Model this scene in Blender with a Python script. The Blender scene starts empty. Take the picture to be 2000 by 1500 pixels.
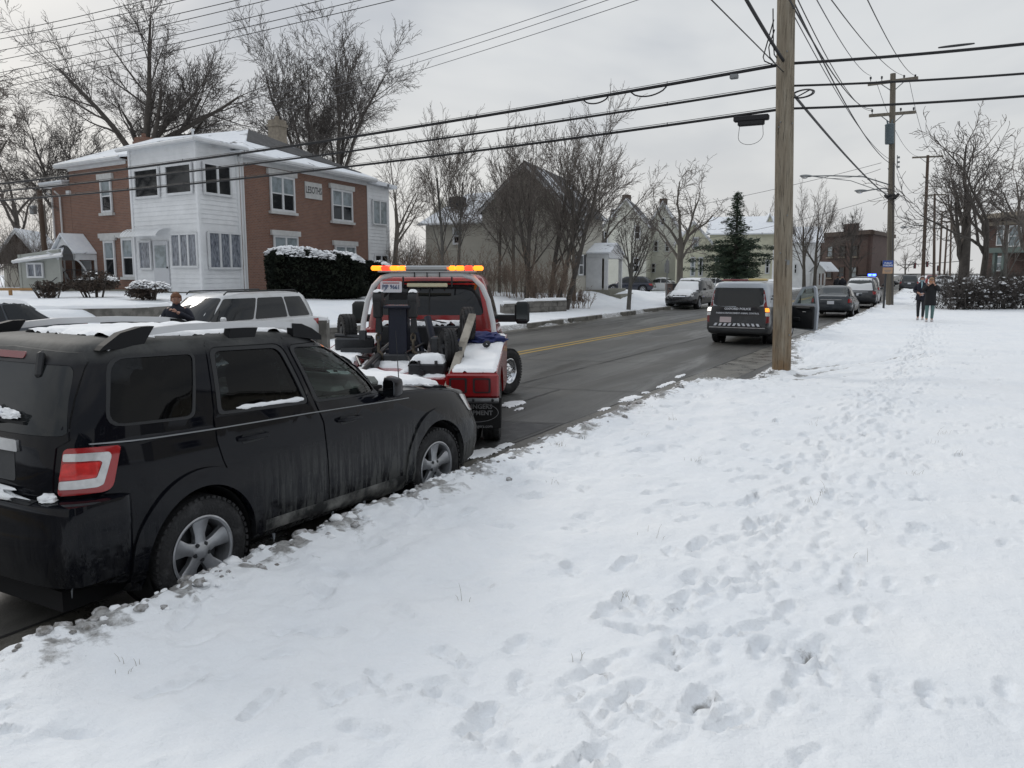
import bpy, bmesh, math, random
import numpy as np
from mathutils import Vector, Matrix, Euler
from mathutils.bvhtree import BVHTree
import mathutils.geometry as mgeo
R = math.radians
scene = bpy.context.scene
col = scene.collection
PI = math.pi
# ------------------------------------------------------------ camera
FPX, EYE, HOR = 1600.0, 2.13, 530.0
PIT = math.atan((750-HOR)/FPX)
YAW = math.atan((1888-1000)/FPX*math.cos(PIT))
cam_data = bpy.data.cameras.new('camera')
cam = bpy.data.objects.new('camera', cam_data); col.objects.link(cam)
cam.location = (0, 0, EYE)
cam.rotation_euler = (PI/2-PIT, 0, YAW)
cam_data.sensor_width = 36; cam_data.lens = 36*FPX/2000
cam_data.clip_start = .1; cam_data.clip_end = 3000
scene.camera = cam
# ------------------------------------------------------------ world: overcast winter daylight
SUN_EL, SUN_AZ = R(32), YAW+R(42)        # sun behind the cloud, ahead and to the left
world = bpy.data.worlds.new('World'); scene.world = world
world.use_nodes = True
nt = world.node_tree; nt.nodes.clear()
def N(t, **k):
    n = nt.nodes.new(t)
    for a, b in k.items(): setattr(n, a, b)
    return n
out = N('ShaderNodeOutputWorld'); bg = N('ShaderNodeBackground'); bg.inputs[1].default_value = .106
sky = N('ShaderNodeTexSky', sky_type='NISHITA'); sky.sun_disc = False
sky.sun_elevation = SUN_EL; sky.sun_rotation = -SUN_AZ; sky.air_density = 1.2; sky.dust_density = 4
tc = N('ShaderNodeTexCoord'); mp = N('ShaderNodeMapping'); mp.inputs['Scale'].default_value = (1, 1, 2.6)
mp.inputs['Rotation'].default_value = (0, 0, .6)
nz = N('ShaderNodeTexNoise'); nz.inputs['Scale'].default_value = 1.7; nz.inputs['Detail'].default_value = 5; nz.inputs['Roughness'].default_value = .5; nz.inputs['Distortion'].default_value = .3
rp = N('ShaderNodeValToRGB'); rp.color_ramp.interpolation = 'EASE'
rp.color_ramp.elements[0].position = .38; rp.color_ramp.elements[0].color = (4.1, 4.4, 4.85, 1)
rp.color_ramp.elements[1].position = .62; rp.color_ramp.elements[1].color = (6.2, 6.35, 6.45, 1)
# brighter, slightly warm band towards the horizon
sx = N('ShaderNodeSeparateXYZ'); mr = N('ShaderNodeMapRange'); mr.inputs['From Min'].default_value = .0; mr.inputs['From Max'].default_value = .24
mr.inputs['To Min'].default_value = 1; mr.inputs['To Max'].default_value = 0
hz = N('ShaderNodeMix', data_type='RGBA'); hz.inputs[7].default_value = (6.6, 6.55, 6.4, 1)
mm = N('ShaderNodeMath', operation='MULTIPLY'); mm.inputs[1].default_value = .75
mx = N('ShaderNodeMix', data_type='RGBA'); mx.inputs[0].default_value = .93
L = nt.links.new
L(tc.outputs['Generated'], mp.inputs[0]); L(mp.outputs[0], nz.inputs['Vector']); L(nz.outputs[0], rp.inputs[0])
L(tc.outputs['Generated'], sx.inputs[0]); L(sx.outputs['Z'], mr.inputs[0]); L(mr.outputs[0], mm.inputs[0]); L(mm.outputs[0], hz.inputs[0])
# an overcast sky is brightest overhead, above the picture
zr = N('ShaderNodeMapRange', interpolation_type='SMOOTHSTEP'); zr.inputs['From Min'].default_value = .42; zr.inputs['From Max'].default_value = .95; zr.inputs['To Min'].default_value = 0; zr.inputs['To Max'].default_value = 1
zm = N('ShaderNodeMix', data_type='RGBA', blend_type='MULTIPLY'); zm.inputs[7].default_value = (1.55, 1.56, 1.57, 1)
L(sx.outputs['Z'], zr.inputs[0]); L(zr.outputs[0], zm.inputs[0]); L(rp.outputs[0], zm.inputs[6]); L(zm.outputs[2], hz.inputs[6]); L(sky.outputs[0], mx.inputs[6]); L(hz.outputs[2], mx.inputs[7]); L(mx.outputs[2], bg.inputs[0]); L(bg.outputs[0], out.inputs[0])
sl = bpy.data.lights.new('sun', 'SUN'); sl.energy = .75; sl.angle = R(14); sl.color = (1, .96, .9)
sun = bpy.data.objects.new('sun', sl); col.objects.link(sun)
sd = Vector((-math.sin(SUN_AZ)*math.cos(SUN_EL), math.cos(SUN_AZ)*math.cos(SUN_EL), math.sin(SUN_EL)))
sun.rotation_euler = sd.to_track_quat('Z', 'Y').to_euler()
vs = scene.view_settings
vs.view_transform = 'Standard'; vs.look = 'None'; vs.exposure = .15; vs.gamma = 1
# ------------------------------------------------------------ picture -> world helpers (real distances)
def ray(px, py):
    a = (px-1000)/FPX; b = (750-py)/FPX
    fh = math.cos(PIT)+b*math.sin(PIT); up = -math.sin(PIT)+b*math.cos(PIT)
    return a*math.cos(YAW)-fh*math.sin(YAW), a*math.sin(YAW)+fh*math.cos(YAW), up, fh
def at(px, py, d):
    x, y, u, fh = ray(px, py); t = d/fh
    return Vector((x*t, y*t, EYE+u*t))
def xy(px, d): p = at(px, HOR, d); return p.x, p.y
def zat(py, d): return at(1000, py, d).z
# ------------------------------------------------------------ materials
MAT = {}
def mat(name, c, rough=.6, metal=0, bump=0, bscale=20, var=0, vscale=6, c2=None, spec=.5, coat=0, emis=0, trans=0, ior=1.45, stretch=None, c2pos=(.45, .6), detail=6, bd=.02, alpha=1):
    if name in MAT: return MAT[name]
    m = bpy.data.materials.new(name); m.use_nodes = True; t = m.node_tree; b = t.nodes['Principled BSDF']
    b.inputs['Base Color'].default_value = (*c, 1); b.inputs['Roughness'].default_value = rough; b.inputs['Metallic'].default_value = metal
    b.inputs['Specular IOR Level'].default_value = spec; b.inputs['Coat Weight'].default_value = coat; b.inputs['Coat Roughness'].default_value = .06
    b.inputs['Transmission Weight'].default_value = trans; b.inputs['IOR'].default_value = ior; b.inputs['Alpha'].default_value = alpha
    if emis: b.inputs['Emission Color'].default_value = (*c, 1); b.inputs['Emission Strength'].default_value = emis
    if bump or var or c2:
        tcn = t.nodes.new('ShaderNodeTexCoord'); mpn = t.nodes.new('ShaderNodeMapping'); t.links.new(tcn.outputs['Object'], mpn.inputs[0])
        if stretch: mpn.inputs['Scale'].default_value = stretch
    if var or c2:
        n = t.nodes.new('ShaderNodeTexNoise'); n.inputs['Scale'].default_value = vscale; n.inputs['Detail'].default_value = detail; n.inputs['Roughness'].default_value = .6
        t.links.new(mpn.outputs[0], n.inputs['Vector'])
        r = t.nodes.new('ShaderNodeValToRGB'); e = r.color_ramp.elements
        if c2:
            e[0].position, e[1].position = c2pos; e[0].color = (*c, 1); e[1].color = (*c2, 1)
        else:
            e[0].position = .25; e[1].position = .75
            e[0].color = (*[x*(1-var) for x in c], 1); e[1].color = (*[min(1, x*(1+var)) for x in c], 1)
        t.links.new(n.outputs[0], r.inputs[0]); t.links.new(r.outputs[0], b.inputs['Base Color'])
    if bump:
        n2 = t.nodes.new('ShaderNodeTexNoise'); n2.inputs['Scale'].default_value = bscale; n2.inputs['Detail'].default_value = 5
        t.links.new(mpn.outputs[0], n2.inputs['Vector'])
        bn = t.nodes.new('ShaderNodeBump'); bn.inputs['Strength'].default_value = bump; bn.inputs['Distance'].default_value = bd
        t.links.new(n2.outputs[0], bn.inputs['Height']); t.links.new(bn.outputs[0], b.inputs['Normal'])
    MAT[name] = m
    return m
class Nd:
    """tiny node helper on a named material"""
    def __init__(s, name, **k): s.m = mat(name, (.5, .5, .5), **k); s.t = s.m.node_tree; s.b = s.t.nodes['Principled BSDF']
    def n(s, typ, ins=None, **k):
        x = s.t.nodes.new(typ)
        for a, b in k.items(): setattr(x, a, b)
        for a, b in (ins or {}).items():
            if isinstance(b, bpy.types.NodeSocket): s.t.links.new(b, x.inputs[a])
            else: x.inputs[a].default_value = b
        return x
    def noise(s, vec, scale, detail=6, rough=.6, dist=0): return s.n('ShaderNodeTexNoise', {'Vector': vec, 'Scale': scale, 'Detail': detail, 'Roughness': rough, 'Distortion': dist}).outputs[0]
    def ramp(s, fac, stops):
        r = s.n('ShaderNodeValToRGB', {0: fac}); e = r.color_ramp.elements
        while len(e) < len(stops): e.new(.5)
        for q, (p, c) in zip(e, stops): q.position = p; q.color = c if len(c) == 4 else (*c, 1)
        return r.outputs[0]
    def mr(s, v, a, b, c=0, d=1): return s.n('ShaderNodeMapRange', {0: v, 1: a, 2: b, 3: c, 4: d}).outputs[0]
    def math(s, op, a, b=0): return s.n('ShaderNodeMath', {0: a, 1: b}, operation=op).outputs[0]
    def mix(s, f, a, b): return s.n('ShaderNodeMix', {0: f, 6: a if isinstance(a, bpy.types.NodeSocket) else (*a, 1), 7: b if isinstance(b, bpy.types.NodeSocket) else (*b, 1)}, data_type='RGBA').outputs[2]
    def bump(s, h, strength, dist): s.t.links.new(s.n('ShaderNodeBump', {'Height': h, 'Strength': strength, 'Distance': dist}).outputs[0], s.b.inputs['Normal'])
    def out(s, sock, name='Base Color'): s.t.links.new(sock, s.b.inputs[name])
# ------------------------------------------------------------ mesh builder
def link(o, parent=None):
    col.objects.link(o)
    if parent: o.parent = parent
    return o
def tag(o, label=None, cat=None, group=None, kind=None):
    if label: o['label'] = label
    if cat: o['category'] = cat
    if group: o['group'] = group
    if kind: o['kind'] = kind
    return o
def empty(name, loc=(0, 0, 0), rz=0, label=None, cat=None, group=None):
    o = bpy.data.objects.new(name, None); o.location = loc; o.rotation_euler = (0, 0, rz); o.empty_display_size = .2
    link(o); return tag(o, label, cat, group)
def finish(name, me, mats, parent=None, smooth=True, ang=35):
    for m in (mats if isinstance(mats, (list, tuple)) else [mats]): me.materials.append(m)
    if smooth:
        me.polygons.foreach_set('use_smooth', [True]*len(me.polygons)); me.set_sharp_from_angle(angle=R(ang))
    me.update()
    return link(bpy.data.objects.new(name, me), parent)
class MB:
    def __init__(s): s.v = []; s.f = []; s.mi = []; s.M = Matrix.Identity(4); s.k = 0
    def add(s, vs, fs, k=None):
        o = len(s.v); M = s.M
        s.v += [tuple(M @ Vector(p)) for p in vs]; s.f += [tuple(i+o for i in f) for f in fs]; s.mi += [s.k if k is None else k]*len(fs)
        return s
    def box(s, c, d, rot=None, k=None, taper=(1, 1), bev=0):
        x, y, z = d[0]/2, d[1]/2, d[2]/2
        if bev:
            b = min(bev, x, y, z)*.99; vs = []
            for sx in (-1, 1):
                for sy in (-1, 1):
                    for sz in (-1, 1):
                        vs += [(sx*(x-b), sy*(y-b), sz*z), (sx*(x-b), sy*y, sz*(z-b)), (sx*x, sy*(y-b), sz*(z-b))]
            Mx = rot.to_matrix() if rot else Matrix.Identity(3); C = Vector(c)
            bm = bmesh.new()
            for p in vs: bm.verts.new(C+Mx @ Vector(p))
            bmesh.ops.convex_hull(bm, input=bm.verts); bm.verts.index_update()
            s.add([v.co for v in bm.verts], [[v.index for v in f.verts] for f in bm.faces], k); bm.free(); return s
        vs = []
        for sz, t in ((-1, (1, 1)), (1, taper)):
            for sx, sy in ((-1, -1), (1, -1), (1, 1), (-1, 1)): vs.append(Vector((sx*x*t[0], sy*y*t[1], sz*z)))
        if rot: Mx = rot.to_matrix(); vs = [Mx @ p for p in vs]
        C = Vector(c)
        return s.add([p+C for p in vs], [(3, 2, 1, 0), (4, 5, 6, 7), (0, 1, 5, 4), (1, 2, 6, 5), (2, 3, 7, 6), (3, 0, 4, 7)], k)
    def tube(s, pts, r, n=8, cap=True, k=None):
        pts = [Vector(p) for p in pts]; m = len(pts); rs = r if isinstance(r, (list, tuple)) else [r]*m
        vs = []; fs = []; ref = None
        for i, p in enumerate(pts):
            t = (pts[min(i+1, m-1)]-pts[max(i-1, 0)]).normalized()
            if ref is None: ref = Vector((0, 0, 1)) if abs(t.z) < .9 else Vector((1, 0, 0))
            u = (ref-t*ref.dot(t)); u = u.normalized() if u.length > 1e-5 else t.orthogonal().normalized(); w = t.cross(u); ref = u
            for j in range(n):
                a = 2*PI*j/n; vs.append(p+(u*math.cos(a)+w*math.sin(a))*rs[i])
        for i in range(m-1):
            for j in range(n):
                a = i*n+j; b = i*n+(j+1) % n; fs.append((a, b, b+n, a+n))
        if cap: fs += [tuple(range(n-1, -1, -1)), tuple((m-1)*n+j for j in range(n))]
        return s.add(vs, fs, k)
    def lathe(s, prof, n=32, M=None, k=None, close=False):
        """profile of (r, h) spun about local Z of M"""
        M = M or Matrix.Identity(4); vs = []; fs = []; m = len(prof)
        for j in range(n):
            a = 2*PI*j/n
            for (r_, h) in prof: vs.append(M @ Vector((r_*math.cos(a), r_*math.sin(a), h)))
        for j in range(n):
            for i in range(m if close else m-1):
                a = j*m+i; b = j*m+(i+1) % m; c = ((j+1) % n)*m; fs.append((a, c+i, c+(i+1) % m, b))
        return s.add(vs, fs, k)
    def prism(s, poly, M, h, k=None):
        """poly in local xy extruded 0..h along local z of M"""
        n = len(poly); vs = [M @ Vector((p[0], p[1], 0)) for p in poly]+[M @ Vector((p[0], p[1], h)) for p in poly]
        fs = [tuple(range(n-1, -1, -1)), tuple(range(n, 2*n))]+[(i, (i+1) % n, (i+1) % n+n, i+n) for i in range(n)]
        return s.add(vs, fs, k)
    def quad(s, *p, k=None): return s.add(p, [tuple(range(len(p)))], k)
    def build(s, name, mats, parent=None, smooth=True, ang=35, uv=False):
        me = bpy.data.meshes.new(name); me.from_pydata(s.v, [], s.f); me.update()
        mats = mats if isinstance(mats, (list, tuple)) else [mats]
        if len(mats) > 1: me.polygons.foreach_set('material_index', s.mi)
        if uv: box_uv(me)
        return finish(name, me, mats, parent, smooth, ang)
def box_uv(me):
    l = me.uv_layers.new(name='UVMap')
    for p in me.polygons:
        n = p.normal
        if abs(n.z) < .75 and (n.x or n.y): t = Vector((-n.y, n.x, 0)).normalized(); w = Vector((0, 0, 1))
        else: t = Vector((1, 0, 0)); w = Vector((0, 1, 0))
        for li in p.loop_indices:
            c = me.vertices[me.loops[li].vertex_index].co; l.data[li].uv = (c.dot(t), c.dot(w))
def frame(o, x, z):
    """matrix with origin o, local x axis x, local z axis z"""
    z = Vector(z).normalized(); x = Vector(x); x = (x-z*x.dot(z)).normalized(); y = z.cross(x)
    M = Matrix((x, y, z)).transposed().to_4x4(); M.translation = Vector(o); return M
def rrect(x0, y0, x1, y1, r, n=5):
    if not isinstance(r, (list, tuple)): r = [r]*4
    o = []
    for (cx, cy, a, q) in ((x1-r[0], y1-r[0], 0, r[0]), (x0+r[1], y1-r[1], 90, r[1]), (x0+r[2], y0+r[2], 180, r[2]), (x1-r[3], y0+r[3], 270, r[3])):
        for i in range(n+1): t = R(a+90*i/n); o.append((cx+q*math.cos(t), cy+q*math.sin(t)))
    return o
def rpoly(pts, r, n=4):
    """polygon with rounded corners"""
    o = []; m = len(pts); rs = r if isinstance(r, (list, tuple)) else [r]*m
    for i in range(m):
        p = Vector(pts[i]); a = Vector(pts[i-1])-p; b = Vector(pts[(i+1) % m])-p
        q = min(rs[i], a.length*.45, b.length*.45); A = p+a.normalized()*q; B = p+b.normalized()*q
        for k in range(n+1):
            t = k/n; o.append(tuple(A*(1-t)**2+p*2*t*(1-t)+B*t*t))
    return o
def pchip(xs, ys, x):
    xs = np.array(xs, float); ys = np.array(ys, float); h = np.diff(xs); d = np.diff(ys)/h; m = np.zeros_like(xs)
    m[0] = d[0]; m[-1] = d[-1]
    for i in range(1, len(xs)-1):
        if d[i-1]*d[i] > 0:
            w1 = 2*h[i]+h[i-1]; w2 = h[i]+2*h[i-1]; m[i] = (w1+w2)/(w1/d[i-1]+w2/d[i])
    i = np.clip(np.searchsorted(xs, x)-1, 0, len(h)-1); t = (x-xs[i])/h[i]
    return (2*t**3-3*t**2+1)*ys[i]+(t**3-2*t**2+t)*h[i]*m[i]+(-2*t**3+3*t**2)*ys[i+1]+(t**3-t**2)*h[i]*m[i+1]
def boolean(bm_a, cutters):
    """difference of closed bmesh a with closed cutter bmeshes -> bmesh"""
    ma = bpy.data.meshes.new('tmp_a'); bm_a.to_mesh(ma); oa = bpy.data.objects.new('tmp_a', ma); col.objects.link(oa); tmp = []
    for c in cutters:
        mc = bpy.data.meshes.new('tmp_c'); c.to_mesh(mc); oc = bpy.data.objects.new('tmp_c', mc); col.objects.link(oc); tmp.append(oc)
        md = oa.modifiers.new('b', 'BOOLEAN'); md.operation = 'DIFFERENCE'; md.object = oc; md.solver = 'EXACT'
    bpy.context.view_layer.update()
    ev = oa.evaluated_get(bpy.context.evaluated_depsgraph_get()); r = bmesh.new(); r.from_mesh(ev.to_mesh())
    for o in tmp+[oa]:
        me = o.data; bpy.data.objects.remove(o); bpy.data.meshes.remove(me)
    return r
def prism_bm(poly, M, h):
    b = MB().prism(poly, M, h); m = bmesh.new(); vs = [m.verts.new(p) for p in b.v]
    for f in b.f: m.faces.new([vs[i] for i in f])
    bmesh.ops.recalc_face_normals(m, faces=m.faces); return m
AX = {'side': lambda s: (lambda u, v: Vector((u, s*5, v)), Vector((0, -s, 0))),   # s=-1 right side, +1 left side
      'rear': lambda s: (lambda u, v: Vector((-8, u, v)), Vector((1, 0, 0))),
      'front': lambda s: (lambda u, v: Vector((12, u, v)), Vector((-1, 0, 0))),
      'corner': lambda s: (lambda u, v: Vector((-5+.7071*u, s*5+s*.7071*u, v)), Vector((.70710678, -s*.70710678, 0))),
      'top': lambda s: (lambda u, v: Vector((u, v, 6)), Vector((0, 0, -1)))}
def panel(name, bvh, view, poly, mats, parent, off=.004, thick=.012, holes=(), step=.1, s=-1, dome=0, smooth=True, ang=30):
    """polygon outlined in a side/rear/top view, laid on the body surface, with thickness"""
    P, d = AX[view](s); bm = bmesh.new(); es = []
    for loop in [poly]+list(holes):
        vs = [bm.verts.new((p[0], p[1], 0)) for p in loop]
        es += [bm.edges.new((vs[i], vs[(i+1) % len(vs)])) for i in range(len(vs))]
    bmesh.ops.triangle_fill(bm, use_beauty=True, use_dissolve=False, edges=es)
    us = [p[0] for p in poly]; ws = [p[1] for p in poly]
    for lo, hi, nrm in ((min(us), max(us), (1, 0, 0)), (min(ws), max(ws), (0, 1, 0))):
        n = int((hi-lo)/step)
        for i in range(1, n+1):
            c = lo+(hi-lo)*i/(n+1)
            bmesh.ops.bisect_plane(bm, geom=bm.verts[:]+bm.edges[:]+bm.faces[:], plane_co=Vector(nrm)*c, plane_no=nrm, dist=1e-5)
    if dome:
        bd = [v.co.copy() for v in bm.verts if v.is_boundary]
    for v in list(bm.verts):
        o = P(v.co.x, v.co.y); h = bvh.ray_cast(o, d)[0]
        if h is None:
            for q in (.02, .05, .09, .14, .2):
                cx = sum(us)/len(us); cy = sum(ws)/len(ws)
                h = bvh.ray_cast(P(v.co.x+(cx-v.co.x)*q, v.co.y+(cy-v.co.y)*q), d)[0]
                if h: break
            if h is None: h = bvh.find_nearest(o+d*4)[0]
            h = o+d*(h-o).dot(d)
        e = off
        if dome:
            q = min((v.co-b).length for b in bd); e += dome*min(1, q/.05)**.5
        v.co = h-d*e
    bmesh.ops.recalc_face_normals(bm, faces=bm.faces)
    if sum((f.normal.dot(d)*f.calc_area() for f in bm.faces)) > 0: bmesh.ops.reverse_faces(bm, faces=bm.faces)
    be = [e for e in bm.edges if e.is_boundary]
    r = bmesh.ops.extrude_edge_only(bm, edges=be)
    for v in [g for g in r['geom'] if isinstance(g, bmesh.types.BMVert)]: v.co += d*thick
    me = bpy.data.meshes.new(name); bm.to_mesh(me); bm.free()
    return finish(name, me, mats, parent, smooth, ang)
def inside(p, poly):
    c = False; x, y = p; j = len(poly)-1
    for i in range(len(poly)):
        a, b = poly[i], poly[j]
        if (a[1] > y) != (b[1] > y) and x < (b[0]-a[0])*(y-a[1])/(b[1]-a[1])+a[0]: c = not c
        j = i
    return c
def edist(p, poly):
    m = 9; P = Vector(p)
    for i in range(len(poly)):
        a = Vector(poly[i-1]); b = Vector(poly[i]); ab = b-a
        t = max(0, min(1, (P-a).dot(ab)/max(ab.length_squared, 1e-9))); m = min(m, (P-a-ab*t).length)
    return m
from mathutils import noise as mn
def fbm(x, y, z=0, o=4): return mn.fractal(Vector((x, y, z)), .9, 2.1, o)
def snow_cap(name, hf, poly, t, mats, parent, step=.06, edge=.08, rag=.06, seed=0, holes=0):
    """snow lying on a surface z=hf(x,y) inside a polygon, rounded ragged edge, bumpy top"""
    xs = [p[0] for p in poly]; ys = [p[1] for p in poly]
    nx = max(2, int((max(xs)-min(xs))/step)+1); ny = max(2, int((max(ys)-min(ys))/step)+1)
    idx = {}; vs = []; fs = []
    for i in range(nx+1):
        for j in range(ny+1):
            x = min(xs)+(max(xs)-min(xs))*i/nx; y = min(ys)+(max(ys)-min(ys))*j/ny
            ins = inside((x, y), poly); e = edist((x, y), poly)*(1 if ins else -1)
            e += rag*fbm(x*4/max(.3, edge*6), y*4/max(.3, edge*6), seed)
            if holes: e = min(e, .15*(fbm(x*2.2, y*2.2, seed+7)+holes))
            if e < -step*1.9: continue
            z = hf(x, y)
            if z is None: continue
            k = max(0, min(1, e/edge)); k = (k*(2-k))**.7
            idx[i, j] = len(vs); vs.append((x, y, z+(t*k*(1+.35*fbm(x*3, y*3, seed+3)) if e > 0 else max(-.05, e*1.6*t/edge))))
    for i in range(nx):
        for j in range(ny):
            q = [(i, j), (i+1, j), (i+1, j+1), (i, j+1)]
            if all(a in idx for a in q): fs.append(tuple(idx[a] for a in q))
    if not fs: return None
    me = bpy.data.meshes.new(name); me.from_pydata(vs, [], fs); me.update()
    return finish(name, me, mats, parent, True, 60)
def copy_tree(o, parent=None):
    c = o.copy(); col.objects.link(c); c.parent = parent
    for ch in list(o.children): copy_tree(ch, c)
    return c
def text(name, body, size, M, m, parent, ext=.002, align='CENTER', sx=1, bold=0):
    cu = bpy.data.curves.new(name, 'FONT'); cu.body = body; cu.size = size; cu.extrude = ext; cu.align_x = align; cu.align_y = 'CENTER'; cu.offset = bold
    cu.resolution_u = 2
    o = bpy.data.objects.new(name, cu); col.objects.link(o); bpy.context.view_layer.update()
    me = bpy.data.meshes.new_from_object(o.evaluated_get(bpy.context.evaluated_depsgraph_get())); bpy.data.objects.remove(o); bpy.data.curves.remove(cu)
    me.transform(M @ Matrix.Diagonal((sx, 1, 1, 1))); 
    return finish(name, me, m, parent, False)
# ------------------------------------------------------------ common materials
def setup_materials():
    mat('rubber', (.018, .018, .019), .85, bump=.5, bscale=60, c2=(.06, .06, .062), vscale=9, c2pos=(.5, .75))
    mat('black_plastic', (.016, .017, .019), .55, bump=.1, bscale=200)
    mat('trim_grey', (.05, .052, .055), .6, bump=.15, bscale=150, var=.2)
    mat('chrome', (.75, .76, .78), .12, 1)
    mat('dull_chrome', (.5, .51, .52), .35, 1, var=.2)
    mat('alloy', (.42, .43, .45), .38, .85, var=.25, vscale=9)
    mat('steel_dark', (.05, .052, .056), .45, .6, var=.3)
    mat('glass_dark', (.008, .010, .012), .04, spec=.6)
    mat('glass_grey', (.02, .026, .028), .05, spec=.7)
    mat('lens_red', (.30, .012, .014), .15, coat=.8)
    mat('lens_red_deep', (.16, .008, .01), .2, coat=.5)
    mat('lens_clear', (.55, .55, .55), .12, .2, coat=.8, var=.15, vscale=30)
    mat('lens_amber', (.6, .22, .03), .2, coat=.5)
    mat('plate_white', (.62, .64, .68), .4)
    mat('plate_ink', (.03, .06, .15), .5)
    mat('under', (.006, .006, .007), .9)
    mat('cable', (.012, .012, .014), .6)
    mat('wire_grey', (.10, .10, .11), .6)
    mat('cloth_seat', (.10, .095, .09), .8, bump=.2, bscale=300)
    mat('skin', (.42, .24, .18), .5)
    mat('hair_brown', (.10, .055, .035), .6, bump=.4, bscale=120)
    mat('ice', (.75, .8, .85), .1, trans=.6, ior=1.31)
    # snow: bright, faint blue depth in the small relief
    a = Nd('snow', rough=.75); v = a.n('ShaderNodeTexCoord').outputs['Object']
    n1 = a.noise(v, 3, 8, .6); n2 = a.noise(v, 60, 3, .5)
    a.out(a.ramp(n1, [(.3, (.81, .83, .85)), (.7, (.88, .885, .895))])); a.bump(a.math('ADD', n1, a.math('MULTIPLY', n2, .25)), .35, .03)
    a.b.inputs['Subsurface Weight'].default_value = .0
    # glass that one sees through
    for nm, tint, al in (('glass_clear', (.42, .52, .49), .34), ('glass_tint', (.02, .024, .026), .9)):
        m = bpy.data.materials.new(nm); m.use_nodes = True; t = m.node_tree; t.nodes.clear()
        o = t.nodes.new('ShaderNodeOutputMaterial'); tr = t.nodes.new('ShaderNodeBsdfTransparent'); gl = t.nodes.new('ShaderNodeBsdfGlossy'); fr = t.nodes.new('ShaderNodeFresnel'); mxs = t.nodes.new('ShaderNodeMixShader')
        gl.inputs['Roughness'].default_value = .02; fr.inputs[0].default_value = 1.34; tr.inputs[0].default_value = (*((.80, .90, .86) if nm == 'glass_clear' else (.10, .105, .11)), 1)
        t.links.new(fr.outputs[0], mxs.inputs[0]); t.links.new(tr.outputs[0], mxs.inputs[1]); t.links.new(gl.outputs[0], mxs.inputs[2]); t.links.new(mxs.outputs[0], o.inputs[0]); MAT[nm] = m
    # dirty black paint: salt film on the lower doors with run streaks
    a = Nd('suv_paint', rough=.05, coat=0, spec=.27); tcn = a.n('ShaderNodeTexCoord').outputs['Object']
    mp1 = a.n('ShaderNodeMapping', {0: tcn, 'Scale': (9, 9, .7)}).outputs[0]; s1 = a.noise(mp1, 2.2, 4, .7)
    n1 = a.noise(tcn, 3.5, 7, .65); sz = a.n('ShaderNodeSeparateXYZ', {0: tcn})
    zf = a.mr(sz.outputs[2], .40, .93, 1.1, 0); xf = a.mr(sz.outputs[0], .3, .8, .12, 1)
    d1 = a.math('MULTIPLY', a.math('MULTIPLY', zf, xf), a.mr(s1, .44, .56, 1, .12)); d2 = a.math('MULTIPLY', d1, a.mr(n1, .3, .65, .3, 1.05))
    fr_ = a.math('MULTIPLY', a.mr(sz.outputs[2], 1.60, 1.69), a.mr(a.noise(tcn, 5, 8, .7), .35, .6, .35, 1)); d2 = a.math('MAXIMUM', d2, fr_)
    a.out(a.mix(d2, (.0035, .004, .0065), (.080, .082, .079))); a.out(a.math('MAXIMUM', a.mr(d2, 0, 1, .05, .6), a.mr(sz.outputs[2], 1.56, 1.68, .05, .62)), 'Roughness')
setup_materials()
def M_(n): return MAT[n]
# ------------------------------------------------------------ vehicles
def body_loft(st, nx=70, ring=None):
    """st: stations (x, zb, wb, wm, zm, ws, zs, zc); closed smooth lower body"""
    xs = [s[0] for s in st]
    X = np.array(sorted(set(list(np.linspace(xs[0], xs[-1], nx))+xs)))
    P = [np.array([pchip(xs, [s[i] for s in st], x) for x in X]) for i in range(1, 8)]
    bm = bmesh.new(); rings = []
    for k, x in enumerate(X):
        zb, wb, wm, zm, ws, zs, zc = [p[k] for p in P]
        h = [(0, zb), (wb*.6, zb), (wb, zb+.005), (wb*.35+wm*.65, zb*.8+zm*.2-.02), (wm-.004, zb*.45+zm*.55), (wm, zm), (wm*.55+ws*.45+.006, zm*.5+zs*.5), (ws+.012, zs-.05), (ws, zs-.016), (ws-.02, zs+.003), (ws*.8, zs+(zc-zs)*.4), (ws*.45, zs+(zc-zs)*.8), (0, zc)]
        r_ = [bm.verts.new((x, y, z)) for (y, z) in h]+[bm.verts.new((x, -y, z)) for (y, z) in h[-2:0:-1]]
        rings.append(r_)
    m = len(rings[0])
    for a, b in zip(rings, rings[1:]):
        for j in range(m): bm.faces.new((a[j], a[(j+1) % m], b[(j+1) % m], b[j]))
    bm.faces.new(rings[0]); bm.faces.new(rings[-1][::-1])
    bmesh.ops.recalc_face_normals(bm, faces=bm.faces); return bm
def sup(x0, x1, w, n=48, e=6, ef=None):
    """plan loop, superellipse; ef = exponent at the front half"""
    o = []; cx = (x0+x1)/2; hx = (x1-x0)/2
    for i in range(n):
        a = 2*PI*(i+.5)/n; c, s_ = math.cos(a), math.sin(a); q = (ef or e) if c > 0 else e
        k = (abs(c)**q+abs(s_)**q)**(-1/q); o.append((cx+hx*c*k, w*s_*k))
    return o
def green_loft(lv, tilt=0, n=72, x0=0):
    """lv: levels (z, xr, xf, w, e, ef); closed greenhouse, tilt dz/dx"""
    bm = bmesh.new(); rings = []
    for (z, xr, xf, w, e, ef) in lv: rings.append([bm.verts.new((p[0], p[1], z+tilt*(p[0]-x0))) for p in sup(xr, xf, w, n, e, ef)])
    for a, b in zip(rings, rings[1:]):
        for j in range(n): bm.faces.new((a[j], a[(j+1) % n], b[(j+1) % n], b[j]))
    bm.faces.new(rings[0][::-1]); bm.faces.new(rings[-1]); bmesh.ops.recalc_face_normals(bm, faces=bm.faces); return bm
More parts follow.
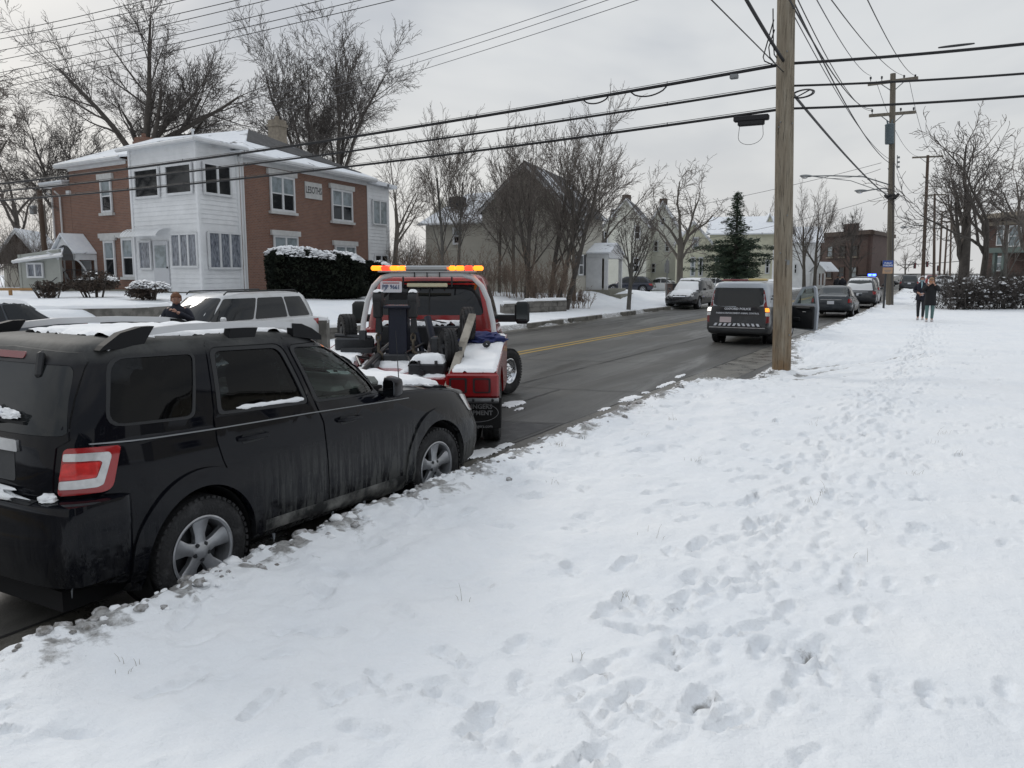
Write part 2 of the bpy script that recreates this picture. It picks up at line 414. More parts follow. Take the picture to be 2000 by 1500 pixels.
def merge_bm(*bms):
    r = bmesh.new()
    for b in bms:
        me = bpy.data.meshes.new('t'); b.to_mesh(me); r.from_mesh(me); bpy.data.meshes.remove(me)
    return r
def bm_obj(name, bm, mats, parent, ang=32):
    me = bpy.data.meshes.new(name); bm.to_mesh(me)
    return finish(name, me, mats, parent, True, ang)
def cyl_bm(x, z, r, y0, y1, n=48):
    return prism_bm([(r*math.cos(2*PI*i/n), r*math.sin(2*PI*i/n)) for i in range(n)], frame((x, y0, z), (1, 0, 0), (0, 1, 0)), y1-y0) if y1 > y0 else None
def wheel(parent, x, y, r, w, rr, side=-1, steer=0, style='five', name='wheel', mrim='alloy', n=48, detail=True):
    """tyre mesh with a rim child; side = -1 when the outer face looks to -y"""
    M = Matrix.Translation((x, y, r)) @ Matrix.Rotation(steer, 4, 'Z') @ frame((0, 0, 0), (1, 0, 0), (0, side, 0))
    b = MB(); h = w/2; s = r-rr
    prof = [(rr, -h*.8), (rr+s*.25, -h*.98), (rr+s*.6, -h), (r-.022, -h*.9), (r-.006, -h*.78), (r, -h*.6), (r, -h*.33), (r-.009, -h*.3), (r-.009, -h*.22), (r, -h*.19), (r+.001, h*.19), (r-.009, h*.22), (r-.009, h*.3), (r, h*.33), (r, h*.6), (r-.006, h*.78), (r-.022, h*.9), (rr+s*.62, h), (rr+s*.55, h*1.01), (rr+s*.5, h), (rr+s*.22, h*.98), (rr+.006, h*.86), (rr-.004, h*.8)]
    b.lathe(prof, n, M)
    if detail:
        for i in range(n):       # shoulder lugs
            a = 2*PI*i/n
            for q in (-1, 1):
                Mx = M @ Matrix.Rotation(a, 4, 'Z') @ Matrix.Translation((r-.012, 0, q*h*.8))
                s0 = b.M; b.M = Mx; b.box((0, 0, 0), (.018, 2*PI*r/n*.6, h*.34)); b.M = s0
    t = b.build(name, M_('rubber'), parent, True, 40)
    q = MB(); d = h*.72
    q.lathe([(rr-.002, h*.84), (rr+.004, h*.9), (rr-.006, h*.93), (rr-.02, h*.86), (rr-.028, h*.5), (rr-.035, -h*.6), (rr, -h*.8)], n, M)
    if style == 'steel':
        q.lathe([(rr-.02, h*.55), (rr*.78, h*.35), (rr*.55, h*.6), (rr*.3, h*.75), (.0, h*.78)], n, M)
        for i in range(8):
            a = 2*PI*i/8; q.lathe([(0, h*.52), (.018, h*.52)], 8, M @ Matrix.Translation((rr*.68*math.cos(a), rr*.68*math.sin(a), .004)), k=1)
        for i in range(8):
            a = 2*PI*(i+.5)/8; q.lathe([(0.012, h*.7), (.012, h*.86), (0, h*.87)], 6, M @ Matrix.Translation((rr*.4*math.cos(a), rr*.4*math.sin(a), 0)))
        q.lathe([(.06, h*.7), (.055, h*.95), (.03, h*1.0), (0, h*1.0)], 16, M)
    else:
        ns = {'five': 5, 'six': 6, 'ten': 10}[style]; wi, wo = {'five': (.042, .062), 'six': (.03, .03), 'ten': (.018, .02)}[style]; k = rr/.225; wi *= k; wo *= k
        q.lathe([(.075*k, h*.35), (.072*k, h*.62), (.05*k, h*.74), (.03*k, h*.8), (0, h*.81)], 20, M)
        for i in range(ns):
            a = 2*PI*i/ns+.3; Mx = M @ Matrix.Rotation(a, 4, 'Z'); s0 = q.M; q.M = Mx; x0, x1 = .045*k, rr-.012
            vs = []
            for (xx, ww, zt, zb) in ((x0, wi, h*.70, h*.3), (x0+(x1-x0)*.35, wi*.95, h*.66, h*.35), (x0+(x1-x0)*.75, wo*1.0, h*.72, h*.42), (x1, wo*1.12, h*.84, h*.5)):
                vs += [(xx, -ww, zb), (xx, -ww*.92, zt-.006), (xx, -ww*.7, zt), (xx, ww*.7, zt), (xx, ww*.92, zt-.006), (xx, ww, zb)]
            fs = [(a_*6+j, a_*6+(j+1) % 6, (a_+1)*6+(j+1) % 6, (a_+1)*6+j) for a_ in range(3) for j in range(6)]
            q.add(vs, [f[::-1] for f in fs]+[(18, 19, 20, 21, 22, 23)]); q.M = s0
        if style == 'five':
            for i in range(5):
                a = 2*PI*(i+.5)/5+.3; q.lathe([(.014*k, h*.5), (.014*k, h*.76), (0, h*.77)], 8, M @ Matrix.Translation((.052*k*math.cos(a), .052*k*math.sin(a), 0)), k=1)
    q.lathe([(rr*.8, -h*.05), (rr*.78, .0), (rr*.3, .01), (.0, .01)], 28, M, k=1)
    q.lathe([(rr-.03, -h*.3), (0, -h*.3)], 24, M, k=1)
    q.build('rim', [M_(mrim), M_('steel_dark')], t, True, 40)
    return t
def seat(parent, x, y, z, m='cloth_seat', name='seat'):
    b = MB(); b.box((x+.22, y, z+.08), (.5, .5, .16), bev=.05); b.box((x-.04, y, z+.42), (.15, .48, .62), Euler((0, R(-12), 0)), bev=.05)
    b.box((x-.13, y, z+.82), (.1, .26, .19), Euler((0, R(-10), 0)), bev=.04)
    for s_ in (-.06, .06): b.tube([(x-.11, y+s_, z+.66), (x-.12, y+s_, z+.78)], .007, 6)
    return b.build(name, M_(m), parent)
def mirror_x(poly): return [(-p[0], p[1]) for p in poly][::-1]
# ------------------------------------------------------------ black SUV by the kerb (right side and tail face the camera)
def build_suv():
    car = empty('parked_suv', (-5.01, 3.46, 0), PI/2-R(.4), 'black muddy SUV with a roof rack, parked nose toward the red tow truck', 'car')
    pm = M_('suv_paint')
    #        x     zb   wb   wm   zm   ws   zs    zc
    st = [(-.72, .36, .70, .76, .7, .74, 1.14, 1.18), (-.62, .34, .78, .82, .7, .80, 1.17, 1.22), (-.5, .32, .81, .868, .72, .85, 1.18, 1.24), (-.32, .32, .83, .900, .72, .870, 1.185, 1.24), (.3, .30, .83, .903, .72, .872, 1.175, 1.22), (1.2, .28, .83, .903, .72, .868, 1.15, 1.2),
          (2.05, .26, .83, .903, .72, .86, 1.125, 1.20), (2.4, .26, .83, .903, .72, .845, 1.10, 1.19), (2.9, .27, .83, .90, .70, .81, 1.04, 1.12), (3.2, .28, .80, .885, .66, .76, .99, 1.05), (3.36, .32, .74, .84, .62, .70, .93, .98), (3.45, .38, .60, .70, .60, .58, .80, .84), (3.49, .46, .5, .58, .58, .5, .70, .72)]
    low = body_loft(st, 80)
    lv = [(.80, -.845, 2.0, .86, 6, 4), (.88, -.855, 2.1, .888, 6, 4), (.98, -.85, 2.2, .890, 6, 4), (1.07, -.84, 2.25, .884, 6, 4), (1.14, -.832, 2.25, .874, 6, 4), (1.24, -.81, 2.12, .868, 6, 4), (1.40, -.745, 1.90, .826, 6, 4.5), (1.56, -.665, 1.60, .772, 6, 4.5), (1.64, -.605, 1.40, .742, 6, 5), (1.685, -.55, 1.27, .70, 7, 5), (1.712, -.50, 1.12, .64, 7, 5), (1.728, -.3, .9, .5, 6, 4), (1.735, .0, .6, .3, 4, 4)]
    gr = green_loft(lv, -.022, 96, .3)
    bump = green_loft([(.36, -.86, -.36, .80, 4.5, 8), (.40, -.92, -.40, .86, 4.5, 8), (.56, -.96, -.44, .892, 4.5, 8), (.66, -.965, -.44, .90, 4.5, 8), (.70, -.95, -.44, .903, 4.5, 8), (.82, -.95, -.44, .903, 4.5, 8), (.862, -.94, -.44, .896, 4.5, 8), (.872, -.915, -.46, .87, 4.5, 8)], 0, 96)
    bvh = BVHTree.FromBMesh(merge_bm(low, gr, bump))
    # cut arches
    cuts = []
    for x in (0, 2.615):
        for y0, y1 in ((-1.3, -.58), (.58, 1.3)): cuts.append(cyl_bm(x, .385, .415, y0, y1))
    low2 = boolean(low, cuts); bump = boolean(bump, cuts[:2]) ; bm_obj('rear_bumper', bump, pm, car, 30)
    bvl = BVHTree.FromBMesh(gr)
    # windows, outlined in side view
    qw = rpoly([(-.565, 1.262), (-.02, 1.235), (.10, 1.62), (-.455, 1.64)], [.09, .05, .05, .10])
    rw = rpoly([(.19, 1.232), (.96, 1.195), (.83, 1.60), (.25, 1.622)], [.04, .04, .07, .05])
    fw = rpoly([(1.08, 1.19), (1.87, 1.150), (1.83, 1.22), (1.42, 1.565), (.95, 1.592)], [.04, .03, .06, .13, .06])
    inner = green_loft([(1.10, -.78, 2.0, .80, 7, 4), (1.24, -.76, 1.98, .79, 7, 4), (1.40, -.72, 1.78, .755, 7, 4.5), (1.56, -.65, 1.50, .70, 7, 4.5), (1.64, -.6, 1.3, .66, 7, 5), (1.67, -.5, 1.1, .6, 6, 5)], -.022, 96, .3)
    side_c = [prism_bm(p, frame((0, -1.2, 0), (1, 0, 0), (0, -1, 0)), .1) for p in ()]
    def sideprism(p, grow=-.012):
        c = Vector((sum(q[0] for q in p)/len(p), sum(q[1] for q in p)/len(p)))
        pp = [tuple(c+(Vector(q)-c)*(1+grow/.3)) for q in p]
        M = Matrix(((1, 0, 0, 0), (0, 0, 1, -1.3), (0, 1, 0, 0), (0, 0, 0, 1))); return prism_bm(pp, M, 2.6)
    rearw = rpoly([(-.62, 1.235), (.62, 1.235), (.565, 1.585), (-.565, 1.585)], .06)
    frontw = rpoly([(-.74, 1.20), (.74, 1.20), (.60, 1.60), (-.60, 1.60)], .08)
    Mr = Matrix(((0, 0, 1, -1.2), (1, 0, 0, 0), (0, 1, 0, 0), (0, 0, 0, 1))); Mf = Mr.copy(); Mf[0][3] = 1.0
    gr2 = boolean(gr, [inner, sideprism(qw), sideprism(rw), sideprism(fw), prism_bm(rearw, Mr, .75), prism_bm(frontw, Mf, 1.6)])
    bm_obj('body', merge_bm(low2, gr2), pm, car, 28)
    lining = MB(); lining.box((.65, 0, 1.155), (2.7, 1.5, .06)); dm = MB(); dm.box((1.84, 0, 1.2), (.42, 1.4, .1), bev=.04); dm.box((1.62, 0, 1.165), (.3, 1.35, .1), bev=.04); dm.build('dashboard', M_('dash'), car)
    for x in (0, 2.615):
        for s in (-1, 1): lining.lathe([(.40, s*.57), (.40, s*.865)], 40, frame((x, 0, .385), (1, 0, 0), (0, 1, 0))); lining.lathe([(.42, 0), (0, 0)], 32, frame((x, s*.585, .385), (1, 0, 0), (0, s, 0)))
    lining.box((1.3, 0, .27), (4.2, 1.3, .12)); lining.tube([(-.5, .3, .25), (.4, .3, .22)], .07, 10)
    lining.build('underbody', M_('under'), car)
    # interior
    for y in (-.36, .36):
        seat(car, 1.02, y, .72)
    b = MB(); b.box((.05, 0, 1.22), (.14, 1.25, .32), Euler((0, R(-12), 0)), bev=.04)
    for y in (-.4, .4): b.box((0, y, 1.42), (.1, .24, .16), bev=.04)
    b.build('rear_bench', M_('cloth_seat'), car)
    sw = MB(); Ms = frame((1.52, .36, 1.2), (0, 1, 0), (-.9, 0, .45)); sw.lathe([(.185+.014*math.cos(a*PI/4), .014*math.sin(a*PI/4)) for a in range(8)], 28, Ms, close=True); sw.lathe([(.06, .0), (.05, .02), (0, .025)], 12, Ms)
    for a in (0, 2.4, -2.4):
        d = Ms @ Vector((.18*math.cos(a), .18*math.sin(a), 0)); sw.tube([Ms.translation, d], .013, 6)
    sw.build('steering_wheel', M_('black_plastic'), car)
    mb = MB(); mb.box((1.38, 0, 1.53), (.03, .22, .06), bev=.01); mb.build('interior_mirror', M_('black_plastic'), car)
    # glass
    for s in (-1, 1):
        panel('rear_quarter_window', bvh, 'side', qw, M_('glass_tint'), car, off=-.004, thick=.004, s=s)
        panel('rear_door_window', bvh, 'side', rw, M_('glass_tint'), car, off=-.008, thick=.004, s=s)
        panel('front_door_window', bvh, 'side', fw, M_('glass_clear'), car, off=-.008, thick=.003, s=s)
        # black surrounds
        def ring(p, g): 
            c = Vector((sum(q[0] for q in p)/len(p), sum(q[1] for q in p)/len(p))); o = []
            for q in p:
                v = Vector(q)-c; o.append(tuple(c+v*(1+g/v.length)))
            return o
        for p, nm in ((rw, 'rear_door_window_seal'), (fw, 'front_door_window_seal')):
            panel(nm, bvh, 'side', ring(p, .028), M_('black_plastic'), car, off=.003, thick=.02, holes=[ring(p, -.008)], s=s)
        panel('quarter_window_seal', bvh, 'side', ring(qw, .010), M_('black_plastic'), car, off=.003, thick=.014, holes=[ring(qw, -.012)], s=s)
        # doors: skins with shut lines, arch cut-out at the rear door
        ac = [(.47*math.cos(R(a)), .385+.47*math.sin(R(a))) for a in range(-4, 62, 6)]
        rd_out = [(1.145, .335), (1.105, 1.02), (.995, 1.30), (.875, 1.645), (.86, 1.66), (.23, 1.678), (.205, 1.66), (.13, 1.2), (.135, 1.06), (.17, .93), (.20, .86)]+ac[::-1][1:]+[(.52, .345)]
        rd = panel('rear_door', bvh, 'side', rd_out, pm, car, off=.007, thick=.02, holes=[ring(rw, .036)], s=s)
        fd_out = [(2.27, .31), (2.235, .92), (2.18, 1.085), (1.98, 1.155), (1.94, 1.24), (1.47, 1.605), (1.42, 1.632), (.905, 1.658), (1.02, 1.29), (1.125, 1.02), (1.165, .335)]
        fdm = panel('front_door', bvh, 'side', fd_out, pm, car, off=.007, thick=.02, holes=[ring(fw, .036)], s=s)
        for x0, z0, dd in ((.40, 1.035, rd), (1.37, 1.005, fdm)):
            panel('handle_recess', bvh, 'side', rpoly([(x0-.07, z0-.035), (x0+.13, z0-.03), (x0+.13, z0+.03), (x0-.07, z0+.03)], .028), M_('black_plastic'), dd, off=.0085, thick=.004, s=s)
            y = s*.905; b = MB(); b.tube([(x0-.10, y-s*.006, z0), (x0-.07, y+s*.03, z0+.006), (x0+.02, y+s*.037, z0+.008), (x0+.12, y+s*.032, z0+.003), (x0+.155, y-s*.004, z0)], [.012, .016, .017, .016, .012], 8); b.build('door_handle', pm, dd)
        # chrome belt strip
        panel('belt_moulding', bvh, 'side', [(-.66, 1.170), (.10, 1.136), (.98, 1.107), (2.2, 1.054), (2.2, 1.060), (.98, 1.114), (.10, 1.143), (-.66, 1.177)], M_('moulding'), car, off=.011, thick=.01, s=s)
        # flares and cladding
        for x0, a0, a1 in ((0, -8, 196), (2.615, -14, 190)):
            outer = [(x0+(.505+.02*math.sin(R(a)))*math.cos(R(a)), .385+(.505+.02*math.sin(R(a)))*math.sin(R(a))) for a in range(a0, a1+1, 6)]; innr = [(x0+.412*math.cos(R(a)), .385+.412*math.sin(R(a))) for a in range(a0, a1+1, 6)]
            panel('wheel_arch_flare', bvh, 'side', outer+innr[::-1], pm, car, off=.020, thick=.05, s=s, step=.07, ang=50)
        panel('sill_cladding', bvh, 'side', [(.50, .285), (2.13, .265), (2.17, .375), (2.16, .40), (.50, .435), (.50, .37)], M_('sill_dirt'), car, off=.014, thick=.06, s=s)
        # rear lamp wraps side
        lo = rpoly([(-.085, .895), (.19, .90), (.24, 1.14), (.225, 1.152), (-.04, 1.158)], [.03, .05, .04, .02, .03])
        lp = panel('tail_light', bvh, 'corner', lo, M_('lens_red'), car, off=.012, thick=.035, s=s, ang=60, step=.03)
        panel('inner_lens', bvh, 'corner', rpoly([(-.072, .985), (.115, .985), (.138, 1.05), (.138, 1.072), (-.046, 1.076)], .015), M_('lens_red_bright'), lp, off=.0150, thick=.006, s=s, step=.03)
        panel('reverse_lens', bvh, 'corner', rpoly([(-.042, 1.130), (-.046, 1.088), (.138, 1.080), (.15, 1.068), (.12, .985), (-.070, .978), (-.076, .932), (.12, .932), (.15, .944), (.194, 1.092), (.194, 1.110), (.182, 1.124)], .010), M_('lens_clear'), lp, off=.0165, thick=.006, s=s, step=.03)
        # roof rails
        b = MB(); yr = s*.665
        rp_ = [(-.44, 1.715), (-.35, 1.755), (-.2, 1.785), (.1, 1.80), (.6, 1.79), (1.0, 1.765), (1.18, 1.735), (1.25, 1.69)]
        for i in range(len(rp_)-1):
            (xa, za), (xb, zb_) = rp_[i], rp_[i+1]
            b.add([(xa, yr-.022, za), (xa, yr+.022, za), (xb, yr+.022, zb_), (xb, yr-.022, zb_), (xa, yr-.022, za-.042), (xa, yr+.022, za-.042), (xb, yr+.022, zb_-.042), (xb, yr-.022, zb_-.042)], [(0, 3, 2, 1), (4, 5, 6, 7), (0, 4, 7, 3), (1, 2, 6, 5), (0, 1, 5, 4), (3, 7, 6, 2)])
        rl = b.build('roof_rail', M_('rail_silver'), car, True, 50)
        for poly in ([(-.50, 1.68), (-.47, 1.705), (-.36, 1.772), (-.22, 1.80), (-.13, 1.80), (-.16, 1.76), (-.22, 1.68)], [(.44, 1.68), (.46, 1.748), (.70, 1.742), (.66, 1.66)], [(1.04, 1.655), (1.04, 1.752), (1.13, 1.745), (1.24, 1.705), (1.34, 1.645), (1.34, 1.61)]):
            b = MB(); b.prism(poly, Matrix(((1, 0, 0, 0), (0, 0, 1, yr-.03), (0, 1, 0, 0), (0, 0, 0, 1))), .06); b.build('rail_foot', M_('rail_black'), rl, False)
        # door mirror
        bm = bmesh.new(); bmesh.ops.create_cube(bm, size=1); bmesh.ops.subdivide_edges(bm, edges=bm.edges, cuts=4, use_grid_fill=True)
        for v in bm.verts:
            c = v.co*2; k = (abs(c.x)**5+abs(c.y)**5+abs(c.z)**5)**(-1/5); c = c*k; v.co = Vector((1.87+c.x*.05*(1 if c.x < 0 else 1.3), s*(.96+c.y*.07), 1.195+c.z*.085*(1-.12*c.y)))
        mo = bm_obj('door_mirror', bm, M_('black_gloss'), car, 60); b = MB(); b.prism(rrect(-.055, -.062, .055, .066, .025), frame((1.818, s*.96, 1.195), (0, 1, 0), (-1, 0, 0)), .006); b.build('mirror_glass', M_('mirror_dark'), mo)
        b = MB(); b.box((1.90, s*.88, 1.15), (.08, .14, .05), bev=.015); b.build('mirror_arm', M_('black_plastic'), mo)
        wheel(car, 0, s*.775, .362, .225, .232, s); wheel(car, 2.615, s*.775, .362, .225, .232, s, steer=R(-2))
        panel('headlight', bvh, 'side', rpoly([(3.20, .80), (3.40, .77), (3.34, .93), (3.12, .965)], .03), M_('lens_clear'), car, off=.006, thick=.02, s=s)
    # windscreen, rear glass, tailgate
    panel('windscreen', bvh, 'front', frontw, M_('glass_clear'), car, off=-.006, thick=.003, s=1)
    panel('windscreen_frost', bvh, 'front', rpoly([(-.73, 1.205), (.73, 1.205), (.68, 1.36), (.2, 1.38), (-.1, 1.40), (-.3, 1.37), (-.68, 1.38)], .03), M_('frost'), car, off=.002, thick=.012)
    panel('windscreen_frost', bvh, 'front', rpoly([(.05, 1.47), (.5, 1.44), (.60, 1.50), (.585, 1.59), (.05, 1.585)], .03), M_('frost'), car, off=.002, thick=.012)
    panel('windscreen_frost', bvh, 'front', rpoly([(-.60, 1.45), (-.25, 1.48), (-.12, 1.585), (-.585, 1.59)], .03), M_('frost'), car, off=.002, thick=.012)
    sw = rpoly([(-.72, 1.225), (.72, 1.225), (.615, 1.60), (-.615, 1.60)], .05)
    tg = panel('tailgate', bvh, 'rear', [(-.66, .885), (.66, .885), (.67, 1.16), (.72, 1.2), (.655, 1.62), (.60, 1.668), (0, 1.685), (-.60, 1.668), (-.655, 1.62), (-.72, 1.2), (-.67, 1.16)], pm, car, off=.012, thick=.03, holes=[ring(sw, .004)], s=1)
    panel('rear_window', bvh, 'rear', sw, M_('glass_tint2'), tg, off=.008, thick=.006, s=1)
    panel('high_brake_light', bvh, 'rear', rpoly([(-.2, 1.625), (.2, 1.625), (.185, 1.662), (-.185, 1.662)], .02), M_('lens_red_deep'), tg, off=.018, thick=.008, s=1)
    panel('number_plate_recess', bvh, 'rear', rpoly([(-.40, .96), (.40, .96), (.38, 1.16), (-.38, 1.16)], .03), M_('trim_grey'), tg, off=.014, thick=.006, s=1)
    panel('tailgate_chrome_bar', bvh, 'rear', rpoly([(-.43, 1.13), (.43, 1.13), (.41, 1.195), (-.41, 1.195)], .012), M_('dull_chrome'), tg, off=.028, thick=.02, s=1)
    b = MB(); b.box((-.875, 0, 1.05), (.006, .30, .15)); b.build('number_plate', M_('plate_white'), tg)
    b = MB(); b.tube([(-.85, .05, 1.25), (-.85, -.10, 1.285), (-.825, -.33, 1.305)], .011, 6); b.box((-.835, -.16, 1.296), (.018, .56, .016), Euler((R(2), 0, R(5))))
    wp = b.build('rear_wiper', M_('black_plastic'), tg)
    b = MB(); b.box((-.665, -.385, 1.60), (.04, .05, .16), Euler((R(-14), R(20), 0)), bev=.015); b.build('glass_hinge', M_('black_plastic'), tg)
    b = MB(); b.box((-.665, .385, 1.60), (.04, .05, .16), Euler((R(14), R(20), 0)), bev=.015); b.build('glass_hinge', M_('black_plastic'), tg)
    panel('bumper_step_pad', bvh, 'top', rpoly([(-.93, -.62), (-.87, -.62), (-.87, .62), (-.93, .62)], .02), M_('black_plastic'), car, off=.005, thick=.006)
    b = MB(); b.tube([(-.93, .42, .30), (-.7, .42, .28)], .03, 10); b.build('exhaust_pipe', M_('steel_dark'), car)
    b = MB(); b.tube([(2.30, -.70, 1.15), (2.24, -.72, 1.62)], [.005, .0025], 5); b.build('radio_aerial', M_('black_plastic'), car)
    # snow on it
    def top(x, y):
        h = bvh.ray_cast(Vector((x, y, 4)), Vector((0, 0, -1)))[0]; return h.z if h else None
    sn = M_('snow')
    snow_cap('roof_snow', top, [(-.30, -.60), (1.28, -.62), (1.30, .62), (.2, .64), (-.32, .30)], .028, sn, car, .025, .12, .14, 3, holes=.42)
    snow_cap('hood_snow', top, [(2.02, -.50), (2.2, -.74), (2.6, -.72), (3.0, -.60), (3.27, -.40), (3.3, .5), (2.9, .72), (2.2, .76), (2.02, .5)], .04, sn, car, .025, .10, .08, 5)
    b = MB(); pts = [(2.0, -.80, 1.165), (2.08, -.79, 1.16), (2.2, -.765, 1.135)]; b.tube(pts, [.02, .028, .012], 7); b.build('cowl_snow', sn, car)
    # snow on wiper, bumper, window ledge
    def lump(name, c, d, seed, par, amp=.3):
        bm = bmesh.new(); bmesh.ops.create_icosphere(bm, subdivisions=4, radius=1)
        for v in bm.verts:
            p = v.co.copy(); k = 1+amp*mn.fractal(p*1.7+Vector((seed, 0, 0)), 1, 2, 4); v.co = Vector((p.x*d[0]*k+c[0], p.y*d[1]*k+c[1], max(-.25, p.z)*d[2]*k+c[2]))
        return bm_obj(name, bm, sn, par, 60)
    lump('wiper_snow', (-.845, -.08, 1.335), (.03, .09, .055), 1, wp, .5); lump('wiper_snow', (-.83, -.33, 1.325), (.03, .09, .035), 4, wp, .5); lump('wiper_snow', (-.84, -.21, 1.33), (.03, .07, .05), 9, wp, .5)
    lump('bumper_snow', (-.90, .10, .885), (.055, .58, .05), 2, car, .4); lump('bumper_snow', (-.845, -.66, .885), (.045, .06, .03), 6, car)
    b = MB(); pts = []; rs = []
    for i in range(40):
        x = .33+.66*i/39; pts.append((x, -.857, 1.240-.036*(x-.3)+.003*fbm(x*14, 2))); rs.append((.016+.007*fbm(x*11, 5))*min(1, .3+i/4, .3+(39-i)/4))
    b.tube(pts, rs, 10); b.build('window_ledge_snow', sn, car, ang=180)
    snow_cap('dashboard_snow', top, [(1.62, -.62), (1.95, -.60), (1.98, .60), (1.62, .62)], .02, sn, car, .05, .1, .08, 8, holes=.3)
    for x, y, l in ((1.62, -.84, .20), (1.25, -.83, .07), (2.02, -.83, .09), (.62, -.85, .06), (-.75, -.66, .12), (-.78, -.45, .07), (2.55, -.90, .05)):
        z = .30 if x > 0 else .40
        b = MB(); b.tube([(x, y, z), (x+.002, y, z-l*.6), (x, y, z-l)], [.012, .006, .0015], 6); b.build('icicle', M_('ice'), car)
    return car
mat('lens_red_bright', (.55, .02, .018), .2, coat=.6, var=.3, vscale=25)
mat('black_gloss', (.008, .008, .01), .2)
mat('mirror_dark', (.10, .11, .12), .04, 1)
mat('dash', (.16, .17, .16), .7)
fm = bpy.data.materials.new('frost'); fm.use_nodes = True; ft = fm.node_tree; ft.nodes.clear(); fo = ft.nodes.new('ShaderNodeOutputMaterial'); fd = ft.nodes.new('ShaderNodeBsdfDiffuse'); fl_ = ft.nodes.new('ShaderNodeBsdfTranslucent'); fx = ft.nodes.new('ShaderNodeMixShader')
fd.inputs[0].default_value = (.75, .78, .8, 1); fl_.inputs[0].default_value = (.7, .76, .76, 1); ft.links.new(fd.outputs[0], fx.inputs[1]); ft.links.new(fl_.outputs[0], fx.inputs[2]); ft.links.new(fx.outputs[0], fo.inputs[0]); MAT['frost'] = fm
mat('moulding', (.22, .23, .24), .4, .7)
mat('glass_tint2', (.012, .014, .015), .05, spec=.5)
mat('rail_silver', (.58, .59, .61), .35, .5); mat('rail_black', (.007, .0075, .009), .6, spec=.25)
mat('sill_dirt', (.02, .021, .022), .6, c2=(.20, .20, .19), vscale=6, c2pos=(.42, .62), bump=.3, bscale=20, detail=9)
build_suv()
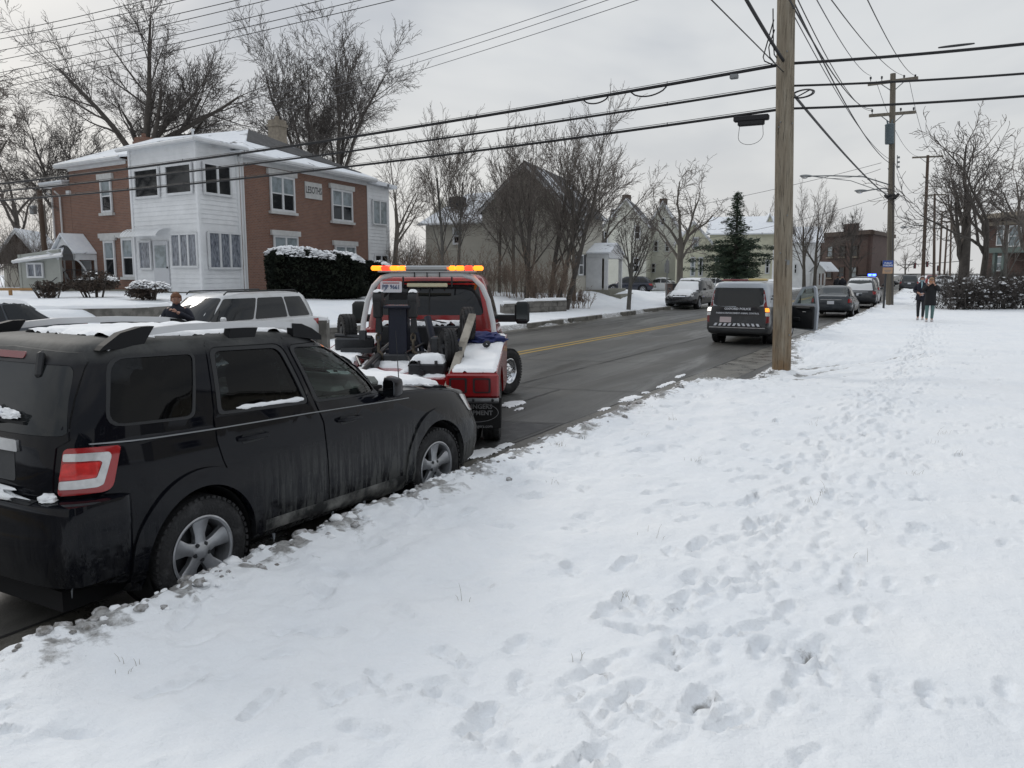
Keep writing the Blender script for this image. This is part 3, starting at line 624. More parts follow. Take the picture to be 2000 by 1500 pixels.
# ------------------------------------------------------------ red tow truck, tail toward the camera
mat('truck_red', (.27, .008, .010), .22, coat=.5, c2=(.14, .02, .02), vscale=3, c2pos=(.45, .8))
mat('white_tube', (.62, .63, .64), .3)
mat('wood_old', (.36, .33, .28), .8, c2=(.20, .18, .15), vscale=5, stretch=(1, 1, .12), bump=.3)
mat('led_amber', (1, .24, .012), .3, emis=2.1)
mat('led_red', (1, .05, .02), .3, emis=1.5)
mat('bar_silver', (.35, .36, .37), .3, .7)
mat('led_off', (.55, .52, .36), .3)
mat('flap', (.012, .012, .013), .8)
mat('flap_ink', (.33, .33, .34), .7)
mat('tarp_blue', (.02, .03, .12), .7, bump=.6, bscale=14)
mat('hook_rust', (.13, .11, .085), .6, .5, var=.4)
def build_truck():
    px, d = 919.5, 10.35; lat = -1.27
    h = YAW-R(2.2); fx, fy = -math.sin(YAW), math.cos(YAW); rx, ry = math.cos(YAW), math.sin(YAW)
    T = empty('tow_truck', (fx*d+rx*lat, fy*d+ry*lat, 0), PI/2+h, 'red tow truck with an amber light bar and snow on its bed', 'tow truck')
    rd = M_('truck_red'); sn = M_('snow'); bp = M_('black_plastic')
    # cab
    lowst = [(1.62, .55, .80, .90, .9, .93, 1.28, 1.30), (1.66, .50, .86, .97, .95, .96, 1.30, 1.33), (1.9, .48, .88, .985, .95, .965, 1.31, 1.35), (3.1, .48, .88, .985, .95, .955, 1.28, 1.36), (3.5, .48, .88, .985, .92, .93, 1.24, 1.34), (4.5, .50, .86, .97, .9, .86, 1.20, 1.28), (4.75, .55, .8, .88, .85, .78, 1.1, 1.18), (4.83, .6, .7, .78, .8, .7, .95, 1.0)]
    low = body_loft(lowst, 40)
    gr = green_loft([(1.25, 1.60, 3.6, .955, 9, 5), (1.38, 1.60, 3.4, .94, 9, 5), (1.7, 1.66, 3.1, .87, 9, 6), (1.95, 1.74, 2.85, .80, 9, 7), (2.03, 1.79, 2.75, .765, 9, 7), (2.075, 1.88, 2.62, .70, 8, 7), (2.095, 2.05, 2.4, .5, 6, 5)], 0, 88)
    bvh = BVHTree.FromBMesh(merge_bm(low, gr))
    low2 = boolean(low, [cyl_bm(3.98, .43, .47, -1.4, -.5), cyl_bm(3.98, .43, .47, .5, 1.4)])
    cab = bm_obj('cab', merge_bm(low2, gr), rd, T, 30)
    rwp = rpoly([(-.80, 1.50), (.80, 1.50), (.70, 1.99), (-.70, 1.99)], .07)
    wn = panel('rear_window', bvh, 'rear', rwp, M_('glass_dark'), cab, off=.006, thick=.01)
    b = MB(); b.box((1.66, 0, 1.74), (.01, .02, .46), Euler((0, R(10), 0))); b.build('window_divider', bp, wn)
    for s in (-1, 1):
        panel('door_window', bvh, 'side', rpoly([(2.0, 1.42), (3.25, 1.36), (2.82, 1.9), (2.05, 1.93)], .05), M_('glass_dark'), cab, off=.008, thick=.01, s=s)
        dr = panel('door', bvh, 'side', rpoly([(1.95, .6), (3.05, .6), (3.10, 1.30), (1.95, 1.34)], .04), rd, cab, off=.006, thick=.012, s=s)
        b = MB(); b.box((2.1, s*1.0, 1.2), (.2, .03, .04), bev=.012); b.build('door_handle', bp, dr)
        b = MB(); b.box((2.95, s*1.06, 1.38), (.07, .34, .12), bev=.02); b.box((2.95, s*1.32, 1.47), (.12, .24, .36), bev=.05)
        mo = b.build('tow_mirror', bp, T); b = MB(); b.box((2.886, s*1.32, 1.50), (.006, .18, .26)); b.build('mirror_glass', M_('glass_grey'), mo)
        ar = [(3.98+.53*math.cos(R(a)), .43+.53*math.sin(R(a))) for a in range(-6, 187, 8)]+[(3.98+.46*math.cos(R(a)), .43+.46*math.sin(R(a))) for a in range(186, -7, -8)]
        panel('fender_flare', bvh, 'side', ar, M_('dull_chrome'), T, off=.03, thick=.06, s=s)
    # chassis
    b = MB()
    for y in (-.42, .42): b.box((1.7, y, .62), (5.6, .1, .18))
    b.box((0, 0, .42), (.16, 1.5, .16)); b.lathe([(0, -.14), (.16, -.1), (.18, 0), (.16, .1), (0, .14)], 14, Matrix.Translation((0, 0, .42)))
    b.box((2.6, 0, .55), (4.2, 1.2, .1)); b.build('chassis', M_('under'), T, False)
    for s in (-1, 1):
        wheel(T, 0, s*1.02, .40, .21, .22, s, style='steel', mrim='dull_chrome', name='rear_wheel'); wheel(T, 0, s*.77, .40, .21, .22, s, style='steel', detail=False, name='rear_wheel')
        wheel(T, 3.98, s*.99, .40, .24, .22, s, steer=R(-30), style='steel', mrim='chrome', name='front_wheel')
    # bed: a wedge-sided wrecker body, deck falls to the tail
    zt = lambda x: .985+(x+1.05)*.095
    b = MB()
    for s in (-1, 1):
        y0, y1 = s*.62, s*1.14
        xs = [-1.05, -.55, .55, 1.5]
        # outer skin with wheel opening
        pts = [(-1.05, .72), (-1.05, zt(-1.05)), (1.5, zt(1.5)), (1.5, .55), (.6, .55)]+[(.52*math.cos(R(a)), .42+.52*math.sin(R(a))) for a in range(15, 166, 10)]+[(-.6, .66)]
        M = Matrix(((1, 0, 0, 0), (0, 0, 1, min(y0, y1)), (0, 1, 0, 0), (0, 0, 0, 1))); b.prism(pts, M, .54)
    b.prism([(-1.03, .80), (-1.03, .90), (1.5, 1.10), (1.5, .80)], Matrix(((1, 0, 0, 0), (0, 0, 1, -.62), (0, 1, 0, 0), (0, 0, 0, 1))), 1.24)
    bed = b.build('bed', rd, T, False)
    for s in (-1, 1):
        # tail panel with two square lamps
        b = MB(); b.box((-1.075, s*.86, .84), (.05, .60, .27), bev=.02); tp = b.build('tail_panel', rd, bed)
        for y in (.70, .97):
            b = MB(); b.prism(rrect(-.10, -.085, .10, .085, .02), frame((-1.102, s*y, .845), (0, 1, 0), (-1, 0, 0)), .008); f_ = b.build('lamp_bezel', bp, tp)
            b = MB(); b.prism(rrect(-.078, -.068, .078, .068, .015), frame((-1.11, s*y, .845), (0, 1, 0), (-1, 0, 0)), .012); b.build('tail_lamp', M_('lens_red_deep'), tp)
        b = MB(); b.box((-1.07, s*.87, .675), (.03, .58, .045)); 
        for q in (-.22, 0, .22): b.lathe([(.018, 0), (.014, .016), (0, .018)], 8, frame((-1.086, s*(.87+q), .675), (0, 1, 0), (-1, 0, 0)), k=1)
        b.build('flap_bracket', [M_('dull_chrome'), bp], T, False)
        b = MB(); b.box((-.80, s*.87, .48), (.012, .60, .36)); b.box((-1.0, s*.87, .655), (.35, .58, .01)); fl = b.build('mud_flap', M_('flap'), T, False)
        Mx = frame((-.8075, s*.87, .485), (0, -1, 0), (-1, 0, 0))
        el = MB(); e1 = [(.27*math.cos(2*PI*i/48), .115*math.sin(2*PI*i/48)) for i in range(48)]
        el.tube([Mx @ Vector((p[0], p[1], 0)) for p in e1+[e1[0]]], .0035, 4); el.build('flap_emblem', M_('flap_ink'), fl)
        text('flap_lettering', 'HEDINGERS\nEQUIPMENT', .075, Mx @ Matrix.Translation((0, .03, .002)), M_('flap_ink'), fl, sx=1.0, bold=.002)
        text('flap_lettering', 'www.hedingers.com', .052, Mx @ Matrix.Translation((0, -.165, .002)), M_('flap_ink'), fl, sx=.95)
    # white arch behind the cab
    b = MB(); pts = []
    for (y, z) in ((.96, 1.16), (.94, 1.4), (.87, 1.72), (.78, 1.92), (.66, 2.04), (.5, 2.085)): pts.append((1.50-.0*(z-1), y, z))
    pts = pts+[(1.5, 0, 2.09)]+[(p[0], -p[1], p[2]) for p in pts[::-1]]
    b.tube(pts, .038, 10); b.build('pylon_arch', M_('white_tube'), T)
    for y in (-.18, 0, .18): b = MB(); b.box((1.49, y, 2.09), (.09, .012, .09)); b.build('arch_clamp', bp, T, False)
    for s in (-1, 1): b = MB(); b.box((1.5, s*.35, 1.98), (.03, .02, .14)); b.build('lamp_bracket', bp, T, False)
    b = MB(); b.box((1.47, 0, 1.935), (.05, .58, .055), bev=.01); b.build('work_light', M_('led_off'), T)
    # light bar
    b = MB(); b.box((1.52, 0, 2.175), (.24, .62, .075), bev=.02); b.box((1.52, 0, 2.13), (.2, 1.4, .025)); lb = b.build('light_bar', M_('bar_silver'), T)
    seg = [('led_amber', .73, .14), ('led_red', .595, .12), ('led_amber', .47, .12), ('led_amber', .36, .09)]
    for s in (-1, 1):
        for m, y, w in seg:
            b = MB(); b.box((1.52, s*y, 2.175), (.25, w-.008, .07), bev=.02); b.box((1.388, s*y, 2.175), (.012, w*.8, .04)); b.build('beacon', M_(m), lb)
    b = MB(); b.box((1.50, s*0, 2.12), (.1, .04, .06))
    # plate
    b = MB(); b.prism(rrect(-.155, -.08, .155, .08, .015), frame((1.46, .52, 1.91), (0, -1, 0), (-1, 0, .08)), .006); pl = b.build('licence_plate', M_('plate_white'), T, False)
    Mp = frame((1.459, .52, 1.905), (0, -1, 0), (-1, 0, .08)) @ Matrix.Translation((0, 0, .008))
    text('plate_number', 'PJP 9661', .088, Mp, M_('plate_ink'), pl, sx=.82, bold=.0015)
    b = MB(); b.prism(rrect(-.12, .052, .12, .066, .004), Mp @ Matrix.Translation((0, .0, -.001)), .002); b.build('plate_band', M_('lens_red'), pl, False)
    # deck hardware
    b = MB(); b.box((.95, 0, 1.27), (.35, 1.15, .26), bev=.02); b.box((1.2, .1, 1.12), (.5, 1.2, .12)); b.build('winch_box', M_('steel_dark'), T)
    snow_cap('winch_box_snow', lambda x, y: 1.40, [(.79, -.56), (1.11, -.56), (1.11, .56), (.79, .56)], .06, sn, T, .025, .05, .03, 2)
    b = MB()                                    # boom: an upright box beam with two sheave heads
    b.box((.02, .16, 1.20), (.22, .24, .98), Euler((0, R(3), 0)), bev=.012); b.box((.03, .16, 1.69), (.34, .34, .035), bev=.01)
    b.box((.25, .17, 1.0), (.5, .34, .3), bev=.01); b.tube([(.4, .05, 1.5), (.25, -.12, 1.0)], .035, 8); b.tube([(.5, .5, 1.5), (.1, .45, 1.0)], .03, 8); b.tube([(.6, -.12, 1.52), (.2, -.30, .98)], .05, 8)
    boom = b.build('boom', M_('navy_steel'), T)
    for y, z0 in ((.41, 1.80), (-.03, 1.80)):
        b = MB(); b.lathe([(0, -.06), (.095, -.055), (.10, 0), (.095, .055), (0, .06)], 20, frame((-.02, y, 1.78), (1, 0, 0), (0, 1, 0))); b.box((-.06, y, 1.66), (.12, .11, .22), bev=.02); b.box((-.06, y-.01, 1.50), (.10, .08, .26), taper=(.8, .6)); b.box((.15, y, 1.72), (.4, .06, .1))
        sh = b.build('sheave_head', bp, boom)
        snow_cap('sheave_snow', lambda x, y_: 1.872, [(-.08, y-.055), (.06, y-.055), (.06, y+.055), (-.08, y+.055)], .035, sn, boom, .018, .04, .01, 4)
        b = MB(); z = 1.38
        for i in range(3):
            e = [(.028*math.cos(t*PI/6), .05*math.sin(t*PI/6)) for t in range(13)]; ax = (0, 1, 0) if i % 2 else (1, 0, 0)
            Mx = frame((-.07, y, z-i*.075), ax, (1, 0, 0) if i % 2 else (0, 1, 0)) @ Matrix.Rotation(0, 4, 'Z'); b.tube([Mx @ Vector((p[0], p[1], 0)) for p in e], .011, 6, cap=False)
        b.tube([(-.07, y, 1.20), (-.07, y, 1.13), (-.07, y-.045, 1.09), (-.07, y-.05, 1.04), (-.07, y, 1.01), (-.07, y+.04, 1.035)], [.02, .022, .02, .018, .014, .008], 8)
        b.build('chain_hook', M_('hook_rust'), sh)
    b = MB()
    b.tube([(-.06, .12, 1.7), (-.1, .12, .6)], .007, 5); b.tube([(.8, .2, 1.46), (.7, -.1, 1.49), (.75, -.35, 1.44), (.9, -.15, 1.45), (.8, .05, 1.47)], .008, 5); b.build('winch_cable', bp, T)
    b = MB()
    for s in (-1, 1): b.tube([(-.9, .35*s+.1, .96), (.2, .3*s+.1, 1.12), (.7, .25*s+.1, 1.2)], .035, 8); b.box((-.3, .33*s+.1, 1.0), (.5, .12, .12), Euler((0, R(-8), 0)), bev=.01)
    b.box((.1, .1, 1.02), (.5, .5, .16), bev=.02); b.tube([(-.7, .5, 1.02), (-.4, .62, 1.1), (0, .45, 1.02), (.4, .55, 1.15)], .016, 6); b.tube([(-.6, -.1, 1.03), (-.2, .05, 1.12), (.3, -.1, 1.2)], .014, 6)
    b.build('lift_linkage', M_('steel_dark'), T)
    # dolly wheels
    def dolly(x, y, z, r, w, rz, nm='dolly_wheel'):
        e = empty('tmp', (0, 0, 0)); t = wheel(T, x, y, r, w, r*.5, -1 if y < 0 else 1, steer=rz, style='steel', mrim='steel_dark', n=32, name=nm); t.location.z += z-r; bpy.data.objects.remove(e); return t
    dolly(.45, .93, 1.36, .215, .17, R(28)); dolly(-.35, -.50, 1.20, .245, .15, R(22)); dolly(.55, -.66, 1.45, .215, .15, R(16))
    b = MB(); b.box((.30, .80, 1.20), (.34, .50, .16), Euler((0, 0, R(14))), bev=.02); b.box((.1, .7, 1.13), (.3, .4, .06)); b.tube([(.2, .55, 1.28), (.3, 1.05, 1.3)], .03, 8); b.box((.0, .62, 1.33), (.1, .08, .12)); b.build('dolly_frame', M_('steel_dark'), T)
    b = MB(); b.box((-.05, -.36, 1.2), (.22, .2, .24), bev=.02); b.box((-.3, -.62, 1.08), (.10, .14, .3), bev=.01); b.box((-.28, -.66, 1.18), (.06, .05, .16)); b.box((.2, -.5, 1.35), (.7, .06, .06)); b.tube([(-.3, -.44, 1.22), (.5, -.5, 1.3)], .03, 8); b.build('dolly_bracket', M_('steel_dark'), T)
    b = MB(); p0, p1 = Vector((-1.13, -.58, .80)), Vector((.15, -.76, 1.58)); dd = (p1-p0).normalized()
    M = frame(p0, (0, 1, 0), dd); b.prism([(-.045, -.02), (.045, -.02), (.045, .02), (-.045, .02)], M, (p1-p0).length); pk = b.build('wooden_plank', M_('wood_old'), T, False)
    b = MB(); b.box((-1.15, -.56, .78), (.08, .22, .05)); b.box((-.5, -.63, 1.2), (.07, .12, .03), Euler((0, R(-30), 0))); b.build('plank_bracket', bp, T)
    b = MB(); b.box((-.62, -.30, .90), (.46, .42, .32), bev=.015); b.tube([(-.86, -.42, 1.04), (-.86, -.42, 1.10)], .02, 6); b.tube([(-.86, -.22, 1.04), (-.86, -.22, 1.10)], .02, 6); b.build('tool_box', M_('steel_dark'), T)
    snow_cap('tool_box_snow', lambda x, y: 1.055, [(-.84, -.50), (-.40, -.50), (-.30, -.08), (-.84, -.10)], .11, sn, T, .03, .12, .04, 7)
    b = MB(); 
    for i in range(26):
        t = i*.75; b.tube([(.15+.012*i, -.93+.035*math.cos(t), zt(.2)+.09+.03*math.sin(t)), (.165+.012*i, -.93+.035*math.cos(t+.75), zt(.2)+.09+.03*math.sin(t+.75))], .012, 5)
    b.build('coiled_hose', bp, T)
    b = MB()
    bm = bmesh.new(); bmesh.ops.create_icosphere(bm, subdivisions=4, radius=1)
    for v in bm.verts:
        p = v.co; k = 1+.35*mn.fractal(p*2.2, 1, 2, 4); v.co = Vector((.85+p.x*.25*k, -.82+p.y*.30*k, zt(.9)+.05+p.z*.09*k))
    bm_obj('blue_tarp', bm, M_('tarp_blue'), T, 60)
    # snow over the deck
    for s in (-1, 1):
        snow_cap('deck_snow', lambda x, y: zt(x), [(-1.03, s*.62), (-1.03, s*1.13), (1.42, s*1.13), (1.42, s*.62)], .035, sn, T, .03, .035, .02, 3+s)
    snow_cap('deck_snow', lambda x, y: .90+(x+1.03)*.079, [(-1.0, -.60), (1.45, -.60), (1.45, .60), (-1.0, .60)], .05, sn, T, .03, .08, .03, 11, holes=.12)
    b = MB(); b.box((-1.25, 0, .62), (.6, .12, .12), bev=.01); b.box((-1.5, .1, .56), (.16, .9, .12), bev=.01); b.build('wheel_lift', M_('steel_dark'), T)
    return T
mat('navy_steel', (.012, .015, .028), .45, .3, bump=.1, bscale=40)
build_truck()
# ------------------------------------------------------------ other vehicles
mat('paint_white', (.62, .63, .64), .25, coat=.4, c2=(.48, .48, .47), vscale=3, c2pos=(.5, .8))
mat('paint_charcoal', (.030, .034, .040), .3, coat=.3, c2=(.055, .058, .06), vscale=4, c2pos=(.45, .7))
mat('paint_bluegrey', (.045, .052, .062), .28, .3, coat=.3, c2=(.06, .066, .074), vscale=4)
mat('paint_black', (.010, .011, .014), .22, coat=.4, c2=(.03, .03, .032), vscale=4)
mat('paint_darkblue', (.012, .016, .03), .22, coat=.4)
mat('paint_red', (.22, .015, .012), .3, coat=.4)
mat('blue_led', (.03, .07, 1), .3, emis=14)
mat('amber_on', (1, .30, .03), .3, emis=1.4)
mat('lamp_on', (1, .97, .9), .3, emis=1.0)
def car(kind, name, label, cat, x, y, rz, paint, L=4.6, W=1.85, H=1.6, snow=(), lamps=None, plate=True, group=None, rim='six', rr=None, far=False):
    """kinds: suv, sedan, minivan, hatch. Origin under the middle of the car, nose along +x"""
    T = empty(name, (x, y, 0), rz, label, cat, group); pm = M_(paint); sn = M_('snow'); gd = M_('glass_dark')
    w = W/2; wr = rr or (.36 if kind in ('suv', 'hatch') else .33); x0, x1 = -L/2, L/2; xa, xf = x0+.2*L, x1-.195*L
    bz = {'suv': .62, 'hatch': .61, 'sedan': .64, 'minivan': .58}[kind]*H; hz = {'suv': .93, 'hatch': .9, 'sedan': .9, 'minivan': .9}[kind]*bz; g = .2
    if kind == 'sedan':
        st = [(x0, .42, .5, w*.78, .6, w*.7, .86, .88), (x0+.05, .36, .6, w*.92, .62, w*.86, .98, 1.0), (x0+.2, .3, w*.8, w*.98, .62, w*.88, bz, bz+.02), (x0+.8, .26, w*.88, w, .64, w*.9, bz-.005, bz+.01), (xf-.9, .22, w*.9, w, .62, w*.88, bz-.03, bz), (xf-.2, .22, w*.9, w, .62, w*.84, hz-.02, hz+.05), (x1-.35, .24, w*.85, w*.95, .58, w*.72, hz-.14, hz-.08), (x1-.06, .3, w*.7, w*.8, .5, w*.6, .62, .66), (x1, .38, w*.5, w*.62, .48, w*.5, .55, .58)]
        lv = [(bz-.08, x0+.42, xf-.22, w*.87, 5, 4), (bz+.02, x0+.5, xf-.34, w*.855, 5, 4), (bz+.2, x0+.85, xf-.72, w*.78, 5, 4), (H-.10, x0+1.2, xf-1.1, w*.68, 5, 4), (H-.03, x0+1.45, xf-1.4, w*.60, 5, 4), (H, x0+1.8, xf-1.8, w*.35, 4, 3)]
        sw = [(x0+.78, bz+.045), (xf-.62, bz+.03), (xf-1.18, H-.10), (x0+1.35, H-.09)]; rw = [(-w*.74, bz+.05), (w*.74, bz+.05), (w*.58, H-.11), (-w*.58, H-.11)]
    else:
        rk = {'suv': .10, 'hatch': .16, 'minivan': .06}[kind]*1.6
        hx = {'suv': .95, 'hatch': .85, 'minivan': .62}[kind]
        st = [(x0, .48, .5, w*.74, .6, w*.66, .72, .74), (x0+.03, .40, .6, w*.88, .62, w*.84, bz-.22, bz-.2), (x0+.10, .34, w*.8, w*.96, .66, w*.9, bz-.03, bz), (x0+.4, .28, w*.9, w, .68, w*.93, bz, bz+.02), (0, .26, w*.9, w, .66, w*.93, bz-.02, bz+.01), (x1-hx-.35, .24, w*.9, w, .66, w*.91, bz-.05, bz), (x1-hx+.1, .24, w*.9, w, .64, w*.86, hz-.02, hz+.05), (x1-.35, .28, w*.85, w*.95, .6, w*.74, hz-.14, hz-.07), (x1-.06, .34, w*.7, w*.82, .55, w*.62, .68, .72), (x1, .42, w*.5, w*.62, .52, w*.5, .6, .63)]
        lv = [(bz-.10, x0+.08, x1-hx, w*.925, 7, 4), (bz+.02, x0+.08+rk*.3, x1-hx-.12, w*.91, 7, 4), ((bz+H)/2, x0+.12+rk*1.1, x1-hx-.45, w*.83, 7, 4), (H-.12, x0+.16+rk*2, x1-hx-.8, w*.75, 7, 5), (H-.04, x0+.22+rk*2.4, x1-hx-1.0, w*.69, 7, 5), (H-.01, x0+.5+rk*2.4, x1-hx-1.3, w*.55, 6, 4), (H, x0+1., x1-hx-1.7, w*.3, 4, 4)]
        sw = [(x0+.42, bz+.05), (x1-hx-.42, bz+.02), (x1-hx-.95, H-.14), (x0+.55+rk, H-.13)]; rw = [(-w*.78, bz+.03), (w*.78, bz+.03), (w*.64, H-.13), (-w*.64, H-.13)]
    low = body_loft(st, 36); gr = green_loft(lv, 0, 64); bvh = BVHTree.FromBMesh(merge_bm(low, gr))
    cuts = []
    for xx in (xa, xf):
        for a, b_ in ((-1.3, -w+.28), (w-.28, 1.3)): cuts.append(cyl_bm(xx, wr, wr+.06, a, b_, 32))
    bm_obj('body', merge_bm(boolean(low, cuts), gr), pm, T, 32)
    b = MB(); b.box((0, 0, .32), (L*.85, W*.62, .16))
    for xx in (xa, xf):
        for s in (-1, 1): b.lathe([(wr+.08, 0), (0, 0)], 24, frame((xx, s*(w-.275), wr), (1, 0, 0), (0, s, 0)))
    b.build('underbody', M_('under'), T)
    for s in (-1, 1):
        n = {'sedan': 2, 'suv': 3, 'hatch': 3, 'minivan': 3}[kind]; ks = [0, .46, 1] if n == 2 else [0, .26, .62, 1]
        for i in range(n):
            def pt(k, top):
                a = Vector(sw[0]).lerp(Vector(sw[1]), k); c = Vector(sw[3]).lerp(Vector(sw[2]), k); return tuple(c if top else a)
            gg = .035/(sw[1][0]-sw[0][0]); k0, k1 = ks[i]+(gg if i else 0), ks[i+1]-(gg if i < n-1 else 0)
            panel('side_window', bvh, 'side', rpoly([pt(k0, 0), pt(k1, 0), pt(k1, 1), pt(k0, 1)], .05), gd, T, off=.012, thick=.014, s=s, step=.12)
        for i, (a, b_) in enumerate(((ks[-3], ks[-2]), (ks[-2], ks[-1]))):
            A = Vector(sw[0]).lerp(Vector(sw[1]), a).x; B = Vector(sw[0]).lerp(Vector(sw[1]), b_).x+(.12 if i else 0)
            A = max(A, xa+.05) if i == 0 else A
            lo_ = max(A, xa+wr+.1)
            dr = panel('door', bvh, 'side', [(lo_, .36), (B-.015, .36), (B-.01, bz-.02), (A+.02, bz), (A+.02, wr+wr*.95), (lo_-.05, wr+.2)], pm, T, off=.006, thick=.012, s=s, step=.2)
            q = MB(); q.box((A+.16, s*(w+.01), bz-.14), (.16, .03, .03), bev=.01); q.build('door_handle', pm, dr)
        q = MB(); q.box((sw[1][0]-.12, s*(w+.08), bz+.07), (.10, .18, .13), bev=.04); q.build('door_mirror', pm, T)
        for xx in (xa, xf): wheel(T, xx, s*(w-.11), wr, .21, wr*.62, s, style=rim, n=28, detail=False)
        lz = bz-.12
        panel('tail_light', bvh, 'corner', rpoly([(x0*.7071+w*.7071-.13, lz-.11), (x0*.7071+w*.7071+.17, lz-.09), (x0*.7071+w*.7071+.24, lz+.07), (x0*.7071+w*.7071-.11, lz+.08)], .03), M_(lamps[0] if lamps else 'lens_red'), T, off=.008, thick=.02, s=s, step=.08)
        panel('headlight', bvh, 'front', rpoly([(s*w*.42, hz-.26), (s*w*.78, hz-.24), (s*w*.76, hz-.12), (s*w*.42, hz-.16)][::s], .03), M_('lens_clear'), T, off=.006, thick=.02, step=.1)
    panel('rear_window', bvh, 'rear', rpoly(rw, .06), M_('glass_grey'), T, off=.014, thick=.014, step=.12)
    panel('rear_bumper', bvh, 'rear', rpoly([(-w*.86, .36), (w*.86, .36), (w*.88, .62), (-w*.88, .62)], .05), pm, T, off=.035, thick=.05, step=.15, ang=60)
    panel('chrome_strip', bvh, 'rear', [(-w*.5, bz-.10), (w*.5, bz-.10), (w*.5, bz-.075), (-w*.5, bz-.075)], M_('dull_chrome'), T, off=.012, thick=.01, step=.2)
    fwz = [(-w*.78, bz+.01), (w*.78, bz+.01), (w*.62, H-.12), (-w*.62, H-.12)]
    panel('windscreen', bvh, 'front', rpoly(fwz, .07), gd, T, off=.014, thick=.014, step=.12)
    panel('grille', bvh, 'front', rpoly([(-w*.38, hz-.34), (w*.38, hz-.34), (w*.40, hz-.16), (-w*.40, hz-.16)], .04), M_('black_plastic'), T, off=.01, thick=.02, step=.2)
    panel('grille_bar', bvh, 'front', [(-w*.38, hz-.27), (w*.38, hz-.27), (w*.38, hz-.24), (-w*.38, hz-.24)], M_('chrome'), T, off=.018, thick=.01, step=.2)
    if plate: panel('number_plate', bvh, 'rear', rpoly([(-.15, bz-.30), (.15, bz-.30), (.15, bz-.15), (-.15, bz-.15)], .01), M_('plate_white'), T, off=.012, thick=.008)
    if kind in ('suv', 'minivan'):
        for s in (-1, 1):
            q = MB(); q.tube([(sw[3][0], s*w*.66, H-.04), (sw[3][0]+.12, s*w*.67, H+.03), (sw[2][0]-.1, s*w*.67, H+.025), (sw[2][0], s*w*.66, H-.05)], .018, 6); q.build('roof_rail', M_('black_plastic'), T)
    def top(xx, yy):
        h_ = bvh.ray_cast(Vector((xx, yy, 4)), Vector((0, 0, -1)))[0]; return h_.z if h_ else None
    if 'roof' in snow: snow_cap('roof_snow', top, [(sw[3][0]-.15, -w*.66), (sw[2][0]+.05, -w*.66), (sw[2][0]+.05, w*.66), (sw[3][0]-.15, w*.66)], .05, sn, T, .07, .1, .05, 1)
    if 'hood' in snow: snow_cap('hood_snow', top, [(sw[1][0]+.25, -w*.72), (x1-.2, -w*.6), (x1-.12, 0), (x1-.2, w*.6), (sw[1][0]+.25, w*.72)], .05, sn, T, .07, .1, .05, 2)
    if 'rear' in snow: panel('rear_window_snow', bvh, 'rear', rpoly([(-w*.76, bz+.0), (w*.76, bz+.0), (w*.66, H-.22), (0, H-.28), (-w*.66, H-.2)], .06), sn, T, off=.03, thick=.03, step=.1, ang=60)
    if 'front' in snow: panel('windscreen_snow', bvh, 'front', rpoly([(-w*.76, bz+.02), (w*.76, bz+.02), (w*.6, H-.15), (-w*.6, H-.13)], .06), sn, T, off=.02, thick=.02, step=.1, ang=60)
    return T, bvh, top
def road(px, d, side=None): return xy(px, d)
PAR = 'vehicles parked along the street'
car('sedan', 'parked_sedan', 'blue-grey sedan with bare dark rear window, parked ahead of the police van', 'car', -5.45, 42.6, PI/2+R(1.5), 'paint_bluegrey', 4.85, 1.85, 1.46, rim='ten', group=PAR)
car('suv', 'parked_crossover', 'dark crossover with snow over its roof and tailgate, in front of the blue-grey sedan', 'car', -5.45, 53.8, PI/2+R(2), 'paint_charcoal', 4.7, 1.88, 1.68, snow=('roof', 'rear'), group=PAR)
pc, pb, pt_ = car('suv', 'police_car', 'police SUV with blue lights flashing on its roof', 'police car', -6.2, 63.5, PI/2+R(3), 'paint_black', 5.0, 2.0, 1.78, snow=('hood',), group=PAR)
b = MB(); b.box((.25, 0, 1.86), (.28, 1.2, .09), bev=.03); lb = b.build('light_bar', M_('black_plastic'), pc)
for y in (-.48, -.2): b = MB(); b.box((.25, y, 1.88), (.32, .24, .14), bev=.03); b.build('beacon', M_('blue_led'), lb)
car('suv', 'distant_suv', 'dark SUV far up the street beyond the wooden pole', 'car', *xy(1777, 90), PI/2+YAW*.12, 'paint_charcoal', 4.9, 1.95, 1.75)
for px, d, k, p, lab in ((1822, 128, 'hatch', 'paint_red', 'dark red car crossing at the far junction'), (1850, 120, 'sedan', 'paint_white', 'pale car at the far junction right of the red one'), (1722, 118, 'sedan', 'paint_black', 'small dark car far up the street left of the bus stop sign pole')):
    car(k, 'distant_car', lab, 'car', *xy(px, d), PI/2 if k == 'hatch' else .3, p, group='cars near the far junction', rim='ten')
car('suv', 'parked_suv', 'black SUV with snow on its hood and windscreen, facing us at the far kerb', 'car', -14.1, 47.6, -PI/2+R(-1), 'paint_black', 4.75, 1.93, 1.70, snow=('roof', 'hood', 'front'), group=PAR, rim='ten')
car('hatch', 'parked_hatchback', 'dark blue hatchback on the driveway behind the small street tree', 'car', *xy(1231, 74), YAW+R(160), 'paint_darkblue', 4.4, 1.78, 1.5, snow=())[0].location.z = .2
car('sedan', 'snowy_car', 'low car buried in snow beside the dark blue hatchback', 'car', *xy(1288, 80), YAW+R(150), 'paint_white', 4.3, 1.75, 1.4, snow=('roof', 'hood', 'rear'))[0].location.z = .12
car('sedan', 'snowy_car', 'dark sedan with a snow covered windscreen, behind the blue-grey sedan across the street', 'car', *xy(1508, 66), -PI/2+R(6), 'paint_charcoal', 4.6, 1.8, 1.45, snow=('roof', 'hood', 'front'))
car('sedan', 'distant_car', 'snow topped car in the yard under the conifer', 'car', *xy(1400, 84), YAW+.2, 'paint_white', 4.4, 1.75, 1.45, snow=('roof', 'hood'))
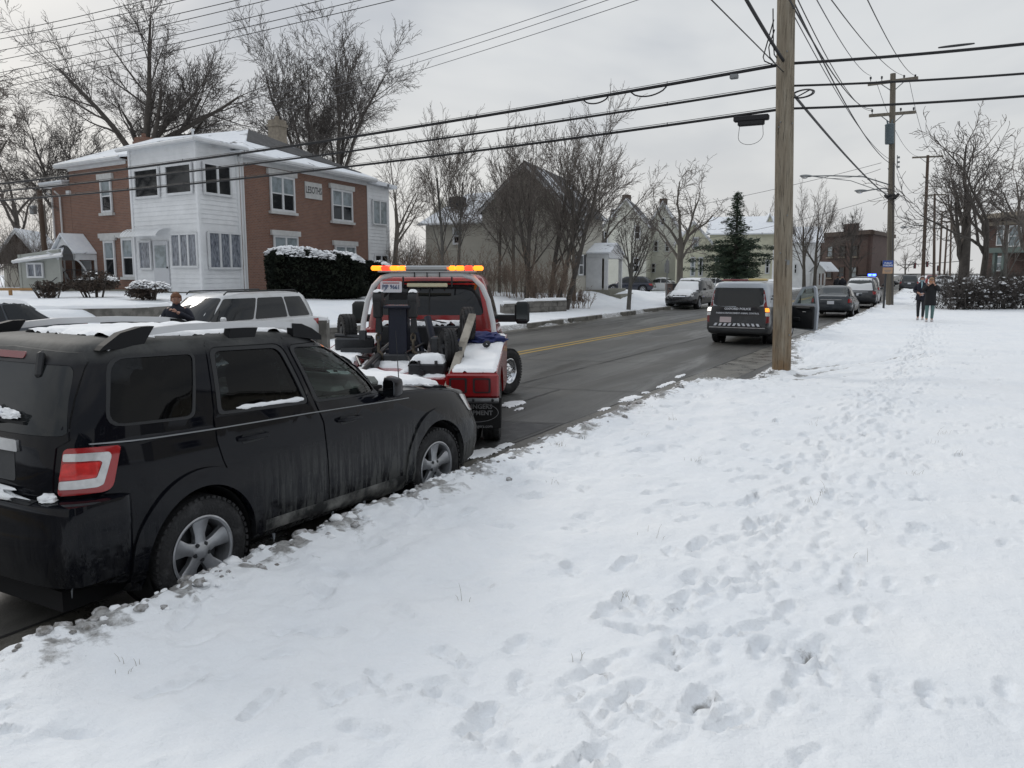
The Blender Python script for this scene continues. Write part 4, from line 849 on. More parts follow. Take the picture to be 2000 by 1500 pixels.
mv, mb_, mt = car('minivan', 'parked_minivan', 'white minivan parked across the street behind the black SUV', 'minivan', *xy(447, 20.6), -PI/2, 'paint_white', 4.7, 1.95, 1.62, snow=(), rim='ten', group=PAR)
car('sedan', 'parked_car', 'silver car at the left edge, snow on its hood', 'car', *xy(-75, 17.5), -PI/2, 'paint_bluegrey', 4.6, 1.8, 1.52, snow=('roof', 'hood', 'front', 'rear'), group=PAR)
# ------------------------------------------------------------ police van
def build_van():
    T = empty('police_van', (-5.74, 24.9, 0), PI/2+R(.6), 'black and white animal control police van with its front passenger door open', 'van')
    W, H = .915, 1.80; bl = M_('van_black'); wh = M_('van_white')
    st = [(-.98, .46, .5, .74, .55, .7, .60, .62), (-.95, .36, .68, .86, .56, .82, .70, .72), (-.90, .33, .74, .89, .6, .86, 1.08, 1.1), (-.6, .28, .8, .915, .7, .885, 1.12, 1.14), (2.3, .28, .8, .915, .68, .885, 1.10, 1.13), (2.9, .28, .8, .91, .66, .85, 1.05, 1.12), (3.35, .3, .76, .87, .62, .74, .92, 1.0), (3.6, .38, .6, .7, .58, .6, .74, .8), (3.66, .45, .5, .6, .55, .5, .65, .68)]
    low = body_loft(st, 44)
    gr = green_loft([(.95, -.93, 2.75, .885, 9, 5), (1.10, -.93, 2.7, .885, 9, 5), (1.3, -.91, 2.45, .86, 9, 5), (1.6, -.88, 1.95, .80, 9, 6), (1.72, -.86, 1.7, .775, 9, 6), (1.79, -.82, 1.5, .72, 8, 6), (1.825, -.7, 1.3, .6, 7, 5), (1.835, -.2, .9, .3, 4, 4)], 0, 88)
    bvh = BVHTree.FromBMesh(merge_bm(low, gr)); cuts = []
    for xx in (0, 2.9):
        for a, b_ in ((-1.3, -.62), (.62, 1.3)): cuts.append(cyl_bm(xx, .34, .40, a, b_, 32))
    cuts.append(prism_bm([(1.55, .42), (2.62, .42), (2.55, 1.08), (2.15, 1.62), (1.6, 1.68)], Matrix(((1, 0, 0, 0), (0, 0, 1, -1.2), (0, 1, 0, 0), (0, 0, 0, 1))), .95))
    bm_obj('lower_body', boolean(low, cuts), bl, T, 32); bm_obj('upper_body', boolean(gr, cuts[4:]), wh, T, 32)
    b = MB(); b.box((1.3, 0, .32), (4.2, 1.2, .14)); b.box((2.1, -.2, .5), (1.0, .9, .06))
    for xx in (0, 2.9):
        for s in (-1, 1): b.lathe([(.41, 0), (0, 0)], 24, frame((xx, s*.615, .34), (1, 0, 0), (0, s, 0)))
    b.build('underbody', M_('under'), T)
    for s in (-1, 1):
        for xx in (0, 2.9): wheel(T, xx, s*.80, .335, .21, .205, s, style='five', n=32, detail=False)
        dc = -.93*.7071+.885*.7071
        tl = panel('tail_light', bvh, 'corner', rpoly([(dc-.09, .66), (dc+.06, .68), (dc+.03, 1.12), (dc-.045, 1.60), (dc-.075, 1.60), (dc-.085, 1.1)], .02), M_('lens_red_deep'), T, off=.01, thick=.02, s=s, step=.06)
        panel('indicator', bvh, 'corner', rpoly([(dc-.075, .98), (dc+.025, .98), (dc+.02, 1.09), (dc-.07, 1.09)], .02), M_('amber_on' if s < 0 else 'lamp_on'), tl, off=.02, thick=.01, s=s, step=.06)
        panel('reversing_lens', bvh, 'corner', rpoly([(dc-.08, .86), (dc+.03, .86), (dc+.025, .96), (dc-.075, .96)], .02), M_('lens_clear'), tl, off=.02, thick=.01, s=s, step=.06)
        if s > 0: panel('door_window', bvh, 'side', rpoly([(1.7, 1.14), (2.45, 1.12), (2.0, 1.6), (1.72, 1.62)], .05), M_('glass_dark'), T, off=.006, thick=.01, s=s)
        dr = panel('sliding_door', bvh, 'side', rpoly([(.45, .38), (1.48, .36), (1.48, 1.70), (.5, 1.70)], .05), [wh, bl], T, off=.006, thick=.012, s=s, step=.15)
        me = dr.data
        for p in me.polygons: p.material_index = 1 if p.center.z < 1.1 else 0
    gate = panel('tailgate', bvh, 'rear', rpoly([(-.80, .52), (.80, .52), (.82, 1.1), (.765, 1.70), (.6, 1.76), (-.6, 1.76), (-.765, 1.70), (-.82, 1.1)], .04), [wh, bl], T, off=.012, thick=.02, step=.1)
    for p in gate.data.polygons: p.material_index = 1 if p.center.z < 1.12 else 0
    panel('rear_window', bvh, 'rear', rpoly([(-.72, 1.20), (-.58, 1.13), (.58, 1.13), (.72, 1.20), (.69, 1.66), (-.69, 1.66)], .04), M_('glass_dark'), gate, off=.018, thick=.01)
    panel('chrome_trim', bvh, 'rear', [(-.80, .505), (.80, .505), (.80, .53), (-.80, .53)], M_('dull_chrome'), T, off=.045, thick=.03)
    panel('rear_bumper', bvh, 'rear', rpoly([(-.87, .34), (.87, .34), (.87, .50), (-.87, .50)], .05), M_('trim_grey'), T, off=.035, thick=.05, ang=60)
    pl = panel('number_plate', bvh, 'rear', rrect(.17, .665, .50, .82, .012), M_('plate_pink'), gate, off=.022, thick=.008)
    for k in range(10):
        y = .62-.135*k; sg = -1 if k < 5 else 1
        panel('reflective_stripe', bvh, 'rear', [(y-.038-sg*.018, .565), (y+.032-sg*.018, .565), (y+.032+sg*.022, .64), (y-.038+sg*.022, .64)], M_('plate_white'), gate, off=.019, thick=.004, step=.3)
    Mt = frame((-.952, 0, 1.055), (0, -1, 0), (-1, 0, 0.04))
    text('van_lettering', 'OXFORD POLICE', .085, Mt, M_('plate_white'), gate, sx=1.15, bold=.003)
    text('van_lettering', 'PARKING ENFORCEMENT ANIMAL CONTROL', .065, frame((-.957, 0, .93), (0, -1, 0), (-1, 0, 0.02)), M_('plate_white'), gate, sx=.92, bold=.002)
    for i, l in enumerate(('POLICE', 'PARKING', 'CONTROL')): text('side_lettering', l, .07, frame((-.45, -.872+.010*i, 1.42-.08*i), (1, 0, 0), (0, -1, .1)), M_('van_black'), T, sx=.9)
    b = MB(); b.box((-.2, .25, 1.875), (.16, .75, .05), bev=.02); b.box((-.05, .25, 1.86), (.1, .9, .03)); b.build('roof_bar', M_('lens_red_deep'), T)
    b = MB(); b.box((-.1, -.38, 1.885), (.3, .55, .07), bev=.03); b.build('roof_beacon', M_('led_off2'), T)
    # open front passenger door, hinged at its front edge
    
    M0 = Matrix.Translation((2.62, -.90, 0)) @ Matrix.Rotation(R(55), 4, 'Z')
    fr = MB(); fr.M = M0
    out_ = [(-1.05, .28), (-.02, .32), (0, .95), (-.06, 1.10), (-.5, 1.64), (-.98, 1.69), (-1.06, 1.62), (-1.08, 1.0)]
    Mp = Matrix(((1, 0, 0, 0), (0, 0, 1, -.05), (0, 1, 0, 0), (0, 0, 0, 1)))
    win = [(-.99, 1.13), (-.16, 1.11), (-.54, 1.58), (-.96, 1.62)]
    bm = bmesh.new(); es = []
    for lp in (out_, win):
        vs = [bm.verts.new((p[0], 0, p[1])) for p in lp]; es += [bm.edges.new((vs[i], vs[(i+1) % len(vs)])) for i in range(len(vs))]
    bmesh.ops.triangle_fill(bm, use_beauty=True, use_dissolve=False, edges=es)
    r_ = bmesh.ops.extrude_face_region(bm, geom=bm.faces[:]);
    for v in [g for g in r_['geom'] if isinstance(g, bmesh.types.BMVert)]: v.co.y -= .07
    for v in bm.verts:
        if v.co.z > 1.1: v.co.y += (v.co.z-1.1)*.18
    bmesh.ops.recalc_face_normals(bm, faces=bm.faces); bm.transform(M0)
    d = bm_obj('front_door', bm, wh, T, 30)
    b = MB(); b.M = M0; b.box((-.52, .025, .70), (.92, .06, .72), bev=.03); b.box((-.55, .07, .98), (.6, .05, .06), bev=.015); b.box((-.3, .06, .62), (.3, .04, .12), bev=.02); b.build('door_trim', M_('black_plastic'), d)
    b = MB(); b.M = M0; b.box((-.60, .063, .86), (.14, .03, .03), bev=.01); b.build('door_pull', M_('dull_chrome'), d)
    b = MB(); b.M = M0; b.quad(*[(p[0], -.02+(p[1]-1.1)*.18, p[1]) for p in win]); b.build('door_glass', M_('glass_clear'), d)
    b = MB(); b.M = M0; b.box((-.36, .0, 1.33), (.03, .03, .42)); b.box((-.12, -.14, 1.15), (.10, .2, .17), bev=.05); b.build('door_mirror', M_('black_plastic'), d)
    for y in (-.4, .4): seat(T, 1.55, y, .55)
    b = MB(); b.box((2.6, 0, 1.0), (.5, 1.5, .2), bev=.06); b.build('dashboard', M_('black_plastic'), T)
mat('van_black', (.014, .015, .018), .3, coat=.3, c2=(.05, .05, .05), vscale=5, c2pos=(.5, .8))
mat('van_white', (.37, .40, .44), .3, coat=.3, c2=(.36, .39, .42), vscale=4)
mat('plate_pink', (.50, .42, .42), .5); mat('led_off2', (.5, .38, .16), .3)
build_van()
# ------------------------------------------------------------ ground: road, gutter, snow
def bend(y): 
    q = np.maximum(0, np.asarray(y, float)-36); return -.037*q*q/(q+14)
rs = np.random.RandomState(7); PERM = rs.permutation(256).astype(int); PERM = np.concatenate([PERM, PERM]); GR = np.array([(math.cos(a), math.sin(a)) for a in np.linspace(0, 2*PI, 16, endpoint=False)])
def pn(x, y):
    xi = np.floor(x).astype(int); yi = np.floor(y).astype(int); xf = x-xi; yf = y-yi; u = xf*xf*xf*(xf*(xf*6-15)+10); v = yf*yf*yf*(yf*(yf*6-15)+10)
    def g(ix, iy, dx, dy):
        h = PERM[(PERM[ix & 255]+iy) & 255] & 15; return GR[h, 0]*dx+GR[h, 1]*dy
    a = g(xi, yi, xf, yf); b = g(xi+1, yi, xf-1, yf); c = g(xi, yi+1, xf, yf-1); d = g(xi+1, yi+1, xf-1, yf-1)
    return (a+(b-a)*u)*(1-v)+(c+(d-c)*u)*v
def fb(x, y, o=4):
    s = 0; a = 1
    for i in range(o): s = s+a*pn(x*2**i+i*17.3, y*2**i+i*9.1); a *= .5
    return s
def sst(a, b, x): t = np.clip((x-a)/(b-a), 0, 1); return t*t*(3-2*t)
def grid_obj(name, X, Y, Z, mats, dirt=None, ang=180):
    ny, nx = X.shape; v = np.stack([X, Y, Z], -1).reshape(-1, 3).astype(np.float32); i = np.arange((ny-1)*(nx-1)); r_ = i//(nx-1); c = i % (nx-1); a = r_*nx+c
    f = np.stack([a, a+1, a+1+nx, a+nx], -1).astype(np.int32)
    me = bpy.data.meshes.new(name); me.vertices.add(len(v)); me.vertices.foreach_set('co', v.ravel()); me.loops.add(f.size); me.loops.foreach_set('vertex_index', f.ravel())
    me.polygons.add(len(f)); me.polygons.foreach_set('loop_start', np.arange(0, f.size, 4, dtype=np.int32)); me.polygons.foreach_set('loop_total', np.full(len(f), 4, np.int32)); me.update(calc_edges=True)
    if dirt is not None:
        at_ = me.attributes.new('dirt', 'FLOAT', 'POINT'); at_.data.foreach_set('value', dirt.ravel().astype(np.float32))
    me.polygons.foreach_set('use_smooth', [True]*len(me.polygons)); me.materials.append(mats); me.validate(); me.update()
    o = bpy.data.objects.new(name, me); col.objects.link(o); return o
# materials
a = Nd('snow_ground', rough=.8); v = a.n('ShaderNodeNewGeometry').outputs['Position']
dt = a.n('ShaderNodeAttribute', attribute_name='dirt').outputs['Fac']
n1 = a.noise(v, 1.1, 6, .6); n2 = a.noise(v, 26, 5, .65); n3 = a.noise(v, 9, 6, .7)
base = a.ramp(n1, [(.3, (.79, .82, .855)), (.7, (.86, .875, .89))])
# tan grit and old grass showing where the snow is trodden thin
dcol = a.ramp(n2, [(.35, (.10, .095, .085)), (.6, (.26, .25, .235))])
msk = a.math('MULTIPLY', a.mr(a.math('ADD', dt, a.math('MULTIPLY', a.math('SUBTRACT', n3, .5), .9)), .42, .62), .85)
a.out(a.mix(msk, base, dcol)); a.bump(a.math('ADD', n3, a.math('MULTIPLY', n2, .35)), .55, .035)
a = Nd('asphalt', rough=.6, spec=.5); v = a.n('ShaderNodeNewGeometry').outputs['Position']
st_ = a.n('ShaderNodeMapping', {0: v, 'Scale': (1, .10, 1)}).outputs[0]
n1 = a.noise(st_, 1.3, 6, .6); n2 = a.noise(v, .35, 5, .6); n3 = a.noise(v, 60, 3, .7); n4 = a.noise(st_, .9, 8, .62, .8)
c1 = a.ramp(a.math('ADD', a.math('MULTIPLY', n1, .55), a.math('MULTIPLY', n2, .45)), [(.36, (.040, .039, .036)), (.5, (.066, .064, .058)), (.64, (.10, .097, .088))])
c2 = a.mix(a.mr(n3, .35, .75, 0, .35), c1, (.12, .118, .112)); wet = a.mr(n4, .45, .62)
a.out(a.mix(a.math('MULTIPLY', wet, .22), c2, (.03, .03, .03))); a.out(a.mr(wet, 0, 1, .62, .28), 'Roughness'); a.bump(n3, .35, .006)
a = Nd('concrete_wet', rough=.5); v = a.n('ShaderNodeNewGeometry').outputs['Position']; n1 = a.noise(v, 2.2, 8, .7)
a.out(a.ramp(n1, [(.35, (.055, .052, .045)), (.5, (.12, .112, .095)), (.66, (.19, .18, .16))])); a.out(a.mr(n1, .4, .6, .25, .6), 'Roughness'); a.bump(a.noise(v, 40, 4), .4, .01)
mat('yellow_paint', (.42, .27, .045), .6, c2=(.20, .16, .07), vscale=14, c2pos=(.48, .75), detail=9)
mat('crack', (.018, .018, .018), .6); mat('patch_asphalt', (.045, .045, .045), .55, bump=.3, bscale=60, c2=(.075, .075, .073), vscale=5)
# road sheet
ys = np.concatenate([np.arange(-30, 120, 2.), np.arange(120, 900, 20.)]); xs = np.array([-60., -30., -15., -14.2, -12., -10., -8., -6., -4.6, -4.0, 3., 30., 200.])
X = xs[None, :]+0*ys[:, None]; Y = ys[:, None]+0*X; X = X+bend(Y)*(np.abs(X+9) < 12)
X[:, 0] = -400; rd = grid_obj('road', X, Y, 0*X-.0, M_('asphalt')); tag(rd, kind='structure')
def strip(name, x0, x1, z, m, y0=-20, y1=260, stp=2., rag=0, **k):
    yy = np.arange(y0, y1+.01, stp); x_ = np.array([x0, x1]); XX = x_[None, :]+bend(yy)[:, None]; YY = yy[:, None]+0*XX
    if rag: XX = XX+rag*np.stack([fb(yy*.8, yy*0+3.3, 4), fb(yy*.8, yy*0+8.8, 4)], -1)
    o = grid_obj(name, XX, YY, 0*XX+z, m); tag(o, kind='structure'); return o
strip('gutter', -4.80, -3.9, .004, M_('concrete_wet'), rag=.03, stp=.25)
strip('road_marking', -10.37, -10.26, .004, M_('yellow_paint')); strip('road_marking', -10.07, -9.96, .004, M_('yellow_paint'))
strip('gutter', -14.45, -14.0, .004, M_('concrete_wet'), rag=.05, stp=.25)
for x, w_, y0, y1 in ((-4.82, .022, -10, 120), (-7.35, .03, 3, 90), (-12.6, .02, 10, 60)): strip('road_seam', x, x+w_, .008, M_('crack'), y0, y1, .3, rag=.03)
b = MB()
for (x0, y0, x1, y1) in ((-4.85, 10.3, -7.3, 9.6), (-4.85, 13.7, -7.3, 13.2), (-6.2, 10.0, -6.35, 13.3), (-5.2, 18.6, -9.7, 17.5)):
    n = 14; dx, dy = x1-x0, y1-y0; l = math.hypot(dx, dy); px_, py_ = -dy/l*.012, dx/l*.012; pts = [(x0+dx*i/n+.06*fbm(i*.6, x0)*(abs(dy)/l), y0+dy*i/n+.06*fbm(i*.6, y0)*(abs(dx)/l)) for i in range(n+1)]
    for p, q in zip(pts, pts[1:]): b.quad((p[0]-px_, p[1]-py_, .009), (q[0]-px_, q[1]-py_, .009), (q[0]+px_, q[1]+py_, .009), (p[0]+px_, p[1]+py_, .009))
tag(b.build('road_seam', M_('crack')), kind='structure')
b = MB(); b.quad((-7.3, 7.0, .004), (-4.9, 7.0, .004), (-4.9, 10.2, .004), (-7.3, 9.6, .004)); tag(b.build('road_patch', M_('patch_asphalt')), kind='structure')
# ---- near snow
PATHX = -1.0
prints = []
rnd = random.Random(5)
def add_print(x, y, a, dep, sz=1): prints.append((x, y, a, dep, sz))
for k in range(17):       # strings of steps along the pavement
    x = PATHX+rnd.gauss(0, .62); y = rnd.uniform(.8, 1.6); a = rnd.choice((0, PI)); sd_ = 1; dep = rnd.uniform(.009, .028)
    while y < 34:
        x += rnd.gauss(0, .05)-.03*(x-PATHX); add_print(x+sd_*.12, y, a+rnd.gauss(0, .16)+sd_*.1, dep*rnd.uniform(.5, 1.2), rnd.uniform(.9, 1.12)); sd_ = -sd_; y += rnd.uniform(.55, .75)
for k in range(430): add_print(rnd.uniform(-3.8, .8), 1.2+22*rnd.random()**1.4, rnd.uniform(-1.7, 1.7), rnd.uniform(.008, .028), rnd.uniform(.7, 1))
for (px, py) in ((1390, 1138), (1450, 1222), (1580, 1256), (1615, 1305), (1360, 1355), (1165, 1385), (1430, 1400), (1665, 1110), (1325, 1180), (1690, 1195), (1820, 1345), (1140, 1470)):
    x, y, u, f_ = ray(px, py); t = (.3-EYE)/u; add_print(x*t, y*t, rnd.uniform(-.5, .5), .026, 1)
def near_edge(y): return -4.17+.10*fb(y*1.1, y*0+2.2, 4)+.05*fb(y*6, y*0+5.2, 3)+.62*np.exp(-((y-15.6)/1.9)**2)*0+ .55*sst(13.2, 15.6, y)*(1-sst(19.5, 22, y))
def near_z(X, Y):
    """snow height and dirt of the near verge"""
    xr = X-bend(Y); e = xr-near_edge(Y)
    bank = sst(0, .26, e)
    dr = sst(13.5, 15.8, Y)*(1-sst(19.8, 22, Y))*(1-sst(-1.8, -.2, xr))
    z = bank*(.27-.17*dr)+.05*np.exp(-((e-.35)/.3)**2)*(1-dr)
    lumps = fb(X*2.1, Y*2.1, 4); fine = fb(X*9, Y*9, 3)
    kz = np.exp(-np.maximum(e-.1, 0)/.38)          # churned strip by the kerb
    z = z+bank*(.052*lumps*(.35+.65*np.exp(-np.maximum(xr+2.6, 0)/1.0))+.008*fine+kz*(.075*np.abs(fb(X*4.3, Y*4.3, 4))+.03*np.abs(fb(X*13, Y*13, 3))))
    z = z+.012*fb(X*.7, Y*.7, 2)
    dirt = .30+.50*kz*bank*(fb(X*2.6+9, Y*2.6, 3) > .0)+.45*(bank < .5)+.12*kz; dirt = np.where(e > 1.6, 0, dirt*np.clip(1.35-e, 0, 1))
    # grass tufts and pock marks in the verge
    pock = fb(X*3.3+40, Y*3.3+7, 3); z = z-bank*.02*sst(.5, .8, pock); 
    z = z+.09*np.exp(-(((X+3.12)**2+(Y-16.9)**2)/.11))
    return z, dirt
ys = [-8, -4, -2, -1, -.3]; y = 0.
while y < 420: ys.append(y); y += max(.026, .0062*abs(y))
ys = np.array(ys); xs = np.concatenate([np.arange(-4.62, -3.2, .018), np.arange(-3.2, 2.2, .024), 2.2+np.array([.06, .14, .25, .4, .6, .9, 1.3, 2, 3, 4.5, 7, 11, 18, 30, 60, 120, 260])])
X = np.repeat(xs[None, :], len(ys), 0); Y = np.repeat(ys[:, None], len(xs), 1); X = X+bend(Y); Z, D = near_z(X, Y)
for (x, y, a, dep, sz) in prints:
    m0 = np.searchsorted(ys, y-.35); m1 = np.searchsorted(ys, y+.35); n0 = np.searchsorted(xs, x-.35); n1_ = np.searchsorted(xs, x+.35)
    if m1 <= m0 or n1_ <= n0: continue
    sl_ = (slice(m0, m1), slice(n0, n1_)); dx = X[sl_]-x; dy = Y[sl_]-y; ca, sa = math.cos(a), math.sin(a); u = dx*ca+dy*sa; w = (-dx*sa+dy*ca)
    wid = (.046+.010*np.cos(w/.145*PI-1.2))*sz; dd = np.maximum(np.abs(u)/wid, np.abs(w)/(.145*sz)); q = (np.abs(u/wid)**3+np.abs(w/(.145*sz))**3)**(1/3)
    tread = .004*np.sign(np.sin(w*2*PI/.028)); q = q+.12*pn(dx*18+x, dy*18+y*3); ins = 1-sst(.86, 1.0, q); rag_ = 1+.5*pn(dx*13+x*7, dy*13+y); Z[sl_] += -ins*(dep*rag_-tread*1.2)+.55*dep*np.exp(-((q-1.18)/.13)**2)*(1+1.3*pn(dx*24+x*7, dy*24))
    D[sl_] += ins*(.06+9*dep*(.5+pn(dx*9+x*5, dy*9+y)))*(1 if abs(x-PATHX) < 1.6 else .3)
# wheel ruts of the driveway
def world_pts(pp, z=.28):
    o = []
    for px, py in pp: x, y, u, f_ = ray(px, py); t = (z-EYE)/u; o.append((x*t, y*t))
    return o
for pp in (((1556, 716), (1650, 700), (1760, 693), (1860, 691), (2010, 690), (2300, 689)), ((1556, 704), (1650, 694), (1760, 688), (1860, 686), (2010, 685), (2300, 684)), ((1556, 722), (1700, 711), (1860, 708), (2010, 708), (2300, 709))):
    W_ = world_pts(pp); dmin = np.full(X.shape, 9.); sl_ = (slice(np.searchsorted(ys, 14), np.searchsorted(ys, 34)), slice(0, len(xs))); xx, yy = X[sl_], Y[sl_]; dm = np.full(xx.shape, 9.)
    for p, q in zip(W_, W_[1:]):
        ax, ay = q[0]-p[0], q[1]-p[1]; t = np.clip(((xx-p[0])*ax+(yy-p[1])*ay)/(ax*ax+ay*ay), 0, 1); dm = np.minimum(dm, np.hypot(xx-p[0]-ax*t, yy-p[1]-ay*t))
    Z[sl_] -= .04*np.exp(-(dm/.13)**4); D[sl_] += .50*np.exp(-(dm/.09)**4)
Z = np.where(X-bend(Y) < near_edge(Y), -.03, Z)
g = grid_obj('snow_verge', X, Y, Z, M_('snow_ground'), D); tag(g, kind='structure')
# ---- far side snow, rising to the raised lawns
def far_z(X, Y):
    xr = X-bend(Y); e = (-14.30+.22*fb(Y*.55, Y*0+1.7, 4)+.07*fb(Y*3, Y*0+7.7, 3))-xr
    park = 1-sst(17.5, 21, Y)           # open apron where the minivan stands
    z = sst(0, .3, e)*.16+.10*sst(.5, 2.6, e)+(.66*sst(3.0, 6.0, e)*(1-sst(52, 66, Y)))*(1-.0*park)+.25*sst(7, 14, e)*(1-sst(52, 66, Y))
    z = z*(1-park*(1-sst(8.3, 9.2, e+.0*Y))*.85)
    d = .5*(1-sst(.1, .9, e))+.25*(fb(X*1.3, Y*1.3, 3) > .42)+.12
    return z+.03*fb(X*.8, Y*.8, 4)*sst(0, .5, e), d*(e < 5), e
ys2 = np.concatenate([np.arange(-30, 5, 1.), np.arange(5, 60, .12), np.arange(60, 120, .5), np.arange(120, 460, 6.)]); xs2 = np.concatenate([np.arange(-13.7, -17.5, -.07), np.arange(-17.5, -26, -.25), np.arange(-26, -60, -1.5), np.array([-62, -75, -100, -150, -250, -420])])[::-1]
X2 = np.repeat(xs2[None, :], len(ys2), 0); Y2 = np.repeat(ys2[:, None], len(xs2), 1); X2 = X2+bend(Y2); Z2, D2, E2 = far_z(X2, Y2)
Z2 = np.where(E2 < 0, -.03, Z2)
tag(grid_obj('snow_lawn', X2, Y2, Z2, M_('snow_ground'), D2), kind='structure')
def fz(x, y): return float(far_z(np.array([x]), np.array([y]))[0][0])
def nz_(x, y): return float(near_z(np.array([x]), np.array([y]))[0][0])
# far kerb stones showing through
b = MB()
for y0, y1 in ((27.5, 30.5), (31.2, 34.6), (37.2, 39.0), (40.5, 44.8)):
    x_ = -14.42; b.box((x_+float(bend((y0+y1)/2)), (y0+y1)/2, .09), (.15, y1-y0, .19), bev=.015)
    tag(b.build('kerb', M_('concrete_wet')), kind='structure'); b = MB()
# snow scraps on the road
for px, py, w_, l_, s_ in ((1232, 779, .11, .36, 1), (1262, 768, .05, .1, 11), (1180, 800, .05, .16, 12), (1015, 800, .04, .12, 13), (1330, 735, .05, .3, 14), (1002, 790, .16, .34, 2), (940, 887, .16, .28, 3), (1030, 885, .08, .14, 4), (1300, 752, .06, .5, 5), (1640, 640, .2, 1.2, 6), (985, 872, .07, .2, 7), (1620, 655, .25, 1., 9)):
    x, y, u, f_ = ray(px, py); t = -EYE/u; x, y = x*t, y*t
    pl = [(x+w_*math.cos(a)*(1+.5*fbm(a, s_)), y+l_*math.sin(a)*(1+.5*fbm(a, s_+4))) for a in [i*PI/8 for i in range(16)]]
    o = snow_cap('snow_patch', lambda xx, yy: .01, pl, .014, M_('snow'), None, .02, .05, .07, s_)
    if o: tag(o, kind='structure')
# dirty snow clods thrown up along the kerb edge: part of the bank, nobody could count them
rnd = random.Random(11); b = MB(); bm0 = bmesh.new(); bmesh.ops.create_icosphere(bm0, subdivisions=2, radius=1); V0 = [v.co.copy() for v in bm0.verts]; F0 = [[v.index for v in f.verts] for f in bm0.faces]; bm0.free()
for i in range(2100):
    cl = rnd.choice((2.6, 3.1, 3.5, 4.3, 5.3, 6.2, 7.3, 8.9, 9.6, 11.2, 13, 16.5, 21.5, 22.3)) if rnd.random() < .62 else rnd.uniform(1.5, 24)
    y = cl+rnd.gauss(0, .22+cl*.012); x = float(near_edge(np.array([y]))[0])+abs(rnd.gauss(.10, .16)); r_ = min(.045, rnd.lognormvariate(-4.25, .5)); sd_ = rnd.random()*99
    z = nz_(x, y); vs = []
    for p in V0:
        k = 1+.55*mn.noise(p*1.6+Vector((sd_, 0, 0))); vs.append((x+p.x*r_*k*1.2, y+p.y*r_*k*1.3, z+r_*.1+p.z*r_*k*.75))
    b.add(vs, F0, k=0 if rnd.random() < .5 else 1)
tag(b.build('snow_clods', [M_('snow'), mat('grit_snow', (.20, .19, .175), .85, c2=(.55, .55, .56), vscale=25, c2pos=(.4, .65), bump=.5, bscale=60)], None, True, 180), kind='stuff')
# dry grass blades poking through the snow
b = MB()
for i in range(26):
    cx, cy = (rnd.uniform(-3.7, .2), rnd.uniform(1.6, 11)); n = rnd.randint(2, 8)
    for j in range(n):
        x = cx+rnd.gauss(0, .035); y = cy+rnd.gauss(0, .035); z = nz_(x, y); l = rnd.uniform(.02, .05) if j else rnd.uniform(.03, .12); a = rnd.uniform(0, 6.28); k = rnd.uniform(.2, .9)
        b.tube([(x, y, z-.01), (x+math.cos(a)*l*k*.4, y+math.sin(a)*l*k*.4, z+l*.6), (x+math.cos(a)*l*k, y+math.sin(a)*l*k, z+l)], [.0012, .001, .0004], 3)
tag(b.build('grass_blades', mat('dry_grass', (.16, .13, .07), .8)), kind='stuff')
# ------------------------------------------------------------ houses
def brickmat(name, c1, c2, mortar, sc=1.):
    a = Nd(name, rough=.85); uv = a.n('ShaderNodeUVMap').outputs[0]
    br = a.n('ShaderNodeTexBrick', {'Vector': uv, 'Color1': (*c1, 1), 'Color2': (*c2, 1), 'Mortar': (*mortar, 1), 'Scale': 1.0, 'Mortar Size': .012, 'Brick Width': .225*sc, 'Row Height': .078*sc, 'Bias': -.2})
    n = a.noise(uv, .8, 6, .65); n2 = a.noise(uv, 9, 3)
    a.out(a.mix(a.mr(n, .35, .7, 0, .55), br.outputs[0], a.mix(a.mr(n2, .3, .7), br.outputs[0], tuple(x*.6 for x in c1)))); a.bump(br.outputs[1], -.5, .008); return a.m
brickmat('brick_red', (.225, .108, .073), (.15, .070, .051), (.20, .165, .14)); brickmat('brick_dark', (.085, .05, .042), (.06, .036, .032), (.10, .085, .075), 2)
def sidingmat(name, c): return mat(name, c, .65, var=.1, vscale=1.6, bump=.1, bscale=30)
sidingmat('siding_white', (.70, .71, .72)); sidingmat('siding_grey', (.36, .37, .34)); sidingmat('siding_taupe', (.44, .42, .365)); sidingmat('siding_cream', (.62, .61, .48)); sidingmat('siding_ivory', (.64, .64, .57))
mat('trim_white', (.60, .61, .62), .55, var=.1, vscale=3); mat('stone_lintel', (.50, .50, .49), .8, var=.15, vscale=4)
mat('win_dark', (.012, .014, .016), .06); mat('win_blind', (.26, .30, .32), .12, c2=(.16, .19, .20), vscale=2); mat('win_curtain', (.30, .32, .36), .10, c2=(.06, .07, .09), vscale=4, c2pos=(.35, .65), stretch=(6, 6, 1))
mat('foundation', (.21, .205, .17), .9, bump=.3, bscale=10, var=.2); mat('shutter', (.03, .03, .035), .7); mat('tan_stone', (.23, .20, .16), .9, bump=.4, bscale=20, var=.3); mat('pipe_white', (.55, .55, .55), .5)
mat('door_white', (.50, .51, .53), .5)
def roofmat(name, snowiness):
    a = Nd(name, rough=.85); v = a.n('ShaderNodeNewGeometry').outputs['Position']; uv = a.n('ShaderNodeUVMap').outputs[0]
    br = a.n('ShaderNodeTexBrick', {'Vector': uv, 'Color1': (.075, .075, .078, 1), 'Color2': (.05, .05, .054, 1), 'Mortar': (.035, .035, .035, 1), 'Scale': 1., 'Mortar Size': .01, 'Brick Width': .3, 'Row Height': .14}).outputs[0]
    n = a.noise(v, .55, 7, .62, .6); lo = .70-snowiness
    sn = a.ramp(a.noise(v, 5, 3), [(.3, (.70, .73, .78)), (.7, (.80, .82, .84))]); a.out(a.mix(a.mr(n, lo, lo+.07), br, sn)); a.bump(n, .5, .08); return a.m
roofmat('roof_snowy', .36); roofmat('roof_patchy', .17); roofmat('roof_bare', .08)
